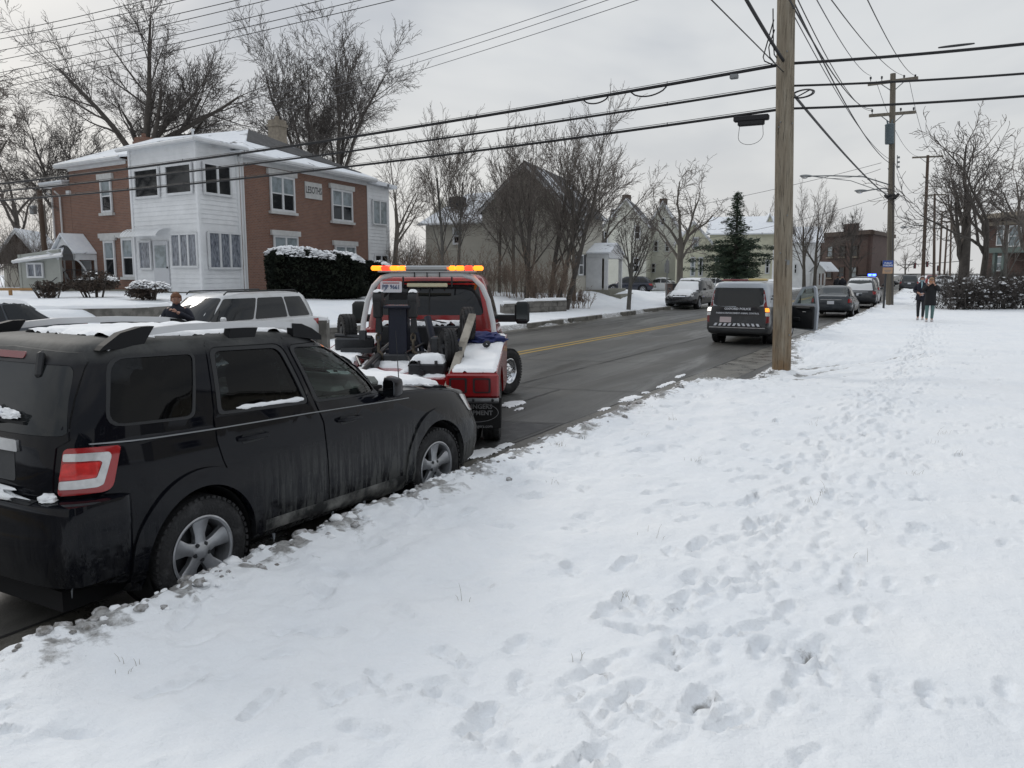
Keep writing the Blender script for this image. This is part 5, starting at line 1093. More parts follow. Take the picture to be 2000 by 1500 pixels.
class Wall:
    """vertical wall line p->q in plan; outward normal to the right of p->q seen from above is flipped toward the camera"""
    def __init__(s, p, q):
        s.p = Vector(p); s.q = Vector(q); s.t = (s.q-s.p).normalized(); s.len = (s.q-s.p).length; n = Vector((s.t.y, -s.t.x))
        if n.dot(-s.p) < 0: n = -n
        s.n = n
    def u(s, px):
        x, y, _, _ = ray(px, HOR); den = s.t.x*y-s.t.y*x          # p + t*u = k*(x,y)
        return -(s.p.x*y-s.p.y*x)/den
    def z(s, px, py):
        u = s.u(px); P = s.p+s.t*u; x, y, up, _ = ray(px, py); return EYE+up*(P.length/math.hypot(x, y))
    def pt(s, u, z, o=0): P = s.p+s.t*u+s.n*o; return (P.x, P.y, z)
    def box(s, mb, u0, u1, z0, z1, o0, o1, k=None):
        vs = [s.pt(u, z, o) for o in (o0, o1) for u, z in ((u0, z0), (u1, z0), (u1, z1), (u0, z1))]
        mb.add(vs, [(0, 1, 2, 3), (7, 6, 5, 4), (0, 4, 5, 1), (1, 5, 6, 2), (2, 6, 7, 3), (3, 7, 4, 0)], k)
def poly_z_range(poly, z):
    us = []
    for i in range(len(poly)):
        (a, za), (b_, zb) = poly[i-1], poly[i]
        if (za-z)*(zb-z) <= 0 and za != zb: us.append(a+(b_-a)*(z-za)/(zb-za))
    return (min(us), max(us)) if len(us) >= 2 else None
def siding(mb, w, poly, ex=.2, off=.0):
    """lapped boards over a convex polygon (u,z) on wall w"""
    z0 = min(p[1] for p in poly); z1 = max(p[1] for p in poly); z = z0
    while z < z1-.01:
        zt = min(z+ex, z1); a = poly_z_range(poly, z+.001); b_ = poly_z_range(poly, zt-.001)
        if a and b_:
            vs = [w.pt(a[0], z, off+.028), w.pt(a[1], z, off+.028), w.pt(b_[1], zt, off+.004), w.pt(b_[0], zt, off+.004), w.pt(a[0], z, off), w.pt(a[1], z, off)]
            mb.add(vs, [(0, 1, 2, 3), (4, 5, 1, 0)])
        z = zt
def wall_poly(mb, w, poly, thick=.2):
    n = len(poly); vs = [w.pt(u, z, 0) for u, z in poly]+[w.pt(u, z, -thick) for u, z in poly]
    mb.add(vs, [tuple(range(n)), tuple(range(2*n-1, n-1, -1))]+[(i, (i+1) % n, (i+1) % n+n, i+n) for i in range(n)])
def window(par, w, u0, u1, z0, z1, cols=1, sash=True, frame_w=.09, lintel=0, sill=True, glass='win_dark', glass2=None, off=.0, name='window', fm='trim_white', lm='stone_lintel'):
    b = MB(); fw = frame_w; o0, o1 = off+.02, off+.10
    w.box(b, u0, u0+fw, z0, z1, o0, o1); w.box(b, u1-fw, u1, z0, z1, o0, o1); w.box(b, u0+fw, u1-fw, z1-fw, z1, o0, o1); w.box(b, u0+fw, u1-fw, z0, z0+fw, o0, o1)
    cw = (u1-u0-2*fw)/cols
    for i in range(1, cols): w.box(b, u0+fw+cw*i-fw*.6, u0+fw+cw*i+fw*.6, z0+fw, z1-fw, o0, o1-.01)
    if sash: w.box(b, u0+fw, u1-fw, (z0+z1)/2-.03, (z0+z1)/2+.03, o0, o1-.03)
    f_ = b.build(name, M_(fm), par, False)
    if sash and glass2:
        g_ = MB(); w.box(g_, u0+fw*.5, u1-fw*.5, (z0+z1)/2, z1-fw*.5, off+.025, off+.045); g_.build('upper_pane', M_(glass2), f_, False)
        g_ = MB(); w.box(g_, u0+fw*.5, u1-fw*.5, z0+fw*.5, (z0+z1)/2, off+.022, off+.042); g_.build('lower_pane', M_(glass), f_, False)
    else:
        g_ = MB(); w.box(g_, u0+fw*.5, u1-fw*.5, z0+fw*.5, z1-fw*.5, off+.025, off+.045); g_.build('pane', M_(glass), f_, False)
    if lintel: g_ = MB(); w.box(g_, u0-.18, u1+.18, z1+.003, z1+lintel, off+.01, off+.14); g_.build('lintel', M_(lm), f_, False)
    if sill: g_ = MB(); w.box(g_, u0-.12, u1+.12, z0-.13, z0-.003, off+.01, off+.17); g_.build('sill', M_(lm), f_, False)
    return f_
def winpx(par, w, l, t, r_, bt, **k): 
    c = (l+r_)/2; u = sorted((w.u(l), w.u(r_))); return window(par, w, u[0], u[1], w.z(c, bt), w.z(c, t), **k)
def P2(px, d): return Vector(xy(px, d))
def slab(mb, pts, th=.12, k=None):
    """roof plane from 3-4 corner points with thickness"""
    n = len(pts); V = [Vector(p) for p in pts]; vs = V+[p-Vector((0, 0, th)) for p in V]
    mb.add(vs, [tuple(range(n)), tuple(range(2*n-1, n-1, -1))]+[(i, (i+1) % n, (i+1) % n+n, i+n) for i in range(n)], k)
def v3(p, z): return Vector((p.x, p.y, z))
def build_brick_house():
    H = empty('brick_house', (*P2(430, 44), .8), 0, 'two-storey red brick house with white siding porches and a name plaque', 'house')
    H.location = (0, 0, 0); c0 = P2(430, 44); H.location = (c0.x, c0.y, .8)
    inv = Matrix.Translation(-H.location)
    def fix(o): o.matrix_parent_inverse = inv; return o
    class PP: pass
    par = H
    before = set(bpy.data.objects)
    A = P2(394, 36); dr_ = P2(480, 38.6); dirR = Vector((math.sin(R(20.6)), math.cos(R(20.6)))); dirL = Vector((-math.sin(R(55)), math.cos(R(55))))
    def cam2(v): return Vector((v.x*math.cos(YAW)-v.y*math.sin(YAW), v.x*math.sin(YAW)+v.y*math.cos(YAW)))
    dR = cam2(dirR); dL = cam2(dirL)
    C = P2(476, 38.5); Rf = C+dR*11.3; wR = Wall(C, Rf)                 # right brick wall
    pL0 = P2(262, 39.7); wL = Wall(pL0, pL0+dL*9.5); uW = wL.u(148); uE = wL.u(113); zE = 7.5
    wA = Wall(A, A+dL*6.2); uA = wA.u(267); wB = Wall(A, A+dR*2.6)
    Lc = wL.p+wL.t*uW; back = Rf+(Lc-C)
    brick = M_('brick_red')
    b = MB()
    def boxwall(pts, z0, z1):
        n = len(pts); vs = [v3(p, z0) for p in pts]+[v3(p, z1) for p in pts]; b.add(vs, [tuple(range(n)), tuple(range(2*n-1, n-1, -1))]+[(i, (i+1) % n, (i+1) % n+n, i+n) for i in range(n)])
    boxwall([C, Rf, back, Lc, pL0-dL*.15], .3, zE)
    Le = wL.p+wL.t*uE
    boxwall([Lc+dL*.02, Le, Le+(Rf-C)*.7, Lc+(Rf-C)*.7+dL*.02], .3, 6.5)
    b.build('brick_wall', brick, par, False, uv=True)
    # foundation
    b = MB(); 
    for w, u0, u1 in ((wR, 0, wR.len), (wL, 0, uE)): w.box(b, u0, u1, .1, 1.25, .0, .06)
    b.build('foundation', M_('foundation'), par, False)
    # porch: lapped siding
    zP = 7.72
    b = MB(); zf0 = 1.22
    siding(b, wA, [(0, zf0), (uA, zf0), (uA, 2.95), (0, 2.95)], .2); siding(b, wA, [(0, 4.22), (uA, 4.22), (uA, 5.72), (0, 5.72)], .2); siding(b, wA, [(0, 7.2), (uA, 7.2), (uA, zP), (0, zP)], .2)
    siding(b, wB, [(0, zf0), (2.6, zf0), (2.6, 2.95), (0, 2.95)], .2); siding(b, wB, [(0, 4.22), (2.6, 4.22), (2.6, 5.72), (0, 5.72)], .2); siding(b, wB, [(0, 7.2), (2.6, 7.2), (2.6, zP), (0, zP)], .2)
    endA = wA.p+wA.t*uA
    pb = [A, A+dR*2.6, C-dL*.1+dR*.2, pL0+dR*.3, endA]; n = 5; vs = [v3(p, zf0) for p in pb]+[v3(p, zP) for p in pb]
    b.add(vs, [tuple(range(n)), tuple(range(2*n-1, n-1, -1))]+[(i, (i+1) % n, (i+1) % n+n, i+n) for i in range(n)])
    for w, u in ((wA, 0), (wA, uA), (wB, 2.6), (wB, 0)): w.box(b, u-.07, u+.07, zf0, zP, .0, .07)
    pr = b.build('corner_porch', M_('siding_white'), par, False)
    b = MB(); wA.box(b, 0, uA, .4, zf0-.003, -.5, -.05); wB.box(b, 0, 2.6, .4, zf0-.003, -.5, -.05); b.build('porch_base', M_('foundation'), pr, False)
    # porch windows
    for l, t, r_, bt, g_ in ((278, 331, 322, 386, 'win_dark'), (338, 322, 386, 379, 'win_dark')): winpx(pr, wA, l-2, t-2, r_+2, bt+2, sash=False, cols=1, sill=False, frame_w=.10, off=.03, glass=g_)
    for l, t, r_, bt in ((404, 322, 456, 381),): winpx(pr, wB, l-1, t-2, r_+1, bt+2, sash=False, cols=2, sill=False, frame_w=.10, off=.03, glass='win_dark', name='window')
    winpx(pr, wA, 277, 470, 301, 527, sash=False, sill=False, glass='win_curtain', off=.03); winpx(pr, wA, 340, 455, 392, 523, sash=False, cols=3, sill=False, glass='win_curtain', off=.03)
    winpx(pr, wB, 406, 453, 471, 526, sash=False, cols=3, sill=False, glass='win_curtain', off=.03)
    u = sorted((wA.u(304), wA.u(333))); z0, z1 = 1.26, wA.z(318, 473); b = MB(); wA.box(b, u[0], u[1], z0, z1+.05, .03, .08); dd = b.build('porch_door', M_('door_white'), pr, False)
    b = MB(); wA.box(b, u[0]+.16, u[1]-.16, z1-1.15, z1-.15, .08, .10); b.build('door_window', M_('win_blind'), dd, False); b = MB(); wA.box(b, u[0]+.05, u[0]+.10, z0+1.0, z0+1.08, .08, .14); b.build('door_knob', M_('steel_dark'), dd, False)
    # ribbed white awning over the door
    b = MB(); ua, ub = sorted((wA.u(268), wA.u(338))); za = wA.z(300, 459)
    for i in range(22):
        u0 = ua+(ub-ua)*i/22; u1 = ua+(ub-ua)*(i+1)/22; h_ = .02*(i % 2); pf = [(.05, za+.30), (.35, za+.26), (.6, za+.14), (.75, za-.02), (.75, za-.10)]
        for (oa, z_a), (ob, z_b) in zip(pf, pf[1:]): b.quad(wA.pt(u0, z_a+h_, oa), wA.pt(u1, z_a+h_, oa), wA.pt(u1, z_b+h_, ob), wA.pt(u0, z_b+h_, ob))
    b.build('door_awning', M_('siding_white'), pr, False)
    # rear porch at the far end
    Q = Rf+dL*-.0; wQ = Wall(Rf+dR*.02, Rf+dR*2.9); b = MB(); uq = wQ.u(762); siding(b, wQ, [(0, 1.2), (uq, 1.2), (uq, 7.2), (0, 7.2)], .2); q2 = wQ.p+wQ.t*uq
    pb = [wQ.p, q2, q2+dL*4, wQ.p+dL*4]; vs = [v3(p, 1.2) for p in pb]+[v3(p, 7.2) for p in pb]; b.add(vs, [(0, 1, 5, 4), (1, 2, 6, 5), (2, 3, 7, 6)]); rp_ = b.build('rear_porch', M_('siding_white'), par, False)
    winpx(rp_, wQ, 728, 391, 756, 440, sash=False, cols=2, sill=False, glass='win_blind', off=.03); winpx(rp_, wQ, 730, 497, 756, 530, sash=False, cols=2, sill=False, glass='win_dark', off=.03)
    b = MB(); slab(b, [v3(wQ.p-dL*-.0+wQ.n*.4, 7.45), v3(q2+wQ.n*.4+dR*.4, 7.35), v3(q2+dL*4+dR*.4, 7.35), v3(wQ.p+dL*4, 7.45)], .2); b.build('porch_roof', M_('roof_snowy'), rp_, False, uv=True)
    # brick wall windows
    kw = dict(lintel=.26, glass2='win_blind', cols=2, frame_w=.11)
    winpx(par, wR, 532, 344, 579, 414, **kw); winpx(par, wR, 650, 371, 690, 433, **kw); winpx(par, wR, 535, 461, 582, 498, sash=False, cols=2, lintel=.26, glass='win_blind'); winpx(par, wR, 654, 480, 694, 500, sash=False, cols=2, lintel=.26, glass='win_blind')
    kw['cols'] = 1
    winpx(par, wL, 209, 351, 230, 416, **kw); winpx(par, wL, 208, 470, 229, 541, **kw); winpx(par, wL, 243, 465, 266, 541, **kw)
    b = MB(); wL.box(b, wL.u(269), wL.u(200), wL.z(235, 464), wL.z(235, 455), .01, .12); b.build('lintel', M_('stone_lintel'), par, False)
    # name plaque with raised frame
    b = MB(); us = sorted((wR.u(600), wR.u(632))); zc = wR.z(616, 373); wR.box(b, us[0], us[1], zc-.42, zc+.42, .01, .06); pq = b.build('name_plaque', M_('stone_lintel'), par, False)
    Mt = frame(wR.pt((us[0]+us[1])/2, zc, .064), (wR.t.x, wR.t.y, 0) if Vector((wR.t.x, wR.t.y, 0)).cross(Vector((wR.n.x, wR.n.y, 0))).z < 0 else (-wR.t.x, -wR.t.y, 0), (wR.n.x, wR.n.y, 0))
    text('plaque_lettering', 'LESOTHS', .50, Mt, M_('steel_dark'), pq, sx=.72, bold=.008)
    # white utility bits
    b = MB(); u = wL.u(147); wL.box(b, u-.15, u+.15, wL.z(147, 382), wL.z(147, 373), .0, .12); b.build('vent_cover', M_('trim_white'), par, False)
    for w, px, t, bt, nm in ((wR, 479, 318, 562, 'downspout'), (wL, 131, 375, 552, 'downspout'), (wL, 116, 378, 560, 'downspout')):
        u = w.u(px); b = MB(); b.tube([w.pt(u, w.z(px, t), .35), w.pt(u, w.z(px, t+8), .1), w.pt(u, 1.0, .1)], .05, 6); b.build(nm, M_('pipe_white'), par)
    # roof
    oh = .55; z0 = zE+.02; d0 = -(dR+dL); 
    Ec = A+(-dR*.45-dL*.45); e1 = v3(Rf-dL*.5+dR*.5, z0); e2 = v3(back+dL*.5+dR*.5, z0); e3 = v3(Lc-dR*.5+dL*.6, z0); e0 = v3(C-dL*.5-dR*.3, z0); e0b = v3(pL0-dR*.5, z0)
    rA = at(485, 253, 45.5); rB = at(303, 270, 47)
    b = MB()
    slab(b, [e0, e1, rA], .1); slab(b, [e1, e2, rA], .1); slab(b, [e2, e3, rB, rA], .1); slab(b, [e3, e0b, rB], .1); slab(b, [e0b, e0, rA, rB], .1)
    rf = b.build('roof', [M_('roof_snowy')], par, False, uv=True)
    b = MB(); slab(b, [v3(Ec, zP+.05), v3(A+dR*3.0-dL*.45, zP+.04), (e0+rA)/2+Vector((0, 0, -.3)), v3(A+dR*3+dL*2.5, zP+.75), v3(endA+dL*.45-dR*.45, zP+.02)], .18)
    b.build('porch_roof', M_('roof_snowy'), par, False, uv=True)
    # bare shingles on the right hip slope, laid proud of the snow
    b = MB(); nrm = (e1-e0).cross(rA-e0).normalized(); nrm = nrm if nrm.z > 0 else -nrm
    q = lambda s_, t_: e0.lerp(e1, s_).lerp(rA, t_)+nrm*.03
    slab(b, [q(.02, .42), q(.30, .35), q(.62, .22), q(.97, .10), q(.97, .42), rA+nrm*.03], .02)
    b.build('bare_shingles', M_('roof_bare'), rf, False, uv=True)
    # soffit and fascia/gutters
    b = MB()
    for p, q_ in ((e0, e1), (e3, e0b)): b.tube([p-Vector((0, 0, .10)), q_-Vector((0, 0, .10))], .085, 6)
    for p, q_ in ((v3(Ec, zP-.08), v3(A+dR*3.0-dL*.45, zP-.08)), (v3(Ec, zP-.08), v3(endA+dL*.45-dR*.45, zP-.10))): b.tube([p, q_], .085, 6)
    b.build('gutter', M_('trim_white'), par)
    b = MB(); 
    for pts in ([C, Rf, Rf-dL*.5+dR*.5, C-dL*.5-dR*.3], [pL0, Lc, Lc-dR*.5+dL*.6, pL0-dR*.5]): slab(b, [v3(p, z0-.16) for p in pts], .06)
    slab(b, [v3(p, 6.62) for p in (Lc+dL*.1-dR*.4, Le-dR*.4+dL*.6, Le+dR*6+dL*.6, Lc+dR*6)], .16)
    wR.box(b, -.1, wR.len, z0-.42, z0-.19, .01, .05); wL.box(b, .1, uW, z0-.36, z0-.19, .01, .05)
    b.build('soffit', M_('trim_white'), par, False)
    b = MB(); slab(b, [v3(Lc+dL*.1-dR*.45, 6.72), v3(Le-dR*.45+dL*.65, 6.7), v3(Le+dR*6+dL*.65, 7.3), v3(Lc+dR*6, 7.3)], .09); b.build('wing_roof', M_('roof_snowy'), par, False, uv=True)
    # chimneys, vent pipes
    for px, t, bt, w_, d, m in ((541, 236, 285, .72, 48, 'tan_stone'), (281, 270, 292, .75, 48, 'brick_red')):
        p = at(px, t, d); b = MB(); b.box((p.x, p.y, p.z-1.2), (w_, w_, 2.4)); b.box((p.x, p.y, p.z-.02), (w_*.85, w_*.85, .12)); b.box((p.x, p.y, p.z-.28), (w_+.12, w_+.12, .14)); b.tube([(p.x, p.y, p.z), (p.x, p.y, p.z+.25)], .12, 8); b.build('chimney', M_(m), rf, False, uv=True)
    for px, t, d in ((376, 253, 44.5), (411, 266, 44)):
        p = at(px, t, d); b = MB(); b.tube([(p.x, p.y, p.z-1.2), (p.x, p.y, p.z)], .06, 8); b.tube([(p.x, p.y, p.z-.06), (p.x, p.y, p.z+.02)], .11, 8); b.build('vent_pipe', M_('trim_white'), rf)
    # gabled door hood with curved brackets on the left facade
    u0, u1 = wL.u(190), wL.u(147); um = (u0+u1)/2; zt = wL.z(165, 457); ze = zt-.95; dep = 1.05
    b = MB()
    for ua_, ub_ in ((u0-.1, um), (u1+.1, um)): slab(b, [wL.pt(ua_, ze, .02), wL.pt(ua_, ze, dep+.15), wL.pt(ub_, zt, dep+.15), wL.pt(ub_, zt, .02)], .07)
    hd = b.build('door_hood', M_('roof_snowy'), par, False, uv=True)
    b = MB(); arc = [(u0+(u1-u0)*(.5-.42*math.cos(PI*i/10)), ze-.35+.72*math.sin(PI*i/10)) for i in range(11)]
    poly = [(u1, ze-.1), (um, zt-.1), (u0, ze-.1), (u0, ze-.38)]+arc+[(u1, ze-.38)]
    n = len(poly); b.add([wL.pt(u, z, dep) for u, z in poly]+[wL.pt(u, z, dep-.08) for u, z in poly], [tuple(range(n)), tuple(range(2*n-1, n-1, -1))]+[(i, (i+1) % n, (i+1) % n+n, i+n) for i in range(n)])
    wL.box(b, u0-.04, u0+.08, ze-.38, ze-.08, .05, dep); wL.box(b, u1-.08, u1+.04, ze-.38, ze-.08, .05, dep)
    for u in (u0, u1): b.tube([wL.pt(u, ze-.35-1.5*t*t, dep*(1-t)**.7*1.0+.03) for t in [i/8 for i in range(9)]], .05, 6)
    for u in (u0, u1): wL.box(b, u-.06, u+.06, ze-2.1, ze-.1, .01, .10)
    b.build('hood_bracket', M_('trim_white'), hd, False)
    b = MB(); wL.box(b, wL.u(180), wL.u(163), 1.3, ze-.4, .01, .09); b.build('front_door', M_('door_white'), par, False)
    b = MB(); wL.box(b, u0, u1, .7, 1.25, .05, 1.6); b.build('stoop', M_('foundation'), par, False)
    b = MB(); z = 1.3; b.tube([wL.pt(u0, z+.9, .2), wL.pt(u0, z+.9, 1.5), wL.pt(u0+.2, z+.1, 2.5)], .02, 5)
    for i in range(8): b.tube([wL.pt(u0, z, .2+.18*i), wL.pt(u0, z+.9, .2+.18*i)], .012, 4)
    b.build('stoop_railing', M_('black_plastic'), par)
    for o in set(bpy.data.objects)-before:
        if o.parent == H: o.matrix_parent_inverse = inv
build_brick_house()
def simple_house(name, label, objs, cat='house', base=None):
    """runs a builder and reparents what it makes at top level under one Empty"""
    before = set(bpy.data.objects); H = empty(name, (base.x, base.y, base.z), 0, label, cat); objs(H)
    inv = Matrix.Translation(-H.location)
    for o in set(bpy.data.objects)-before:
        if o.parent == H: o.matrix_parent_inverse = inv
    return H
def gable_block(H, G0, G1, depth_dir, depth, z0, ze, zp, wallm, roofm, ex=.2, oh=.35, trim='trim_white'):
    """block whose gable end runs G0->G1; returns gable wall, right side wall"""
    wg = Wall(G0, G1); b = MB(); L_ = wg.len; gp = [(0, z0), (L_, z0), (L_, ze), (L_/2, zp), (0, ze)]; siding(b, wg, gp, ex); wall_poly(b, wg, gp, .15)
    D = depth_dir.normalized()*depth; ws = Wall(G1, G1+D); siding(b, ws, [(0, z0), (depth, z0), (depth, ze), (0, ze)], ex); wall_poly(b, ws, [(0, z0), (depth, z0), (depth, ze), (0, ze)], .15)
    wl = Wall(G0, G0+D); wall_poly(b, wl, [(0, z0), (depth, z0), (depth, ze), (0, ze)], .15); wall_poly(b, Wall(G0+D, G1+D), gp, .15)
    b.build('wall', M_(wallm), H, False)
    t = (G1-G0).normalized(); pk = (G0+G1)/2; dn = depth_dir.normalized(); sl_ = (zp-ze)/(L_/2)
    b = MB(); f0, f1 = -dn*oh, D+dn*oh
    for s, e in ((1, G1), (-1, G0)): slab(b, [v3(pk+f0, zp+.08), v3(e+t*s*oh+f0, ze-sl_*oh+.08), v3(e+t*s*oh+f1, ze-sl_*oh+.08), v3(pk+f1, zp+.08)], .1)
    rf = b.build('roof', M_(roofm), H, False, uv=True)
    b = MB()
    for s, e in ((1, G1), (-1, G0)): slab(b, [v3(pk+f0*1.05, zp-.03), v3(e+t*s*oh+f0*1.05, ze-sl_*oh-.03), v3(e+t*s*oh+f0*.9, ze-sl_*oh-.03), v3(pk+f0*.9, zp-.03)], .2)
    b.build('barge_board', M_(trim), rf, False)
    return wg, ws, rf
def cdir(deg): v = Vector((math.sin(R(deg)), math.cos(R(deg)))); return Vector((v.x*math.cos(YAW)-v.y*math.sin(YAW), v.x*math.sin(YAW)+v.y*math.cos(YAW)))
# grey annex left of the brick house
def annex(H):
    p, q = P2(41, 41), P2(118, 40.0); w = Wall(p, q); b = MB(); zt = 2.95; poly = [(0, .7), (w.len, .7), (w.len, zt+.25), (0, zt)]; siding(b, w, poly, .16); wall_poly(b, w, poly, .12); w2 = Wall(p, p+cdir(-20)*4); wall_poly(b, w2, [(0, .7), (4, .7), (4, zt), (0, zt)], .1)
    for u in (0, w.len): w.box(b, u-.06, u+.06, .7, zt, 0, .05)
    b.build('wall', M_('siding_grey'), H, False)
    winpx(H, w, 56, 513, 88, 543, cols=2, sash=False, glass='win_curtain', sill=False, off=.03, fm='trim_white')
    b = MB(); n = Vector((w.n.x, w.n.y)); slab(b, [at(24, 509, 40.3), at(120, 496, 39.4), at(126, 481, 42), at(50, 498, 44)], .14); b.build('roof', M_('roof_snowy'), H, False, uv=True)
    b = MB(); b.tube([at(24, 511, 40.2), at(121, 499, 39.3)], .07, 6); u = w.u(112); b.tube([w.pt(u, zt+.1, .5), w.pt(u+.3, zt-.2, .1), w.pt(w.len, zt-.25, .1)], .05, 6); b.build('gutter', M_('trim_white'), H)
simple_house('annex', 'low grey clapboard annex with a small white window, left of the brick house', annex, 'shed', v3(P2(80, 42), .7))
# taupe clapboard house
def taupe(H):
    G0, G1 = P2(947, 47.5), P2(1108, 46.5); dd = cdir(17.5); ze, zp = 5.75, 8.15
    wg, ws, rf = gable_block(H, G0, G1, dd, 9.8, .8, ze, zp, 'siding_taupe', 'roof_patchy')
    # left wing
    p, q = P2(836, 52), P2(952, 49.5); w = Wall(p, q); b = MB(); zt = 5.15; siding(b, w, [(0, .8), (w.len, .8), (w.len, zt), (0, zt)], .2); wall_poly(b, w, [(0, .8), (w.len, .8), (w.len, zt), (0, zt)], .12); wall_poly(b, Wall(p, p+dd*5), [(0, .8), (5, .8), (5, zt), (2.5, 6.9), (0, zt)], .12); b.build('wing_wall', M_('siding_taupe'), H, False)
    b = MB(); n = Vector((w.n.x, w.n.y)); slab(b, [v3(p+n*.4-w.t*.4, zt-.05), v3(q+n*.4, zt-.05), v3(q-n*3+w.t*1, 7.1), v3(p-n*3+w.t*.9, 7.1)], .14); r2 = b.build('wing_roof', M_('roof_snowy'), H, False, uv=True)
    b = MB(); b.tube([v3(p+n*.45-w.t*.4, zt-.14), v3(q+n*.45, zt-.14)], .07, 6); b.build('gutter', M_('trim_white'), H)
    pc = at(893, 388, 52); b = MB(); b.box((pc.x, pc.y, pc.z-.2), (1.0, .7, .6), bev=.1); b.build('roof_vent', M_('shutter'), r2)
    winpx(H, w, 887, 444, 903, 478, glass='win_dark', glass2='win_blind', off=.03, sill=False, frame_w=.12)
    for px, t, bt in ((1132, 425, 462), (1132, 497, 538)):
        winpx(H, ws, px-5, t, px+4, bt, glass='win_dark', off=.03, sill=False)
        for q_ in (px-10, px+8): b = MB(); uu = sorted((ws.u(q_-2), ws.u(q_+2))); ws.box(b, uu[0], uu[1], ws.z(px, bt), ws.z(px, t), .03, .07); b.build('shutter', M_('shutter'), H, False)
    winpx(H, ws, 1102+12, 430, 1109+12, 452, off=.03, sill=False) if 0 else None
    # front porch hood on columns
    u0, u1 = ws.u(1144), ws.u(1176); um = (u0+u1)/2; dep = 1.5; zt, ze_ = 3.95, 3.3
    b = MB()
    for a_ in (u0-.1, u1+.1): slab(b, [ws.pt(a_, ze_, .02), ws.pt(a_, ze_, dep), ws.pt(um, zt, dep), ws.pt(um, zt, .02)], .09)
    pr = b.build('porch_roof', M_('roof_snowy'), H, False, uv=True); b = MB(); b.add([ws.pt(u0, ze_-.1, dep-.1), ws.pt(u1, ze_-.1, dep-.1), ws.pt(um, zt-.1, dep-.1)], [(0, 1, 2)]); ws.box(b, u0, u1, ze_-.35, ze_-.1, .05, dep-.06)
    for u in (u0+.1, u1-.1): ws.box(b, u-.11, u+.11, 1.0, ze_-.35, dep-.35, dep-.13)
    ws.box(b, u0+.0, u0+.12, 1.0, ze_-.3, .02, 1.0)
    b.build('porch_column', M_('trim_white'), pr, False)
    b = MB(); ws.box(b, um-.5, um+.5, 1.05, 3.1, .03, .08); b.build('front_door', M_('shutter'), H, False)
    b = MB(); ws.box(b, u0-.2, u1+.2, .4, 1.0, .05, dep+.1); ws.box(b, u0, u1, .3, .7, dep+.1, dep+.7); b.build('porch_step', M_('foundation'), H, False)
simple_house('clapboard_house', 'taupe clapboard house with a broad front gable, behind the bare trees', taupe, 'house', v3(P2(1040, 50), .8))
mat('chim_dark', (.07, .05, .04), .9)
def white1(H):
    G0, G1 = P2(1180, 80), P2(1262, 78.5); dd = cdir(14); wg, ws, rf = gable_block(H, G0, G1, dd, 11, .1, 6.7, 9.0, 'siding_ivory', 'roof_patchy')
    for l, t, r_, bt in ((1193, 408, 1204, 424), (1174+4, 452, 1187, 477), (1236, 503, 1249, 532), (1238, 440, 1250, 468)): winpx(H, wg, l, t, r_, bt, glass='win_dark', off=.03, sill=False, frame_w=.1)
    G2, G3 = P2(1258, 85), P2(1326, 83.5); wg2, ws2, rf2 = gable_block(H, G2, G3, dd, 9, .1, 6.2, 9.1, 'siding_ivory', 'roof_snowy')
    [winpx(H, wg2, l, t, r_, bt, off=.03, sill=False) for l, t, r_, bt in ((1298, 514, 1307, 533), (1276, 470, 1285, 492), (1298, 470, 1307, 492), (1272, 514, 1281, 533), (1288, 425, 1297, 440))]
    for px, t, d in ((1224, 381, 84), (1296, 388, 92)):
        p = at(px, t, d); b = MB(); b.box((p.x, p.y, p.z-.8), (.7, .7, 1.6)); b.build('chimney', M_('chim_dark'), rf, False)
simple_house('white_house', 'pale ivory house with two steep snow-dusted gables, right of the taupe house', white1, 'house', v3(P2(1250, 84), .3))
def cream1(H):
    G0, G1 = P2(1322, 76), P2(1384, 75); wg, ws, rf = gable_block(H, G0, G1, cdir(12), 12, .2, 5.0, 6.6, 'siding_cream', 'roof_snowy')
    for l, t, r_, bt in ((1348, 502, 1358, 540), (1364, 502, 1373, 540), (1351, 463, 1363, 487)): winpx(H, wg, l, t, r_, bt, glass='win_blind' if l < 1360 else 'win_dark', off=.03, sill=False, frame_w=.12)
    b = MB(); wg.box(b, wg.u(1342), wg.u(1378), .2, wg.z(1360, 497), .03, .9); b.build('bay', M_('siding_cream'), H, False) if 0 else None
simple_house('cream_house', 'cream house with two tall narrow windows under a small gable', cream1, 'house', v3(P2(1353, 78), .2))
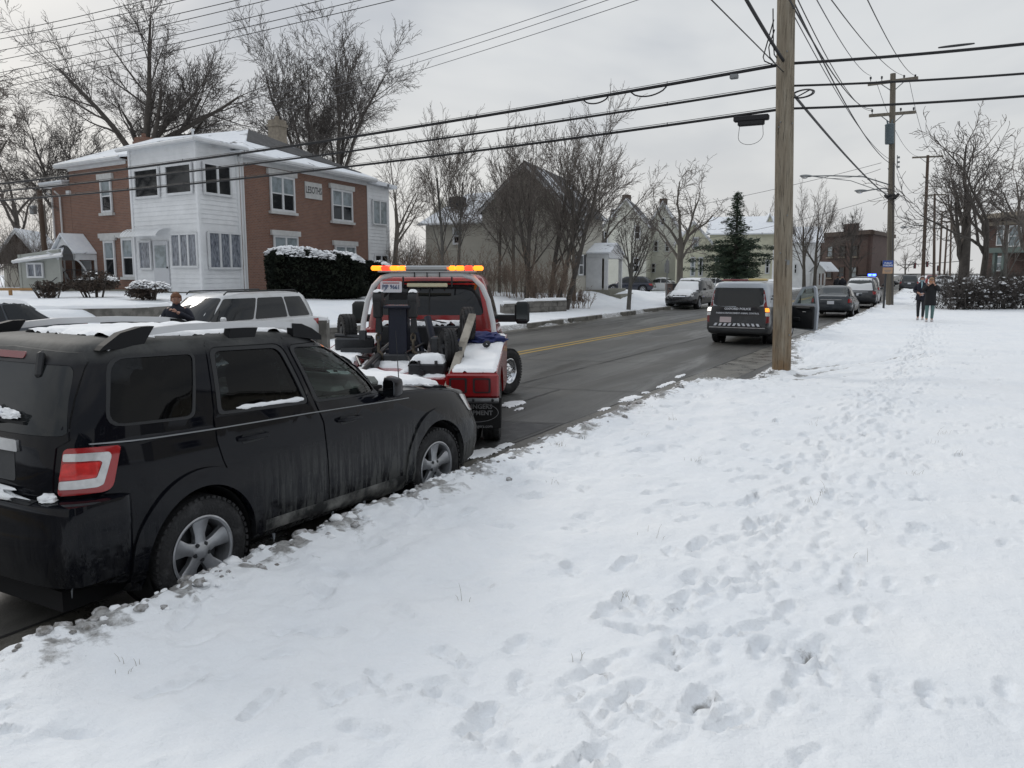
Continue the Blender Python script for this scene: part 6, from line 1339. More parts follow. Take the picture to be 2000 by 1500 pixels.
def cream2(H):
    G0, G1 = P2(1384, 90), P2(1505, 88); w = Wall(G0, G1); ze = 6.2; b = MB(); poly = [(0, .2), (w.len, .2), (w.len, ze), (0, ze)]; siding(b, w, poly, .25); wall_poly(b, w, poly, .15); D = cdir(14)*9; wall_poly(b, Wall(G1, G1+D), [(0, .2), (9, .2), (9, ze), (4.5, 8.2), (0, ze)], .15); b.build('wall', M_('siding_cream'), H, False)
    n = Vector((w.n.x, w.n.y)); b = MB(); slab(b, [v3(G0+n*.4-w.t*.4, ze-.05), v3(G1+n*.4+w.t*.4, ze-.05), v3(G1-n*4.5+w.t*.4, 8.2), v3(G0-n*4.5-w.t*.4, 8.2)], .14); rf = b.build('roof', M_('roof_snowy'), H, False, uv=True)
    for l, t, r_, bt in ((1494, 507, 1503, 535), (1424, 505, 1434, 530), (1452, 507, 1461, 532), (1396, 500, 1404, 520)): winpx(H, w, l, t, r_, bt, off=.03, sill=False, frame_w=.12)
    p = at(1404, 424, 95); b = MB(); b.box((p.x, p.y, p.z-.9), (.9, .9, 1.8)); b.build('chimney', M_('chim_dark'), rf, False)
    b = MB(); wf = Wall(P2(1390, 87), P2(1508, 84)); wf.box(b, 0, wf.len, .2, 1.0, 0, .5); b.build('garden_wall', M_('foundation'), H, False)
    g0, g1 = P2(1490, 91), P2(1508, 90.6); gable_block(H, g0, g1, cdir(12), 5, 5, 7.2, 8.4, 'siding_cream', 'roof_snowy', .25, .2)
simple_house('cream_house', 'long cream house partly hidden behind the conifer, chimney at its left end', cream2, 'house', v3(P2(1445, 92), .2))
def white2(H):
    G0, G1 = P2(1508, 100), P2(1600, 98); w = Wall(G0, G1); ze = 5.6; b = MB(); poly = [(0, .2), (w.len, .2), (w.len, ze), (0, ze)]; siding(b, w, poly, .25); wall_poly(b, w, poly, .15); b.build('wall', M_('siding_white'), H, False)
    n = Vector((w.n.x, w.n.y)); b = MB(); slab(b, [v3(G0+n*.4-w.t*.4, ze), v3(G1+n*.4+w.t*.4, ze), v3(G1-n*4.5, 7.6), v3(G0-n*4.5, 7.6)], .14); b.build('roof', M_('roof_snowy'), H, False, uv=True)
    for l, t, r_, bt in ((1550, 515, 1557, 535), (1566, 478, 1574, 495)): winpx(H, w, l, t, r_, bt, off=.03, sill=False, frame_w=.12)
    g0, g1 = P2(1584, 93), P2(1611, 92); wp = Wall(g0, g1); b = MB(); pk = (g0+g1)/2; n2 = Vector((wp.n.x, wp.n.y)); zt, ze2 = 3.2, 2.2
    for e in (g0-wp.t*.2, g1+wp.t*.2): slab(b, [v3(pk+n2*.2, zt), v3(e+n2*.2, ze2), v3(e-n2*4, ze2), v3(pk-n2*4, zt)], .12)
    pr = b.build('porch_roof', M_('roof_snowy'), H, False, uv=True); b = MB(); b.add([wp.pt(0, ze2, 0), wp.pt(wp.len, ze2, 0), wp.pt(wp.len/2, zt-.1, 0)], [(0, 1, 2)]); wp.box(b, 0, wp.len, ze2-.3, ze2, -.1, .05); wp.box(b, 0, wp.len, .2, .6, -.1, .05)
    for i in range(5): u = wp.len*i/4; wp.box(b, u-.07, u+.07, .6, ze2-.3, -.1, .03)
    b.build('porch_column', M_('trim_white'), pr, False)
simple_house('white_house', 'small white house with a columned gable porch, left of the dark brick building', white2, 'house', v3(P2(1560, 100), .2))
def bigbrick(H):
    C = P2(1697, 98); A_ = P2(1553, 112); w = Wall(A_, C); w2 = Wall(C, C+cdir(34)*14); zt = 7.0; b = MB(); wall_poly(b, w, [(0, .1), (w.len, .1), (w.len, zt), (0, zt)], .3); wall_poly(b, w2, [(0, .1), (14, .1), (14, zt), (0, zt)], .3)
    um = w.u(1656); w.box(b, um-1.2, um+1.2, zt, zt+.9, -.3, .02); b.build('wall', M_('brick_dark'), H, False, uv=True)
    b = MB(); w.box(b, -.2, w.len+.4, zt-.55, zt-.1, .0, .45); w2.box(b, -.4, 14, zt-.55, zt-.1, .0, .45); b.build('cornice', M_('chim_dark'), H, False)
    for i, px in enumerate((1572, 1596, 1620, 1644, 1668)):
        for z in (1.3, 3.9): u = w.u(px); window(H, w, u-.55, u+.55, z, z+1.4, glass='win_blind' if (i+int(z)) % 4 == 1 else 'win_dark', off=.0, fm='chim_dark', lm='tan_stone')
simple_house('brick_building', 'large dark brick building with a heavy cornice at the street corner', bigbrick, 'building', v3(P2(1640, 105), .1))
mat('siding_green', (.10, .13, .12), .8)
def righth(H):
    A_, B_ = P2(1926, 70), P2(2090, 62); w = Wall(A_, B_); b = MB(); zt = 6.6; wall_poly(b, w, [(0, .3), (w.len, .3), (w.len, zt), (0, zt)], .3); wall_poly(b, Wall(A_, A_+cdir(40)*8), [(0, .3), (8, .3), (8, zt), (0, zt)], .3); b.build('wall', M_('brick_dark'), H, False, uv=True)
    b = MB(); w.box(b, -.5, w.len, zt-.1, zt+.25, -1, .8); w.box(b, -.3, w.len, zt-.7, zt-.4, .01, .2); b.build('cornice', M_('tan_stone'), H, False)
    for l, t, r_, bt in ((1943, 440, 1957, 480), (1966, 440, 1990, 482), (1945, 500, 1960, 530)): winpx(H, w, l, t, r_, bt, glass='win_blind', fm='trim_white', sill=False, off=.01)
    b = MB(); w.box(b, w.u(1962), w.len, 3.6, 4.0, .0, 2.4)
    for px in (1966, 1985, 2003): u = w.u(px); w.box(b, u-.12, u+.12, .4, 3.6, 2.0, 2.25)
    b.build('porch', M_('siding_green'), H, False)
simple_house('brick_house', 'dark brick house with a porch behind the thicket at the right edge', righth, 'house', v3(P2(1990, 66), .3))
# far left small roof behind the annex, garden walls
def shedl(H):
    g0, g1 = P2(2, 52), P2(74, 51); gable_block(H, g0, g1, cdir(-15), 6, 2.6, 3.3, 4.7, 'chim_dark', 'roof_snowy', .3, .3)
    b = MB(); w = Wall(g0, g1); w.box(b, 0, w.len, .6, 2.6, -4, -.2); b.build('base', M_('siding_taupe'), H, False)
simple_house('garage', 'brown gabled garage roof at the far left, behind the annex', shedl, 'garage', v3(P2(38, 52), .6))
mat('retaining', (.17, .16, .145), .9, bump=.4, bscale=12, c2=(.10, .095, .085), vscale=3)
def cwall(name, label, pts, z1, z0=-.1, th=.28, m='retaining', snow=True, blocks=0, group=None):
    H = empty(name, (pts[0][0], pts[0][1], 0), 0, label, 'wall', group); inv = Matrix.Translation(-H.location); b = MB(); rr = random.Random(len(label))
    for (a_, c_) in zip(pts, pts[1:]):
        w = Wall(a_, c_)
        if not blocks: w.box(b, 0, w.len, z0, z1, -th, 0)
        else:
            z = z0; row = 0
            while z < z1-.02:
                h_ = min(.2, z1-z); u = -(row % 2)*.2
                while u < w.len:
                    l = rr.uniform(.3, .6); u1 = min(u+l, w.len); w.box(b, max(u, 0)+.008, u1-.008, z+.006, z+h_-.006, -th, rr.uniform(-.03, .02)); u += l
                z += h_; row += 1
            w.box(b, 0, w.len, z0, z1-.03, -th, -.05)
    o = b.build('masonry', M_(m), H, False); o.matrix_parent_inverse = inv
    if snow:
        b = MB()
        for (a_, c_) in zip(pts, pts[1:]):
            w = Wall(a_, c_); n = max(2, int(w.len/.4)); p = [w.pt(w.len*i/n, z1+.005, -th/2) for i in range(n+1)]; b.tube([(q[0], q[1], q[2]) for q in p], [.12+.05*fbm(i*.7, z1) for i in range(n+1)], 8)
        o = b.build('wall_snow', M_('snow'), H); o.matrix_parent_inverse = inv
cwall('retaining_wall', 'long grey retaining wall below the brick house, snow along its top', [P2(46, 24.5), P2(262, 25.5), P2(330, 27)], 1.0, -.1)
cwall('stone_wall', 'low block wall between the tow truck and the bare trees, higher block part', [P2(985, 36), P2(1030, 37)], .72, .0, blocks=1); cwall('stone_wall', 'low block wall by the far kerb running right to the tree clump', [P2(1030, 37.4), P2(1108, 39)], .78, .1, blocks=1)
cwall('wall_pier', 'square grey concrete pier right of the white minivan', [P2(606, 22), P2(634, 22)], .82, -.1, th=.4); cwall('rubble_wall', 'crumbling stone edging left of the tow truck bed', [P2(634, 24.5), P2(672, 25), P2(712, 26)], .45, -.1, blocks=1)
# ------------------------------------------------------------ trees and shrubs
mat('bark', (.10, .088, .075), .9, bump=.6, bscale=18, c2=(.13, .118, .10), vscale=5, stretch=(1, 1, .3)); mat('bark_dark', (.080, .071, .063), .9, bump=.5, bscale=18, var=.3)
mat('bark_grey', (.11, .105, .095), .9, bump=.5, bscale=18, var=.3); mat('twig', (.15, .13, .115), .9); mat('twig_brown', (.21, .16, .125), .9); mat('twig_dark', (.085, .075, .069), .9)
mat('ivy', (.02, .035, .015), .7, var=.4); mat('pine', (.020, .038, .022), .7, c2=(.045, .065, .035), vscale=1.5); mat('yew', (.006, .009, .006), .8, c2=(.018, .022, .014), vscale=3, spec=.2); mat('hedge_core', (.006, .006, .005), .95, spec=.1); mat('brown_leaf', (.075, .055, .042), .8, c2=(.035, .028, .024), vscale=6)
def tubes(paths, sides):
    """list of (m,3) point arrays with radii (m,) -> verts, faces; all of equal m"""
    if not paths: return np.zeros((0, 3)), np.zeros((0, 4), int)
    P = np.array([p[0] for p in paths]); Rr = np.array([p[1] for p in paths]); B, m, _ = P.shape
    T = np.empty_like(P); T[:, 1:-1] = P[:, 2:]-P[:, :-2]; T[:, 0] = P[:, 1]-P[:, 0]; T[:, -1] = P[:, -1]-P[:, -2]; T /= np.linalg.norm(T, axis=2, keepdims=True)+1e-9
    ref = np.where(np.abs(T[..., 2:3]) < .9, np.array([0, 0, 1.]), np.array([1., 0, 0])); ref = np.repeat(ref[:, :1], m, 1)
    U = ref-T*np.sum(ref*T, 2, keepdims=True); U /= np.linalg.norm(U, axis=2, keepdims=True)+1e-9; W = np.cross(T, U)
    a = np.arange(sides)*2*PI/sides; V = P[:, :, None]+(U[:, :, None]*np.cos(a)[None, None, :, None]+W[:, :, None]*np.sin(a)[None, None, :, None])*Rr[:, :, None, None]
    i, j, k = np.meshgrid(np.arange(B), np.arange(m-1), np.arange(sides), indexing='ij'); q = (i*m+j)*sides; k2 = (k+1) % sides
    return V.reshape(-1, 3), np.stack([q+k, q+k2, q+sides+k2, q+sides+k], -1).reshape(-1, 4)
def np_mesh(name, V, F, m, parent, smooth=True):
    me = bpy.data.meshes.new(name); me.vertices.add(len(V)); me.vertices.foreach_set('co', V.astype(np.float32).ravel()); me.loops.add(F.size); me.loops.foreach_set('vertex_index', F.astype(np.int32).ravel())
    k = F.shape[1]; me.polygons.add(len(F)); me.polygons.foreach_set('loop_start', np.arange(0, F.size, k, dtype=np.int32)); me.polygons.foreach_set('loop_total', np.full(len(F), k, np.int32)); me.update(calc_edges=True)
    if smooth: me.polygons.foreach_set('use_smooth', [True]*len(F))
    me.materials.append(m); o = bpy.data.objects.new(name, me); return link(o, parent)
M6 = 6
def pad(S):
    return {k: (v+[v[-1]]*3 if isinstance(v, list) and k != 'n' else v) for k, v in S.items()}
def grow(rng, p, d, L_, r0, lvl, S, out):
    pts = [p]; wob = S['wob'][lvl]; tr = S['trop'][lvl]; step = L_/(M6-1); q = p; dd = d
    for i in range(M6-1):
        dd = dd+np.array([rng.gauss(0, wob), rng.gauss(0, wob), rng.gauss(0, wob)+tr]); dd /= np.linalg.norm(dd); q = q+dd*step; pts.append(q)
    r1 = max(S['rmin'], r0*S['tap'][lvl]); rr = np.linspace(r0, r1, M6); out[lvl].append((np.array(pts), rr))
    if lvl+1 >= len(S['n']) + 1: return
    n = S['n'][lvl] if lvl < len(S['n']) else 0
    if not n: return
    for k in range(n):
        t = S['t0'][lvl]+(1-S['t0'][lvl])*((k+rng.random()*.8)/n); t = min(t, 1)*(M6-1); i = min(int(t), M6-2); f_ = t-i; b = pts[i]*(1-f_)+pts[i+1]*f_; td = pts[i+1]-pts[i]; td /= np.linalg.norm(td)
        a = R(rng.gauss(S['ang'][lvl], S['ang'][lvl]*.25)); 
        if k == n-1: a *= .3; b = pts[-1]
        ax = np.cross(td, np.array([rng.gauss(0, 1), rng.gauss(0, 1), rng.gauss(0, .6)])); nn = np.linalg.norm(ax); ax = ax/nn if nn > 1e-3 else np.array([1., 0, 0])
        nd = td*math.cos(a)+ax*math.sin(a); rb = (r0+(r1-r0)*t/(M6-1))
        grow(rng, b, nd, L_*S['ratio'][lvl]*rng.uniform(.7, 1.15)*(1.1-.35*t/(M6-1)), max(S['rmin'], rb*S['rr'][lvl]), lvl+1, S, out)
def make_tree(name, label, x, y, z, H, S, seed, barkm='bark', twigm='twig', trunks=((0, 0, 0),), tr=.22, group=None, lean=(0, 0), cat='tree'):
    S = pad(S); T = empty(name, (x, y, z), 0, label, cat, group); rng = random.Random(seed); out = [[] for _ in range(len(S['n'])+2)]
    for (dx, dy, a) in trunks:
        d = np.array([lean[0]+math.sin(a)*S['spread'], lean[1]+math.cos(a)*S['spread']*(1 if len(trunks) > 1 else 0), 1.]); d /= np.linalg.norm(d)
        grow(rng, np.array([dx, dy, -.3]), d, H*S['trunk'], tr, 0, S, out)
    zm_ = np.percentile([p[0][-1, 2] for l in out[2:] for p in l], 99.5); k = H/zm_
    for l in range(len(out)): out[l] = [((p[0]-np.array([0, 0, -.3]))*k+np.array([0, 0, -.3]), np.maximum(p[1], S['rmin'])) for p in out[l]]
    V, F = tubes(out[0], 12)
    np_mesh('trunk', V, F, M_(barkm), T)
    V1, F1 = tubes(out[1], 7); np_mesh('limbs', V1, F1, M_(barkm), T)
    vs = []; fs = []; o = 0
    for l in range(2, len(out)):
        if not out[l]: continue
        v, f = tubes(out[l], 4 if l == 2 else 3)
        if f.shape[0]: vs.append(v); fs.append(f+o); o += len(v)
    np_mesh('crown', np.concatenate(vs), np.concatenate(fs), M_(twigm), T); return T
ELM = dict(trunk=.42, spread=.2, n=[7, 8, 7, 7, 3], t0=[.66, .25, .2, .15, .2], ang=[38, 34, 34, 38, 42], ratio=[1.15, .58, .52, .48, .5], rr=[.55, .42, .5, .6, .8], wob=[.03, .07, .09, .11, .13], trop=[.01, .03, .02, .0, 0], tap=[.8, .3, .3, .4, .5], rmin=.0105)
UP = dict(trunk=.62, spread=.16, n=[10, 7, 6, 4], t0=[.28, .2, .15, .2], ang=[34, 28, 28, 30], ratio=[.60, .55, .5, .5], rr=[.42, .45, .55, .7], wob=[.025, .05, .07, .09], trop=[.01, .05, .04, .02], tap=[.35, .3, .35, .5], rmin=.0075)
GNARL = dict(trunk=.36, spread=.2, n=[6, 6, 5, 5], t0=[.5, .3, .25, .2], ang=[38, 42, 46, 50], ratio=[1.05, .62, .55, .5], rr=[.6, .5, .5, .6], wob=[.05, .2, .24, .26], trop=[.02, .07, .03, .02], tap=[.75, .35, .3, .5], rmin=.012)
SMALL = dict(trunk=.34, spread=.15, n=[8, 6, 6, 5], t0=[.5, .2, .2, .2], ang=[30, 30, 34, 38], ratio=[1.05, .55, .52, .5], rr=[.5, .45, .5, .6], wob=[.03, .05, .07, .09], trop=[.02, .07, .04, .03], tap=[.7, .3, .3, .5], rmin=.006)
def tp(px, d, z=None): x, y = xy(px, d); return x, y, (fz(x, y) if z is None else z)
big = 'tall bare trees behind the houses'
make_tree('elm_tree', 'huge bare ivy-stemmed tree rising behind the brick house, left of its ridge', *tp(274, 54, .8), 20.2, {**ELM, 'trunk': .5, 'n': [9, 8, 8, 7, 3], 't0': [.72, .25, .2, .15, .2], 'ang': [44, 36, 35, 38, 42], 'ratio': [.95, .58, .52, .48, .5]}, 3, 'bark_dark', 'twig_dark', tr=.50, group=big)
make_tree('elm_tree', 'tall fan-shaped bare tree behind the tan chimney of the brick house', *tp(622, 58, .8), 18.6, {**ELM, 'trunk': .44, 'ang': [26, 26, 30, 36, 42], 't0': [.6, .25, .2, .15, .2], 'spread': .14}, 8, 'bark_dark', 'twig_dark', trunks=((-.3, 0, -1.3), (.3, 0, 1.2)), tr=.30, group=big)
make_tree('bare_tree', 'wide low bare tree left of the huge ivy-stemmed one', *tp(140, 62, .8), 13.5, ELM, 15, 'bark_dark', 'twig_dark', tr=.3, group=big, lean=(-.1, 0))
make_tree('bare_tree', 'bare tree whose branches droop in at the left edge', *tp(-70, 40, .8), 12.5, {**ELM, 'trop': [.02, .02, -.02, -.05, -.06], 'spread': .5}, 21, 'bark', 'twig', tr=.26, group=big)
make_tree('bare_tree', 'bare tree behind the annex and the wooden pole', *tp(40, 66, .8), 13.5, GNARL, 22, 'bark_dark', 'twig_dark', tr=.22, group=big)
make_tree('bare_tree', 'slim bare tree seen between the annex and the garage roof', *tp(98, 70, .8), 11.5, UP, 23, 'bark', 'twig', tr=.18, group=big)
make_tree('bare_tree', 'bare tree behind the white rear porch of the brick house', *tp(770, 62, .8), 11.5, {**ELM, 'n': [5, 6, 6, 5]}, 31, 'bark', 'twig', tr=.2, group=big)
make_tree('bare_tree', 'far bare tree left of the big ivy-stemmed one, crown low', *tp(395, 76, .8), 12.5, ELM, 37, 'bark', 'twig', tr=.2, group=big)
yd = 'bare trees in front of the taupe house'
make_tree('slender_tree', 'left stem of the twin slender trees before the taupe house wing', *tp(868, 43), 9.2, UP, 41, 'bark_grey', 'twig', tr=.11, group=yd, lean=(-.05, 0))
make_tree('slender_tree', 'right stem of the twin slender trees before the taupe house wing', *tp(893, 43), 9.0, UP, 42, 'bark_grey', 'twig', tr=.10, group=yd, lean=(.05, 0))
make_tree('bare_tree', 'bare tree before the gable of the taupe house, straight grey trunk', *tp(1028, 40.5), 8.8, {**UP, 'trunk': .5, 'ang': [34, 34, 36, 40]}, 43, 'bark_dark', 'twig', tr=.14, group=yd)
make_tree('clump_tree', 'many-stemmed bare tree clump hiding the right half of the taupe house', *tp(1072, 41), 9.8, {**UP, 'trunk': .45, 'spread': .26, 'n': [8, 7, 6, 4]}, 44, 'bark_dark', 'twig', trunks=((-.5, 0, -1.2), (-.1, .2, .2), (.3, -.1, 1.1), (.6, .1, 1.6)), tr=.15, group=yd)
make_tree('bare_tree', 'thin bare tree between the twin stems and the gable', *tp(975, 46), 8.8, {**UP, 'ang': [36, 36, 38, 40]}, 45, 'bark', 'twig', tr=.10, group=yd)
make_tree('bare_tree', 'bare tree whose crown fills the gap left of the many-stemmed clump', *tp(1003, 45), 9.6, {**UP, 'trunk': .5, 'n': [9, 7, 6, 4]}, 47, 'bark', 'twig', tr=.12, group=yd)
make_tree('bare_tree', 'rounded bare tree right of the many-stemmed clump', *tp(1122, 45), 9.3, {**UP, 'trunk': .5, 'n': [9, 7, 6, 4]}, 48, 'bark', 'twig', tr=.12, group=yd)
make_tree('bare_tree', 'bare tree behind the taupe house porch', *tp(1180, 56), 9.6, {**ELM, 'n': [6, 6, 6, 5]}, 46, 'bark', 'twig', tr=.16, group=yd)
make_tree('street_tree', 'small bare street tree standing in the snow at the far kerb', *tp(1229, 42.5), 5.4, SMALL, 51, 'bark_grey', 'twig', tr=.12)
make_tree('gnarled_tree', 'crooked bare tree between the ivory and cream houses', *tp(1328, 60, .2), 9.8, GNARL, 52, 'bark', 'twig', tr=.26)
st2 = 'bare trees around the far houses'
make_tree('bare_tree', 'bare tree just left of the near utility pole, far behind it', *tp(1572, 84, .2), 10.6, {**UP, 'trunk': .5}, 61, 'bark', 'twig', tr=.2, group=st2)
make_tree('bare_tree', 'bare tree right of the near utility pole, before the white house', *tp(1592, 84, .2), 10.8, {**UP, 'trunk': .5}, 62, 'bark', 'twig', tr=.2, group=st2)
make_tree('bare_tree', 'bare tree in front of the dark brick building', *tp(1662, 92, .1), 8.8, {**UP, 'trunk': .4, 'rmin': .012}, 63, 'bark_dark', 'twig_dark', tr=.2, group=st2)
make_tree('bare_tree', 'bare tree right of the dark brick building', *tp(1722, 118, .1), 9, {**ELM, 'n': [6, 6, 5, 5], 'rmin': .014}, 64, 'bark', 'twig', tr=.2, group=st2)
make_tree('bare_tree', 'tiny bare tree on the far horizon', *tp(1769, 190, .1), 7, {**ELM, 'n': [6, 5, 5], 'rmin': .02}, 65, 'bark', 'twig', tr=.2, group=st2)
make_tree('bare_tree', 'bare tree behind the roof of the cream house', *tp(1490, 105, .1), 11, {**ELM, 'n': [6, 6, 5, 5], 'rmin': .014}, 66, 'bark', 'twig', tr=.2, group=st2)
rt = 'bare trees at the right edge'
make_tree('bare_tree', 'thick-trunked bare tree rising from the thicket on the right', *tp(1884, 44, .3), 10.3, {**GNARL, 'trunk': .48, 'ang': [30, 36, 40, 45], 'wob': [.03, .12, .18, .2]}, 71, 'bark_dark', 'twig', tr=.30, group=rt)
make_tree('bare_tree', 'dark multi-forked tree right of the thick trunk', *tp(1916, 43, .3), 9.6, {**GNARL, 'trunk': .42}, 72, 'bark_dark', 'twig_dark', tr=.17, group=rt)
make_tree('bare_tree', 'lone slim stem before the dark brick house on the right', *tp(1965, 41.5, .3), 7.0, {**UP, 'n': [6, 5, 5, 4]}, 73, 'bark_grey', 'twig', tr=.11, group=rt)
make_tree('bare_tree', 'bare tree leaning in from beyond the right edge', *tp(2030, 46, .3), 10.2, GNARL, 74, 'bark', 'twig', tr=.2, group=rt, lean=(-.2, 0))
# ivy sleeves on the big stems
# ---- brushy thickets: many stems from the ground
def thicket(name, label, cx, d, wx, wd, h, n, seed, twigm='twig_brown', group=None, cat='shrub', z=None, S=None):
    x0, y0, zz = tp(cx, d, z); T = empty(name, (x0, y0, zz), 0, label, cat, group); rng = random.Random(seed); out = [[] for _ in range(6)]
    S = S or dict(n=[5, 4, 3], t0=[.3, .3, .3], ang=[24, 32, 40], ratio=[.6, .55, .5], rr=[.6, .6, .7], wob=[.06, .1, .14], trop=[.02, .03, 0], tap=[.4, .5, .6], rmin=.006)
    S = pad(S)
    for i in range(n):
        a, b_ = rng.uniform(-wx, wx), rng.uniform(-wd, wd); px_, py_ = a*math.cos(YAW)-b_*math.sin(YAW), a*math.sin(YAW)+b_*math.cos(YAW)
        d_ = np.array([rng.gauss(0, .22), rng.gauss(0, .22), 1.]); d_ /= np.linalg.norm(d_); grow(rng, np.array([px_, py_, -.1]), d_, h*rng.uniform(.5, 1.0)*.75, .018, 0, S, out)
    V, F = tubes(out[0], 4); np_mesh('stems', V, F, M_(twigm), T); vs = []; fs = []; o = 0
    for l in range(1, len(out)):
        if out[l]: v, f = tubes(out[l], 3); vs.append(v); fs.append(f+o); o += len(v)
    np_mesh('twigs', np.concatenate(vs), np.concatenate(fs), M_(twigm), T); return T
br = 'brushy thickets'
thicket('thicket', 'brown brushy thicket at the foot of the many-stemmed clump', 1065, 40, 1.0, .6, 2.8, 34, 1, group=br)
thicket('thicket', 'brown brush between the tow truck light bar and the trees', 950, 41, 1.9, .8, 2.4, 40, 2, group=br)
thicket('thicket', 'brown brush left of the taupe house behind the tow truck', 830, 46, 1.6, .8, 2.6, 34, 3, group=br)
thicket('thicket', 'tangle of brush below the tree behind the white rear porch', 795, 52, 1.4, 1, 3.6, 40, 4, 'twig', group=br)
thicket('thicket', 'grey brush behind the annex at the far left', 30, 50, 2.4, 1, 4.0, 60, 5, 'twig', group=br)
thicket('thicket', 'small wispy shrub right of the clump by the far kerb', 1132, 42, .5, .4, 1.3, 18, 6, group=br)
# ---- leafy shrubs
def leaf_mass(name, label, c, dims, n, leaf, seed, m, snow=0, snow_m='snow', box=0, group=None, cat='shrub', rz=0, stems=12, part='foliage', lumps=6):
    """a shrub: leaf-sized faces through a lumpy volume, stems inside, snow resting on the upper leaves"""
    T = empty(name, c, rz, label, cat, group); rs_ = np.random.RandomState(seed); ctr = rs_.uniform(-.6, .6, (lumps, 3)); rad = rs_.uniform(.35, .6, lumps)
    if box: P = rs_.uniform(-1, 1, (n, 3)); k = rs_.randint(0, 3, n); s_ = np.sign(P[np.arange(n), k]); sel = rs_.rand(n) < .75; P[np.arange(n)[sel], k[sel]] = (s_*(1-np.abs(rs_.normal(0, .06, n))))[sel]; P *= (1-.07*np.abs(rs_.normal(0, 1, (n, 1)))); P *= (1/np.maximum(1, (np.abs(P)**3.6).sum(1)**(1/3.6)))[:, None]; P *= (1+.07*np.array([fbm(p[0]*1.3, p[1]*1.3, p[2]*1.3+seed) for p in P]))[:, None]
    else:
        q = rs_.randint(0, lumps, n); v = rs_.normal(0, 1, (n, 3)); v /= np.linalg.norm(v, axis=1, keepdims=True); P = ctr[q]+v*(rad[q]*rs_.uniform(.6, 1.05, n))[:, None]
    P[:, 2] = P[:, 2]*.5+.5
    P = np.clip(P, -1.15, 1.15); P[:, 2] = np.clip(P[:, 2], .0, 1.15); C = P*np.array([dims[0], dims[1], dims[2]]); C[:, 2] *= (1-(.10 if box else 0)*(P[:, 0]+.2))
    nrm = rs_.normal(0, 1, (n, 3)); nrm /= np.linalg.norm(nrm, axis=1, keepdims=True); t = np.cross(nrm, rs_.normal(0, 1, (n, 3))); t /= np.linalg.norm(t, axis=1, keepdims=True); b_ = np.cross(nrm, t); s_ = (leaf*rs_.uniform(.6, 1.3, n))[:, None]
    V = np.stack([C-t*s_, C-b_*s_*.45, C+t*s_, C+b_*s_*.45], 1).reshape(-1, 3); F = np.arange(4*n).reshape(-1, 4); np_mesh(part, V, F, M_(m), T, False)
    if snow:
        top = (P[:, 2] > (.80 if box else .55)); cov = np.array([fbm(p[0]*1.4, p[1]*1.4, seed+p[2]) for p in C[top]]) > (.32-snow); S_ = C[top][cov]; ns = len(S_)
        if ns: 
            a = rs_.uniform(0, 6.28, ns); s2 = (leaf*rs_.uniform(.8, 1.5, ns)); u = np.stack([np.cos(a), np.sin(a), rs_.normal(0, .2, ns)], 1)*s2[:, None]; w = np.stack([-np.sin(a), np.cos(a), rs_.normal(0, .2, ns)], 1)*s2[:, None]; c_ = S_+np.array([0, 0, leaf*.5]); up = np.array([0, 0, 1])*s2[:, None]*.5
            V = np.stack([c_-u, c_-w, c_+u, c_+w, c_+up], 1).reshape(-1, 3); q = np.arange(ns)[:, None]*5; F = np.concatenate([q+np.array([[0, 1, 4]]), q+np.array([[1, 2, 4]]), q+np.array([[2, 3, 4]]), q+np.array([[3, 0, 4]])]); np_mesh('shrub_snow', V, F, M_(snow_m), T, False)
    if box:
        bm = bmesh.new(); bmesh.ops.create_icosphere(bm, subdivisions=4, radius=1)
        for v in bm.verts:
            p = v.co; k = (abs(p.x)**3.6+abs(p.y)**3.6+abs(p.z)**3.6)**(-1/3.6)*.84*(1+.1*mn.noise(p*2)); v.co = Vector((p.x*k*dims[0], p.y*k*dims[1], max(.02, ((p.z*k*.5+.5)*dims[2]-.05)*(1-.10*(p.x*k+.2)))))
        bm_obj('shade_core', bm, M_('hedge_core'), T, 180)  # added near-black solid, stands in for the deep shade inside the hedge
    if stems:
        b = MB(); rr = random.Random(seed)
        for i in range(stems): x, y = rr.uniform(-.7, .7)*dims[0], rr.uniform(-.7, .7)*dims[1]; b.tube([(x*.5, y*.5, -.1), (x*.8, y*.8, dims[2]*.4), (x, y, dims[2]*.8)], [.03, .02, .008], 5)
        b.build('stems', M_('bark_dark'), T)
    return T
x, y, z = tp(618, 35.5); leaf_mass('hedge', 'large dark clipped hedge with snow on top beside the brick wall', (x, y, z-.1), (2.15, 1.5, 2.15), 15000, .08, 5, 'yew', snow=.40, box=1, rz=YAW+.25, stems=24, cat='hedge')
x, y, z = tp(712, 38.5); leaf_mass('hedge', 'lower right end of the clipped hedge, snow-topped', (x, y, z-.1), (1.3, 1.2, 1.8), 6000, .07, 6, 'yew', snow=.2, box=1, rz=YAW+.25, cat='hedge')
x, y, z = tp(185, 31); leaf_mass('bush', 'dark brown leafy bush with a snow cap, below the left brick windows', (x, y, z+.05), (1.05, .8, 1.0), 5000, .045, 7, 'brown_leaf', snow=.15, rz=YAW)
x, y, z = tp(95, 30); leaf_mass('bush', 'sparse dark bush in front of the annex', (x, y, z), (.9, .7, .62), 1600, .05, 8, 'brown_leaf', snow=.0, rz=YAW)
x, y, z = tp(292, 30); leaf_mass('bush', 'rounded bush heaped with snow left of the porch foundation', (x, y, z), (.8, .7, .68), 2600, .05, 9, 'brown_leaf', snow=.5, rz=YAW)
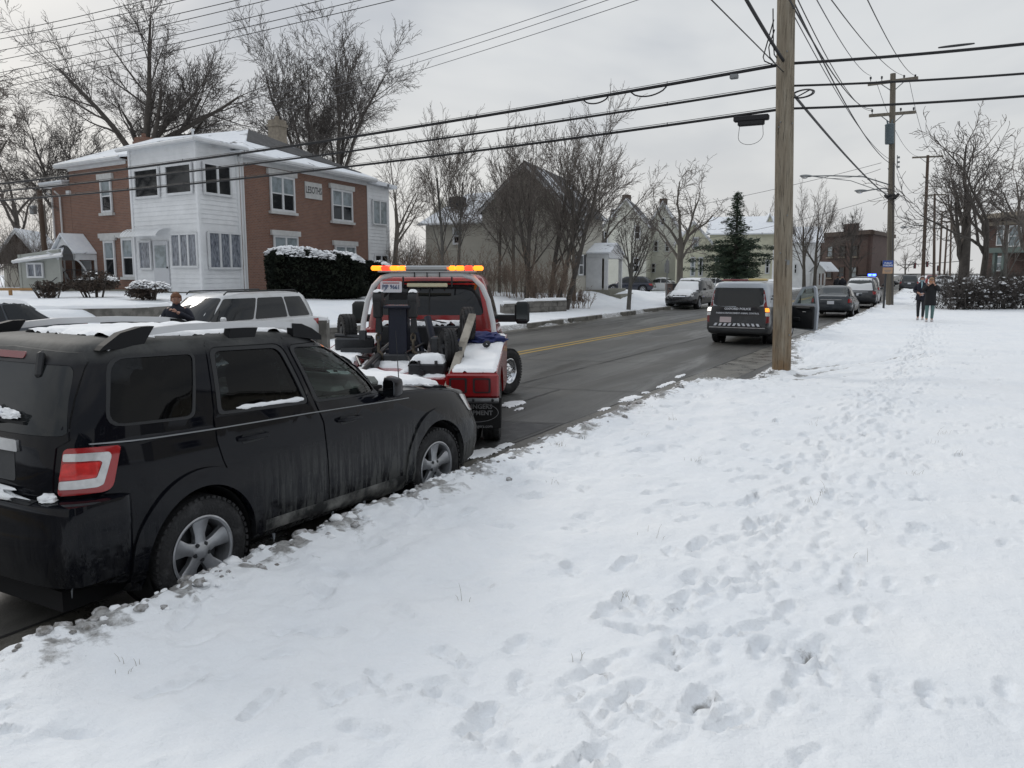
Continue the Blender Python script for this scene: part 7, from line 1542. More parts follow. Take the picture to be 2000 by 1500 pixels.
# evergreen
def conifer(px, d, H, W):
    x, y, z = tp(px, d, .2); T = empty('conifer', (x, y, z), 0, 'dark green conifer with a bare-tipped crown in front of the cream houses', 'tree'); rng = random.Random(4); b = MB(); b.tube([(0, 0, -.3), (.05, 0, H*.4), (0, .05, H)], [.24, .16, .03], 8); b.build('trunk', M_('bark_dark'), T)
    br_ = MB(); pts = []
    for i in range(150):
        a_k = i*2.4; t = (i/150)**1.25; h = 1.5+(H-1.5)*t; prof = W*(.6 if t < .06 else 1.0)*(1-t)**.6*(1.12 if t < .42 else (.50 if t < .9 else .7))*(1+.25*math.sin(a_k*1.3))
        a = i*2.4+rng.random(); L_ = prof*rng.uniform(.55, 1.12); dz = L_*(.10-.28*(1-t)*rng.random()); e = (math.cos(a)*L_, math.sin(a)*L_, h+dz); br_.tube([(0, 0, h), (e[0]*.5, e[1]*.5, h+dz*.2), e], [.03, .02, .008], 4)
        nn = int((26+70*L_)*(1 if t < .45 else .45))
        for k in range(nn): f_ = rng.uniform(.12, 1.03); pts.append((e[0]*f_+rng.gauss(0, .13), e[1]*f_+rng.gauss(0, .13), h+dz*f_+rng.gauss(-.03, .10)))
    br_.build('branches', M_('bark_dark'), T); rs_ = np.random.RandomState(3); C = np.array(pts); n = len(C); t = rs_.normal(0, 1, (n, 3)); t[:, 2] *= .35; t /= np.linalg.norm(t, axis=1, keepdims=True); b_ = np.cross(t, rs_.normal(0, 1, (n, 3))); b_ /= np.linalg.norm(b_, axis=1, keepdims=True); s_ = rs_.uniform(.10, .2, n)[:, None]
    V = np.stack([C-t*s_, C-b_*s_*.22, C+t*s_, C+b_*s_*.22], 1).reshape(-1, 3); np_mesh('foliage', V, np.arange(4*n).reshape(-1, 4), M_('pine'), T, False)
conifer(1435, 72, 8.7, 3.4)
# thicket on the right: dark leaves, stems, snow clumps
def right_bush(label, px, d, w, h, seed, n=2600, stems=110):
    x, y, z = tp(px, d, .3); T = leaf_mass('snowy_bush', label, (x, y, z), (w, 1.1, h), n, .05, seed, 'bush_dark', snow=.0, group='snow-flecked bushes on the right', rz=YAW, lumps=12, stems=0)
    rng = random.Random(seed); out = [[] for _ in range(6)]; S = dict(n=[5, 4, 3], t0=[.3, .3, .3], ang=[28, 36, 40], ratio=[.6, .55, .5], rr=[.6, .6, .7], wob=[.08, .12, .14, .15], trop=[.02, .0, 0, 0], tap=[.4, .5, .6, .6], rmin=.006)
    S = pad(S)
    for i in range(stems): d_ = np.array([rng.gauss(0, .35), rng.gauss(0, .3), 1.]); d_ /= np.linalg.norm(d_); grow(rng, np.array([rng.uniform(-w, w), rng.uniform(-.9, .9), -.1]), d_, h*rng.uniform(.5, .95), .016, 0, S, out)
    V, F = tubes(out[0]+out[1], 3); np_mesh('stems', V, F, M_('twig_dark'), T); V, F = tubes(out[2]+out[3], 3); np_mesh('twigs', V, F, M_('twig_dark'), T)
    rs_ = np.random.RandomState(seed); P = []; 
    for k in range(260): P.append((rng.uniform(-w, w), rng.uniform(-1.1, .9), h*rng.uniform(.05, .98)**.9, min(.1, rng.lognormvariate(-3.35, .45))))
    b = MB(); 
    for (a, c, e, r_) in P:
        vs = []; sd_ = rng.random()*50
        for p in V0: k = 1+.5*mn.noise(p*1.5+Vector((sd_, 0, 0))); vs.append((a+p.x*r_*k*1.3, c+p.y*r_*k*1.3, e+p.z*r_*k*.6))
        b.add(vs, F0)
    tag(b.build('bush_snow', M_('snow'), T, True, 180), kind='stuff')
mat('bush_dark', (.022, .020, .019), .8, c2=(.05, .036, .03), vscale=5)
right_bush('left end of the dark snow-flecked bushes, beside the sidewalk', 1884, 41, 1.0, 1.5, 1); right_bush('dark snow-flecked bush under the slim stem at the right', 1945, 41.5, 1.2, 1.6, 2); right_bush('snow-flecked bush cut by the right edge of the picture', 2005, 42, 1.2, 1.6, 3)
# ------------------------------------------------------------ poles, wires, signs, lamps, people
a = Nd('pole_wood', rough=.85, spec=.2); tcn = a.n('ShaderNodeTexCoord').outputs['Object']
f1 = a.noise(a.n('ShaderNodeMapping', {0: tcn, 'Scale': (5, 5, .35)}).outputs[0], 3, 10, .7); f2 = a.noise(a.n('ShaderNodeMapping', {0: tcn, 'Scale': (26, 26, .55)}).outputs[0], 2.2, 8, .75, .4); f3 = a.noise(tcn, 1.3, 5, .6)
cr = a.mr(f2, .36, .43, 1, 0); w1 = a.ramp(f1, [(.3, (.13, .11, .085)), (.5, (.25, .215, .165)), (.7, (.32, .29, .235))]); zz = a.n('ShaderNodeSeparateXYZ', {0: tcn}).outputs[2]
w2 = a.mix(a.math('MULTIPLY', a.mr(zz, 2.2, .2, 0, .8), a.mr(f3, .35, .6)), w1, (.20, .125, .065)); a.out(a.mix(a.math('MULTIPLY', cr, .8), w2, (.04, .032, .026))); a.bump(a.math('SUBTRACT', f1, cr), .8, .025)
mat('pole_grey', (.17, .15, .12), .85, bump=.4, bscale=16, c2=(.12, .105, .085), vscale=3, stretch=(3, 3, .15)); mat('pole_brown', (.085, .06, .045), .85, var=.3, stretch=(3, 3, .15))
mat('transformer', (.10, .13, .145), .5); mat('galv', (.22, .23, .235), .5, .4); mat('sign_blue', (.03, .075, .30), .5); mat('sign_tan', (.42, .27, .17), .6); mat('sign_back', (.2, .2, .2), .6)
def pole(name, label, x, y, z, h, r0, r1, lean=(0, 0), m='pole_wood', group='utility poles along the sidewalk', knots=0):
    T = empty(name, (x, y, z), 0, label, 'utility pole', group); b = MB(); n = 16; b.tube([(lean[0]*h*i/n, lean[1]*h*i/n, -.3*(i == 0)+h*i/n) for i in range(n+1)], [r0+(r1-r0)*i/n for i in range(n+1)], 20); s = b.build('shaft', M_(m), T)
    return T, s
rgt = Vector((math.cos(YAW), math.sin(YAW), 0))
L1 = -.033                                                   # pole one leans a touch left
p1 = Vector((-3.12, 16.9, .2)); T1, s1 = pole('utility_pole', 'thick weathered wooden utility pole in the foreground snow', *p1, 13.5, .182, .15, (L1*rgt.x, L1*rgt.y))
b = MB(); rnd = random.Random(3)
for i in range(9):
    z = .6+rnd.random()*6.5; a = rnd.uniform(-2.6, -.8)+YAW; b.lathe([(.014, 0), (.014, .02), (0, .024)], 8, frame((L1*rgt.x*z+.172*math.cos(a), L1*rgt.y*z+.172*math.sin(a), z), (0, 0, 1), (math.cos(a), math.sin(a), 0)))
b.build('bolt_heads', M_('galv'), T1)
b = MB(); a_ = YAW-PI/2+.25; q_ = Vector((.176*math.cos(a_), .176*math.sin(a_), 0)); b.prism(rrect(-.03, -.045, .03, .045, .006), frame(q_+Vector((L1*rgt.x*2.1, L1*rgt.y*2.1, 2.1)), (-math.sin(a_), math.cos(a_), 0), (math.cos(a_), math.sin(a_), 0)), .004); b.build('pole_tag', M_('galv'), T1)
def on1(z, o=(0, 0)): return p1+Vector((L1*rgt.x*(z-p1.z)+o[0], L1*rgt.y*(z-p1.z)+o[1], z-p1.z))
p2 = Vector((-3.65, 50.5, .2)); 
z2t = zat(143, 46); T2, s2 = pole('utility_pole', 'pole with two crossarms and a grey transformer, by the bus stop sign', *p2, z2t-.2, .20, .14, (.0, 0), 'pole_grey')
dpole = 46.0
def arm(par, c, half, ang, rise=0, sz=.12, brace=True):
    u = Vector((math.cos(ang), math.sin(ang), 0)); b = MB(); M = frame(c-u*half-Vector((0, 0, rise)), (0, 0, 1), u*2*half+Vector((0, 0, 2*rise))); b.prism([(-sz*.6, -sz*.5), (sz*.6, -sz*.5), (sz*.6, sz*.5), (-sz*.6, sz*.5)], M, math.hypot(2*half, 2*rise)); o = b.build('crossarm', M_('pole_grey'), par, False)
    if brace:
        b = MB()
        for s in (-1, 1): b.tube([c+u*s*half*.55+Vector((0, 0, s*rise*.5)), c-Vector((0, 0, .55))], .025, 5)
        b.build('arm_brace', M_('galv'), par)
    return u
c0 = Vector((0, 0, zat(158, dpole)-.2)); u2 = arm(T2, c0, 1.33, YAW, .10, .14); c1 = Vector((0, 0, zat(222, dpole)-.2)); arm(T2, c1, 1.25, YAW, .04, .13)
b = MB()
for c_, offs in ((c0, (-1.2, -.6, .6, 1.2)), (c1, (-1.1, .45, 1.15))):
    for o in offs: q = c_+u2*o; b.lathe([(.02, 0), (.02, .10), (.06, .12), (.045, .18), (.06, .22), (0, .26)], 8, Matrix.Translation(q+Vector((0, 0, .05))))
b.build('insulators', M_('steel_dark'), T2)
zt0 = zat(282, dpole)-.2; zt1 = zat(243, dpole)-.2; q = Vector((-.35*rgt.x*.3, -.35*rgt.y-.22, 0)); b = MB(); b.lathe([(0, zt0), (.22, zt0), (.24, zt0+.06), (.24, zt1-.08), (.26, zt1-.05), (.22, zt1), (0, zt1+.05)], 20, Matrix.Translation(q)); b.tube([q+Vector((.1, 0, zt1)), q+Vector((.12, 0, zt1+.22))], .04, 8); b.tube([q+Vector((-.1, 0, zt1)), q+Vector((-.14, 0, zt1+.2))], .04, 8); b.build('transformer', M_('transformer'), T2)
zc = zat(384, dpole)-.2; b = MB(); b.tube([(-.3, -.1, zc+.1), (-.1, -.25, zc-.1), (.2, -.2, zc-.1), (.35, 0, zc+.1)], .09, 8); b.box((0, -.2, zc), (.5, .25, .25), bev=.05); b.build('splice_bundle', M_('cable'), T2)
b = MB(); zr = zat(318, dpole)-.2
for dz in (-.25, 0, .25): b.lathe([(0, -.05), (.06, -.05), (.06, .05), (0, .05)], 8, Matrix.Translation(Vector((.35, -.1, zr+dz))))
b.box((.28, -.1, zr), (.04, .05, .75)); b.build('spool_rack', M_('galv'), T2); b = MB(); b.tube([(.13, -.18, 0), (.12, -.16, 5), (.1, -.14, zr)], .018, 5); b.build('ground_wire', M_('wire_grey'), T2)
far = []
for i, (px, t, d, dx, m, lab) in enumerate(((1804, 303, 74, 0, 'pole_brown', 'brown pole with one crossarm, second beyond the transformer pole'), (1815, 378, 96, -.035, 'pole_brown', 'leaning pole just right of the brown crossarm pole'), (1832, 415, 122, 0, 'pole_brown', 'distant thin upright pole right of the leaning one'), (1844, 440, 128, .02, 'pole_brown', 'distant pole crossing its neighbour like a V, left leg'), (1851, 432, 132, -.02, 'pole_brown', 'distant pole crossing its neighbour like a V, right leg'))):
    x, y = xy(px, d); h = zat(t, d); bx = x-dx*h*rgt.x*0; dx = dx-.026; x, y = x+(dx*h*rgt.x if i < 1 else 0), y+(dx*h*rgt.y if i < 1 else 0); T, s = pole('utility_pole', lab, x+dx*h*rgt.x*-1, y+dx*h*rgt.y*-1, .1, h-.1, .17 if i < 2 else .16, .12, (dx*rgt.x, dx*rgt.y), m); far.append((x, y, h))
    if i in (0, 1): arm(T, Vector((dx*h*rgt.x, dx*h*rgt.y, h-.25)), 1.35, YAW, .06)
x, y, z = tp(91, 48); T, s = pole('utility_pole', 'dark old pole behind the annex at the left', x, y, z, zat(372, 48)-z, .16, .13, (-.012*rgt.x, -.012*rgt.y), 'pole_brown'); b = MB(); b.box((-.5*rgt.x, -.5*rgt.y, zat(410, 48)-z), (.35, .3, .5), bev=.05); b.build('pole_box', M_('galv'), T)
LEAN2 = -.048; T2.rotation_mode = 'QUATERNION'; T2.rotation_quaternion = Matrix.Rotation(LEAN2, 3, Vector((-math.sin(YAW), math.cos(YAW), 0))).to_quaternion()
def lean2(P):
    P = Vector(P); return P+rgt*LEAN2*P.z if math.hypot(P.x-p2.x, P.y-p2.y) < 2 and P.z > 2 else P
# wires. each runs between real points and sags
def cable(label, A, B, sag, r, m='cable', n=24, name='overhead_cable', group='overhead cables', lash=0, extra=None):
    A, B = lean2(A), lean2(B); pts = [A.lerp(B, i/n)-Vector((0, 0, sag*4*(i/n)*(1-i/n))) for i in range(n+1)]; c = pts[n//2]; b = MB(); b.tube([p-c for p in pts], r, 6); o = b.build(name, M_(m), None); o.location = c; tag(o, label, 'cable', group)
    return lambda t: A.lerp(B, t)-Vector((0, 0, sag*4*t*(1-t)))
F = {}
for i, (yl, y1, yr, r, dl, lab) in enumerate(((340, 119, 72, .032, 31, 'thick top communication cable crossing the street from the near pole'), (355, 163, 132, .024, 31, 'middle communication cable crossing the street from the near pole'), (370, 208, 171, .026, 31, 'lowest communication cable crossing the street from the near pole'))):
    z1 = at(1520, y1, 16.1).z; att = on1(z1); A = at(-420, yl+(52, 44, 40)[i], 33.5); F[i] = cable(lab, A, att, .42, r)
    B_ = at(2450, yr+(-42, -30, -25)[i], 13.2); cable(lab.replace('crossing the street from the near pole', 'leaving the near pole to the right'), att, B_, .08, r*.85); F[i+3] = (att, B_)
    # support strand just above
    b = MB(); f_ = F[i]; b.tube([f_(t/20)+Vector((0, 0, r+.02)) for t in range(21)], .006, 4); 
    for t in range(36): q = f_(.28+.72*t/36); b.box(q+Vector((0, 0, r*.6)), (.012, .012, r*2.2+.03)) if (t % 3 == 0) else None
    o = b.build('support_strand', M_('cable'), None, False); tag(o, ('thin strand lashed above the top communication cable', 'thin strand lashed above the middle communication cable', 'thin strand lashed above the lowest communication cable')[i], 'cable', 'overhead cables')
def cparam(f_, px):
    best = min(range(400), key=lambda k: abs(proj(f_(k/400))[0]-px)); return best/400
def proj(p):
    x, y, z = p[0], p[1], p[2]-EYE; r_ = x*math.cos(YAW)+y*math.sin(YAW); fh = -x*math.sin(YAW)+y*math.cos(YAW); dp = fh*math.cos(PIT)-z*math.sin(PIT); up = fh*math.sin(PIT)+z*math.cos(PIT); return 1000+FPX*r_/dp, 750-FPX*up/dp
# splice case hanging from the lowest cable
t0, t1 = cparam(F[2], 1438), cparam(F[2], 1502); a_, b_ = F[2](t0), F[2](t1); dv = (b_-a_).normalized(); m_ = (a_+b_)/2; b = MB(); M = frame(m_-Vector((0, 0, .11)), dv, (0, 0, 1)); s0 = b.M; b.M = M; b.box((0, 0, .02), ((b_-a_).length, .14, .11), bev=.02); b.box((0, 0, -.07), ((b_-a_).length*.75, .13, .10), bev=.02); b.M = s0
o = b.build('splice_case', M_('cable'), None); tag(o, 'black splice case hanging from the lowest cable left of the near pole', 'splice case')
b = MB(); c_ = m_+Vector((0, 0, -.42)); b.tube([m_+dv*-.22+Vector((0, 0, -.2))]+[c_+dv*(.24*math.cos(a))+Vector((0, 0, .17*math.sin(a))) for a in [PI*(1.0+i/10) for i in range(11)]]+[m_+dv*.22+Vector((0, 0, -.2))], .005, 5); tag(b.build('cable_loop', M_('cable'), None), 'thin black loop of wire under the splice case', 'cable')
for k, (px, w, dz, lab) in enumerate(((1165, .55, .10, 'small coil of spare cable hanging on the top cable'), (1270, .75, .13, 'drooping slack loop under the top cable'))):
    t = cparam(F[0], px); q = F[0](t); d_ = (F[0](min(1, t+.02))-q).normalized(); b = MB(); b.tube([q+d_*(w*(i/10-.5))-Vector((0, 0, dz*math.sin(PI*i/10)**.6+.03)) for i in range(11)], .016, 5); tag(b.build('cable_slack', M_('cable'), None), lab, 'cable', 'overhead cables')
def coil(px, py, d, w, h, lab, tilt):
    c = at(px, py, d); b = MB(); u = rgt*math.cos(tilt)+Vector((0, 0, math.sin(tilt))); v = Vector((0, 0, 1))*math.cos(tilt)*.3+Vector((-math.sin(YAW), math.cos(YAW), 0))*.95-rgt*math.sin(tilt)*.3
    for k in range(3): b.tube([c+u*(w*math.cos(i*PI/12))*(1-.08*k)+v*(h*math.sin(i*PI/12))*(1-.10*k) for i in range(25)], .009, 5)
    b.tube([c-u*w, c+u*w], .012, 4); tag(b.build('cable_coil', M_('cable'), None), lab, 'cable coil')
coil(1568, 183, 16.2, .17, .35, 'coil of cable hung beside the near pole', .5); coil(1868, 89, 14.5, .30, .11, 'flat figure-eight coil on the top cable at the upper right', .12)
t = cparam(F[0], 1434); q = F[0](t); b = MB(); b.box(q-Vector((0, 0, .07)), (.16, .1, .09), bev=.015); tag(b.build('cable_clamp', M_('galv'), None), 'small grey amplifier box on the top cable near the pole', 'cable box')
# bundle climbing from the near pole up to the left, and the guy wire
cable('thick black bundle rising left from the near pole top cable', at(1300, -300, 11.0), on1(at(1520, 119, 16.1).z), .1, .03); cable('thin wire rising left from the near pole', at(1180, -210, 9), on1(at(1520, 139, 16.1).z), .0, .010)
b = MB(); a0 = on1(at(1520, 119, 16.1).z)
for k, (w_, h_, e_) in enumerate(((.20, .30, .62), (.30, .12, .80), (.12, .42, 1.0))): b.tube([a0-rgt*.05, a0-rgt*w_*.7+Vector((0, 0, -.06+.03*k)), a0-rgt*(w_+.10)+Vector((0, 0, h_*.4)), a0-rgt*(w_+.13)+Vector((0, 0, h_)), a0-rgt*(.16+.12*e_)+Vector((0, 0, e_))], .012, 6)
b.build('pole_cable_loops', M_('cable'), T1).matrix_parent_inverse = Matrix.Translation(-T1.location)
cable('thick black cable dropping right from the near pole to the transformer pole', on1(at(1550, 160, 16.1).z), p2+Vector((-.1, -.1, zc)), .18, .028)
# power wires overhead along the street (near pole line, high) to the transformer pole
ends = [(1603, 0), (1612, 0), (1618, 0), (1628, 0), (1648, 0), (1687, 0), (1744, 0)]
tops = [p2+c0+u2*o+Vector((0, 0, .28)) for o in (-1.2, -.6, .6, 1.2)]; tops2 = [p2+c1+u2*o+Vector((0, 0, .26)) for o in (-1.1, .45, 1.15)]
for i, ((px, py), e) in enumerate(zip(ends, [p2+Vector((-.1, 0, zr+.2)), p2+Vector((-.1, 0, zr)), tops2[0], tops2[0]+Vector((0, 0, -.1)), tops[0], tops[2], tops[3]])):
    s_ = at(px, py, 20); dv = (s_-e); A = e+dv*1.7; cable('power wire above the street, number %s from the left at the picture top' % ['first', 'second', 'third', 'fourth', 'fifth', 'sixth', 'seventh'][i], A, e, 1.1 if i < 4 else .6, .011 if i not in (1, 2) else .016, 'wire_grey' if i in (0, 4) else 'cable', group='power wires above the street')
# high wires crossing the upper left sky
for i, (ya, xb, lab) in enumerate(((53, 222, 'topmost'), (66, 290, 'second'), (90, 395, 'third'), (109, 458, 'fourth'), (135, 565, 'fifth'), (152, 638, 'sixth'), (166, 702, 'lowest'))):
    A = at(-150, ya+150*ya/xb*1.0, 36); s_ = at(xb, 0, 27); B_ = A+(s_-A)*1.7; cable('%s of the thin wires slanting across the upper left sky' % lab, A, B_, .25, .013, 'cable', group='thin wires across the upper left')
for i, (x0, y0, x1, lab) in enumerate(((764, 106, 1110, 'upper'), (764, 121, 1152, 'middle'), (764, 138, 1210, 'lower'))):
    s0_ = at(x0, y0, 32); s1_ = at(x1, 0, 24); A = s0_+(s0_-s1_)*1.6; cable('%s of three thin wires in the centre sky above the trees' % lab, A, s1_+(s1_-s0_)*.5, .3, .010, 'wire_grey', group='thin wires in the centre sky')
for i, (x0, y0, x1, y1, d0, d1, lab) in enumerate(((1200, 425, 1735, 318, 60, 46, 'long thin service wire from the transformer pole left over the far houses'), (1340, 470, 1733, 385, 60, 46, 'lower thin service wire running left from the transformer pole'), (1580, 343, 1733, 330, 46, 46, 'short wire between the far street lamp and the transformer pole'),)): cable(lab, at(x0, y0, d0), at(x1, y1, d1), .3, .012, 'wire_grey', group='service wires at the transformer pole')
for i, (a_, dz) in enumerate(((-.9, 0), (.9, 0), (.2, -2.4), (-.2, -3.1), (.3, -3.9))):
    A = p2+Vector((0, 0, (c0.z if i < 2 else zr+.8)))+u2*a_+Vector((0, 0, 0 if i < 2 else dz*.35)); x, y, h = far[0]; B_ = Vector((x, y, h-.1+(dz*.9 if i > 1 else 0)))+rgt*a_; cable(['left', 'right', 'upper middle', 'middle', 'lower'][i]+' wire between the transformer pole and the brown pole beyond', A, B_, .9+.2*i, .013, 'wire_grey', group='wires to the brown pole')
for i, (px, py, lab) in enumerate(((2050, 372, 'upper'), (2050, 398, 'middle'), (2050, 440, 'lower'))): x, y, h = far[0]; cable(lab+' wire from the brown pole off to the right through the tree', Vector((x, y, h-1.6-.9*i)), at(px, py, 52), .5, .013, 'cable', group='wires to the right')
x, y, h = far[0]
for i, (z_, lab) in enumerate(((h-2.5, 'upper wire between the brown pole and the leaning pole'), (h-5, 'lower wire between the brown pole and the leaning pole'))): cable(lab, Vector((x, y, z_)), Vector((far[1][0], far[1][1], z_*.92)), .4, .02, 'cable', group='wires along the far poles')
# street lamps on arms
def lamp(label, hx, hy, d, base, name='street_lamp', arm2=None):
    h = at(hx, hy, d); base = lean2(base); T = empty(name, base, 0, label, 'street lamp', 'street lamps on pole arms'); L_ = Vector(h)-Vector(base); b = MB(); b.tube([Vector((0, 0, 0)), L_*.35+Vector((0, 0, L_.length*.06)), L_*.75+Vector((0, 0, L_.length*.03)), L_], .035, 6)
    if arm2: b.tube([Vector((0, 0, -.5)), L_*.5, L_], .02, 5)
    b.build('arm', M_('galv'), T); dv = L_.normalized(); M = frame(L_-dv*.05, dv, (0, 0, 1)); s0 = MB(); bm = bmesh.new(); bmesh.ops.create_uvsphere(bm, u_segments=16, v_segments=10, radius=1)
    for v in bm.verts: v.co = M @ Vector((v.co.x*.38+.28, v.co.y*.15, v.co.z*.085*(1.0 if v.co.z > 0 else .7)))
    hd = bm_obj('lamp_head', bm, M_('galv'), T); bm = bmesh.new(); bmesh.ops.create_uvsphere(bm, u_segments=12, v_segments=8, radius=1)
    for v in bm.verts: v.co = M @ Vector((v.co.x*.2+.36, v.co.y*.11, v.co.z*.09-.05))
    bm_obj('lens', bm, M_('lens_clear'), hd)
lamp('street lamp on the longest arm, left of the transformer pole', 1582, 344, 45.2, p2+Vector((0, 0, zat(362, dpole)-.2)), arm2=1); lamp('second street lamp lower down, on a short arm left of the transformer pole', 1690, 373, 46, p2+Vector((0, 0, zat(370, dpole)-.2))); lamp('small far street lamp on the brown pole', 1771, 444, 74, (far[0][0], far[0][1], zat(440, 74)))
T = empty('post_lamp', (*xy(1714, 104), .1), 0, 'tall lamp post with a hanging bell lantern beside the brick building', 'street lamp'); b = MB(); zt_ = zat(508, 104); b.tube([(0, 0, 0), (0, 0, zt_-.5), (rgt.x*.2, rgt.y*.2, zt_), (rgt.x*.45, rgt.y*.45, zt_-.3)], .06, 6); b.build('post', M_('black_plastic'), T); b = MB(); b.lathe([(.04, 0), (.2, -.35), (.22, -.5), (0, -.5)], 10, Matrix.Translation((rgt.x*.45, rgt.y*.45, zt_-.3))); b.build('lantern', M_('black_plastic'), T)
# bus stop sign
x, y = xy(1732, 41.3); T = empty('bus_stop_sign', (x, y, .25), YAW, 'blue and tan sign on a dark post in front of the transformer pole', 'sign'); b = MB(); b.box((-.05, 0, 1.1), (.09, .05, 2.3)); b.build('post', M_('steel_dark'), T)
zb, zm, ztp = zat(534, 41.3)-.25, zat(522, 41.3)-.25, zat(509, 41.3)-.25
b = MB(); b.box((.02, -.04, (zm+ztp)/2+.005), (.52, .02, ztp-zm), bev=.005); s_ = b.build('blue_panel', M_('sign_blue'), T); b = MB(); b.box((.02, -.04, (zb+zm)/2-.01), (.50, .02, zm-zb), bev=.005); s2_ = b.build('tan_panel', M_('sign_tan'), T)
text('sign_lettering', 'PUBLIC\nPARKING', .115, frame((.02, -.052, (zm+ztp)/2-.02), (1, 0, 0), (0, -1, 0)), M_('plate_white'), s_, bold=.003)
b = MB(); b.box((.02, -.053, (zb+zm)/2), (.34, .003, .03)); b.box((.02, -.053, (zb+zm)/2-.07), (.26, .003, .03)); b.build('sign_bars', M_('sign_back'), s2_, False)
# small parking sign across the street
x, y, z = tp(1303, 51); T = empty('street_sign', (x, y, z), YAW, 'thin post with a small sign seen edge-on beside the parked black SUV', 'sign'); b = MB(); b.tube([(0, 0, -.1), (0, 0, 2.7)], .03, 6); b.build('post', M_('galv'), T); b = MB(); b.box((.0, -.03, 2.2), (.22, .02, .75), bev=.005); b.build('sign_plate', M_('sign_back'), T)
# traffic signals and far junction
for i, (px, py, w_) in enumerate(((1786, 519, 0), (1810, 516, 0), (1832, 524, 0))):
    d = 160; x, y = xy(px, d); c = zat(py, d); T = empty('traffic_light', (x, y, c), YAW, ['left', 'middle', 'right'][i]+' of the traffic signals hanging over the far junction', 'traffic light', 'traffic signals over the far junction'); b = MB(); b.box((0, 0, 0), (.45, .3, 1.1), bev=.06); h_ = b.build('housing', M_('black_plastic'), T); b = MB()
    for k in (-.33, 0, .33): b.lathe([(.13, 0), (.1, .05), (0, .06)], 8, frame((0, -.15, k), (1, 0, 0), (0, -1, 0)))
    b.build('lenses', M_('lens_red_deep'), T)
cable('span wire holding the far traffic signals', at(1752, 518, 160), at(1900, 508, 160), .1, .06, 'cable', name='span_wire', group=None)
# trash bins
mat('bin_brown', (.09, .06, .05), .6)
for i, (px, w_, m, lab) in enumerate(((1310, .6, 'bin_brown', 'brown wheeled bin beside the parked black SUV'), (1321, .5, 'steel_dark', 'dark wheeled bin between the brown one and the tree'))):
    x, y, z = tp(px, 55, .28); T = empty('trash_bin', (x, y, z), YAW, lab, 'bin', 'wheeled bins at the far kerb'); b = MB(); b.box((0, 0, .5), (.5, .55, .95), taper=(1.15, 1.15), bev=0); b.build('bin_body', M_(m), T); b = MB(); b.box((0, .02, 1.02), (.64, .70, .07), bev=.02); b.build('lid', M_(m), T); b = MB(); b.lathe([(.1, -.03), (.1, .03)], 12, frame((.2, .3, .1), (0, 0, 1), (1, 0, 0))); b.build('bin_wheel', M_('rubber'), T)
# plywood and snow heap by the far left car
x, y = xy(34, 22); T = empty('plywood_sheet', (x, y, .1), YAW, 'tan plywood board standing behind the snowy car at the left edge', 'board'); b = MB(); b.box((0, 0, .72), (.5, .03, .5), Euler((0, R(6), 0))); b.build('board', mat('plywood', (.34, .20, .09), .8, var=.2, vscale=3), T, False); b = MB(); b.box((-.1, .05, .25), (.06, .06, .7)); b.box((.15, .05, .25), (.06, .06, .7)); b.build('stake', M_('plywood'), T, False)
x, y = xy(22, 33); T = empty('rail_fence', (x, y, .8), YAW, 'low tan rail fence in the snow left of the annex', 'fence'); b = MB(); b.box((0, 0, .62), (1.6, .06, .10)); b.box((.0, 0, .25), (1.6, .05, .08)); b.build('rail', M_('plywood'), T, False); b = MB(); b.box((-.1, 0, .3), (.1, .1, .75)); b.build('post', M_('plywood'), T, False)
# ------------------------------------------------------------ people
mat('coat_navy', (.010, .012, .022), .8, bump=.3, bscale=30); mat('coat_black', (.008, .008, .010), .8, bump=.3, bscale=30); mat('legging_dark', (.02, .02, .024), .8); mat('legging_teal', (.10, .17, .165), .8); mat('shoe_light', (.5, .47, .47), .6); mat('mask_blue', (.28, .42, .46), .7); mat('hood_pale', (.52, .50, .52), .8); mat('hat_tan', (.30, .19, .11), .9, bump=.4, bscale=60); mat('scarf', (.42, .20, .09), .8); mat('paper', (.5, .5, .54), .6); mat('police_cloth', (.012, .013, .018), .8); mat('lip', (.30, .12, .10), .5); mat('eye_white', (.5, .5, .5), .3)
def skin_chain(name, verts, edges, radii, m, parent, sub=2, root=0):
    me = bpy.data.meshes.new('t'); me.from_pydata(verts, edges, []); o = bpy.data.objects.new('t', me); col.objects.link(o); o.modifiers.new('s', 'SKIN'); sd_ = o.modifiers.new('u', 'SUBSURF'); sd_.levels = sub; bpy.context.view_layer.objects.active = o
    for i, r_ in enumerate(radii):
        v = me.skin_vertices[0].data[i]; v.radius = r_ if isinstance(r_, tuple) else (r_, r_); v.use_root = (i == root)
    bpy.context.view_layer.update(); me2 = bpy.data.meshes.new_from_object(o.evaluated_get(bpy.context.evaluated_depsgraph_get())); bpy.data.objects.remove(o); bpy.data.meshes.remove(me)
    return finish(name, me2, m, parent, True, 180)
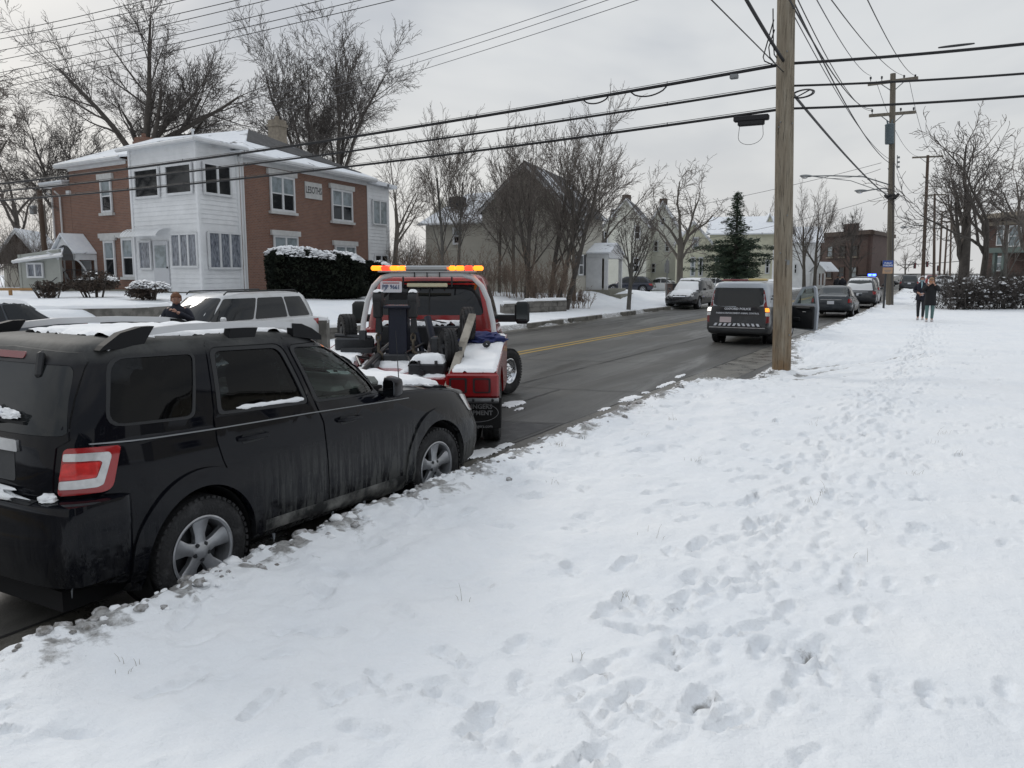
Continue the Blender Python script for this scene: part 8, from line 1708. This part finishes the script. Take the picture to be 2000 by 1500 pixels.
def head(parent, z, s=1, face='skin', rz=0, tilt=0, y=0, x=0, hair='hair_brown', hood=None, mask=None, hat=None, beard=False, dy=0, cover=None):
    """faces -y"""
    M = Matrix.Translation((x, y, z)) @ Matrix.Rotation(rz, 4, 'Z') @ Matrix.Rotation(tilt, 4, 'X') @ Matrix.Diagonal((s, s, s, 1)); bm = bmesh.new(); bmesh.ops.create_uvsphere(bm, u_segments=32, v_segments=24, radius=1)
    for v in bm.verts:
        p = v.co.copy(); jaw = max(0, -p.z); w = 1-.30*jaw**1.5; q = Vector((p.x*.077*w, p.y*.095*(1-.1*jaw), p.z*.118))
        if p.y < -.5: q.y += .008*max(0, (-p.y-.5)*2)*(1-abs(p.z))   # flat face
        fx = p.x; fy = -p.y
        if fy > .4:
            n_ = math.exp(-((fx/.13)**2)-((p.z+.12)/.20)**2); q.y -= .020*n_; br_ = math.exp(-((p.z-.22)/.10)**2)*(abs(fx) < .7); q.y -= .004*br_
            for sx in (-1, 1): q.y += .010*math.exp(-(((fx-sx*.38)/.17)**2)-((p.z-.06)/.11)**2); q.y -= .004*math.exp(-(((fx-sx*.5)/.2)**2)-((p.z+.22)/.2)**2)
            q.y -= .005*math.exp(-((fx/.25)**2)-((p.z+.48)/.07)**2); q.y -= .007*math.exp(-((fx/.25)**2)-((p.z+.82)/.15)**2)
        v.co = M @ q
    H = bm_obj('head', bm, M_(face), parent, 180)
    b = MB(); b.M = M
    for sx in (-1, 1):
        b.lathe([(0, -.008), (.009, -.006), (.0115, 0), (.008, .005), (0, .007)], 10, frame((sx*.030, -.081, .008), (1, 0, 0), (0, -1, 0)) @ Matrix.Diagonal((1, .5, 1, 1)), k=0); b.lathe([(.0052, .002), (.005, .0075), (0, .008)], 8, frame((sx*.030, -.083, .008), (1, 0, 0), (0, -1, 0)), k=1); b.box((sx*.031, -.097, .031), (.030, .006, .005), Euler((0, sx*R(6), 0)), k=1)
    b.tube([(-.022, -.094, -.056), (0, -.1005, -.054), (.022, -.094, -.056)], [.003, .0055, .003], 6, k=2); b.build('face_features', [M_('eye_white'), M_('twig_dark'), M_('lip')], H)
    b = MB(); b.M = M
    for sx in (-1, 1):
        b = MB(); b.M = M; b.lathe([(0, -.01), (.022, -.008), (.030, .004), (.024, .010), (.01, .004), (0, .005)], 12, frame((sx*.078, .008, -.005), (0, 0, 1), (sx, -.25, 0)) @ Matrix.Diagonal((1.15, .7, 1, 1)))
        b.build('ear', M_(face), H)
    def shell(nm, m, k, cond, off=.012, amp=0, rough=0):
        bm = bmesh.new(); bmesh.ops.create_uvsphere(bm, u_segments=32, v_segments=24, radius=1)
        bmesh.ops.delete(bm, geom=[v for v in bm.verts if not cond(v.co)], context='VERTS')
        for v in bm.verts:
            p = v.co; jaw = max(0, -p.z); w = 1-.25*jaw**1.5; o_ = off+amp*mn.noise(p*5); v.co = M @ Vector((p.x*(.077+o_)*w, p.y*(.095+o_), p.z*(.118+o_)))
        rr = bmesh.ops.solidify(bm, geom=bm.faces[:], thickness=.006); bm_obj(nm, bm, M_(m), H, 180)
    if hair: shell('hair', hair, 1, lambda p: p.z > .52-.25*p.y*-1*(p.y < 0)*-1 if False else (p.z > .50-.12*abs(p.x)*2 or (p.y > -.12 and p.z > -.35) or (abs(p.x) > .86 and p.z > -.1 and p.y > -.35)), .014, .014)
    if hood: shell('hood', hood, 1, lambda p: p.y > -.55 or p.z > .72, .028, .006)
    if hat: shell('hat', hat, 1, lambda p: p.z > .30, .02, .006)
    if mask: shell('mask', mask, 1, lambda p: p.y < -.2 and -.95 < p.z < -.08, .009)
    if cover: shell('scarf', cover, 1, lambda p: p.z < -.05 and p.y < .6, .02, .006)
    return H
def hand(parent, w, dr, up, m='skin', curl=.6, side=1, s=1):
    """w wrist point, dr pointing dir, up back-of-hand normal; palm plus five fingers"""
    dr = Vector(dr).normalized(); up = Vector(up); up = (up-dr*up.dot(dr)).normalized(); lat = dr.cross(up)*side; w = Vector(w); V = [w, w+dr*.035*s, w+dr*.085*s]; E = [(0, 1), (1, 2)]; Rr = [(.020*s, .026*s), (.016*s, .034*s), (.013*s, .036*s)]
    o = skin_chain('hand', V, E, Rr, M_(m), parent, 1)
    for k, (of, l) in enumerate(((.028, .068), (.010, .078), (-.009, .072), (-.026, .056))):
        b0 = w+dr*.08*s+lat*of*s; p = b0; V = [p]; d = dr.copy(); seg = l*s/3
        for j in range(3): a = curl*(.35+.35*j); d = (dr*math.cos(a*(j+1)*.8)-up*math.sin(a*(j+1)*.8)).normalized(); p = p+d*seg*(1.15-.15*j); V.append(p)
        skin_chain('finger', V, [(0, 1), (1, 2), (2, 3)], [.0095*s, .009*s, .008*s, .0065*s], M_(m), o, 1)
    p0 = w+dr*.03*s+lat*.028*s; V = [p0, p0+(dr*.6+lat*.8).normalized()*.03*s, p0+(dr*.8+lat*.5-up*.3).normalized()*.058*s, p0+(dr*.95+lat*.25-up*.4).normalized()*.078*s]; skin_chain('thumb', V, [(0, 1), (1, 2), (2, 3)], [.013*s, .011*s, .010*s, .007*s], M_(m), o, 1)
def standing(label, x, y, z, rz, H, top, leg, shoe, hemz, arms, hd, stride=.10, group=None, shoulder=.185, chest=(.17, .115)):
    """one continuous body; trousers, coat and shoes lie over it. faces local -y"""
    T = empty('person', (x, y, z), rz, label, 'person', group); k = H/1.68; lg = .92*k
    V = [(0, 0, .95*k), (0, 0, 1.12*k), (0, .01, 1.30*k), (0, .01, 1.42*k), (0, 0, 1.50*k)]; E = [(0, 1), (1, 2), (2, 3), (3, 4)]; Rr = [(.13, .105), (.125, .10), (.15, .105), (.085, .07), (.055, .055)]
    for s in (-1, 1):
        i = len(V); dy = s*stride; V += [(s*.085, 0, .90*k), (s*.095, -dy*.4, .50*k), (s*.09, -dy*.9+.02, .10*k), (s*.095, -dy*.9-.11, .04)]; E += [(0, i), (i, i+1), (i+1, i+2), (i+2, i+3)]; Rr += [(.095, .095), (.062, .062), (.042, .042), (.035, .03)]
    hands = []
    for s in (-1, 1):
        i = len(V); el, wr_ = arms[0 if s < 0 else 1]; V += [(s*shoulder, .01, 1.40*k), tuple(el), tuple(wr_)]; E += [(3, i), (i, i+1), (i+1, i+2)]; Rr += [(.06, .06), (.045, .045), (.03, .03)]; hands.append((Vector(wr_), (Vector(wr_)-Vector(el)).normalized(), s))
    skin_chain('body', V, E, Rr, M_('skin'), T)
    # trousers
    for s in (-1, 1):
        dy = s*stride; skin_chain('legging', [(s*.08, 0, .94*k), (s*.095, -dy*.4, .50*k), (s*.09, -dy*.9+.02, .11*k)], [(0, 1), (1, 2)], [.105, .070, .050], M_(leg), T)
        b = MB(); b.M = Matrix.Translation((s*.093, -dy*.9-.045, 0)); bm = bmesh.new(); bmesh.ops.create_uvsphere(bm, u_segments=16, v_segments=10, radius=1)
        for v in bm.verts: v.co = Vector((s*.093+v.co.x*.048, -dy*.9-.05+v.co.y*.13, max(0, .045+v.co.z*.055*(1.25 if v.co.y > 0 else .8))))
        bm_obj('shoe', bm, M_(shoe), T, 180)
    # coat: lofted torso plus sleeves
    bm = bmesh.new(); rings = []; prof = [(hemz, .205, .155), (hemz+.02, .21, .16), ((hemz+1.0*k)/2, .20, .155), (1.0*k, .185, .145), (1.15*k, .185, .14), (1.30*k, .205, .145), (1.37*k, .215, .135), (1.42*k, .195, .12), (1.455*k, .14, .10), (1.49*k, .078, .08), (1.53*k, .07, .075)]
    for (z_, a, c) in prof: rings.append([bm.verts.new((a*math.cos(t*PI/14), c*math.sin(t*PI/14)*(1+.04*math.sin(t*1.9+z_*9)), z_)) for t in range(28)])
    for a, c in zip(rings, rings[1:]):
        for j in range(28): bm.faces.new((a[j], a[(j+1) % 28], c[(j+1) % 28], c[j]))
    bmesh.ops.recalc_face_normals(bm, faces=bm.faces); ct = bm_obj('coat', bm, M_(top), T, 180)
    for s, (el, wr_) in zip((-1, 1), arms): skin_chain('sleeve', [(s*.12, .01, 1.41*k), (s*shoulder, .01, 1.38*k), tuple(el), tuple(Vector(el).lerp(Vector(wr_), .9))], [(0, 1), (1, 2), (2, 3)], [.075, .082, .068, .052], M_(top), ct)
    for (w, d, s) in hands: hand(T, w, d, (0, -.3, .9), side=-s)
    hd(T, 1.60*k); return T
g_ = 'two women walking on the snowy sidewalk'
x, y = xy(1803, 31.8); face_cam = YAW*0+math.atan2(x, -y)*0
def hd1(T, z): head(T, z, hood='hood_pale', mask='mask_blue', hair='hair_brown')
a = standing('woman in a dark coat and pale hood with a blue mask, carrying a white paper', x, y, nz_(x, y)-.01, R(-3), 1.64, 'coat_navy', 'legging_dark', 'shoe_light', .78, (((-.27, .02, 1.12), (-.10, -.17, 1.06)), ((.26, .0, 1.12), (.06, -.19, 1.02))), hd1, group=g_)
b = MB(); b.prism([(-.07, -.05), (.06, -.07), (.05, .05), (-.05, .06)], frame((.02, -.20, 1.0), (1, 0, .2), (0, -1, .3)), .01); b.build('paper', M_('paper'), a, False)
b = MB(); b.tube([(0, -.13, 1.46), (.01, -.155, 1.36), (0, -.15, 1.24)], [.03, .022, .012], 6); b.build('drawcord_scarf', M_('mask_blue'), a)
x, y = xy(1821, 30.6)
def hd2(T, z): head(T, z, hat='hat_tan', cover='scarf', hair='hair_brown', face='skin')
standing('woman in a long black coat and teal leggings, tan hat, hands at face', x, y, nz_(x, y)-.01, R(4), 1.60, 'coat_black', 'legging_teal', 'shoe_light', .62, (((-.26, -.06, 1.16), (-.08, -.15, 1.38)), ((.27, -.05, 1.15), (.10, -.16, 1.40))), hd2, stride=-.09, group=g_)
# bystander behind the SUV
x, y = xy(341, 15.2)
def hd3(T, z): head(T, z, hair='hair_red', tilt=R(12), rz=R(20), s=1.08)
mat('hair_red', (.16, .07, .035), .7, bump=.4, bscale=100)
zt_ = zat(572, 15.2); standing('reddish-haired person in a dark navy jacket standing behind the black SUV', x, y, .0, YAW*.8+R(10), 1.68*(zt_)/1.72, 'coat_navy', 'legging_dark', 'coat_black', .85, (((-.28, -.02, 1.16), (-.10, -.24, 1.22)), ((.30, -.06, 1.22), (.08, -.26, 1.40))), hd3, stride=.03)
# two officers far up the street
for px, lab, s in ((1646, 'officer in black standing left of the snowy crossover', 0), (1637, 'second officer partly behind the first, far up the street', 1)):
    x, y = xy(px, 62+3*s); standing(lab, x, y, 0, R(20+150*s), 1.78, 'police_cloth', 'police_cloth', 'coat_black', .85, (((-.28, .0, 1.15), (-.2, -.15, 1.0)), ((.28, 0, 1.15), (.2, -.12, 1.02))), lambda T, z: head(T, z, hat='police_cloth', hair='hair_brown'), group='officers in the street', stride=.04)
# ------------------------------------------------------------ houses on our own side of the street: they stand out of frame and show only in reflections
for i, (x0, y0, w_, d_, ze, zp, m, lab) in enumerate(((12.5, 13, 9, 9, 5.2, 8.2, 'siding_taupe', 'taupe gabled house on the near side of the street, out of frame to the right'), (11.5, -3, 9, 9, 5.6, 8.4, 'brick_dark', 'brick gabled house on the near side of the street, right of the camera'), (12.0, -19, 10, 9, 5.2, 8.0, 'siding_green', 'green gabled house on the near side of the street, behind the camera'))):
    H = empty('house', (x0, y0, .3), 0, lab, 'house'); bf = set(bpy.data.objects)
    wg, ws, rf = gable_block(H, Vector((x0, y0+w_)), Vector((x0, y0)), Vector((1, 0)), d_, .2, ze, zp, m, 'roof_patchy')
    for k in (.2, .6): 
        for z in (1.2, 3.9): window(H, wg, w_*k, w_*k+1.1, z, z+1.5, glass='win_dark', off=.03)
    for o in set(bpy.data.objects)-bf:
        if o.parent == H: o.matrix_parent_inverse = Matrix.Translation(-H.location)
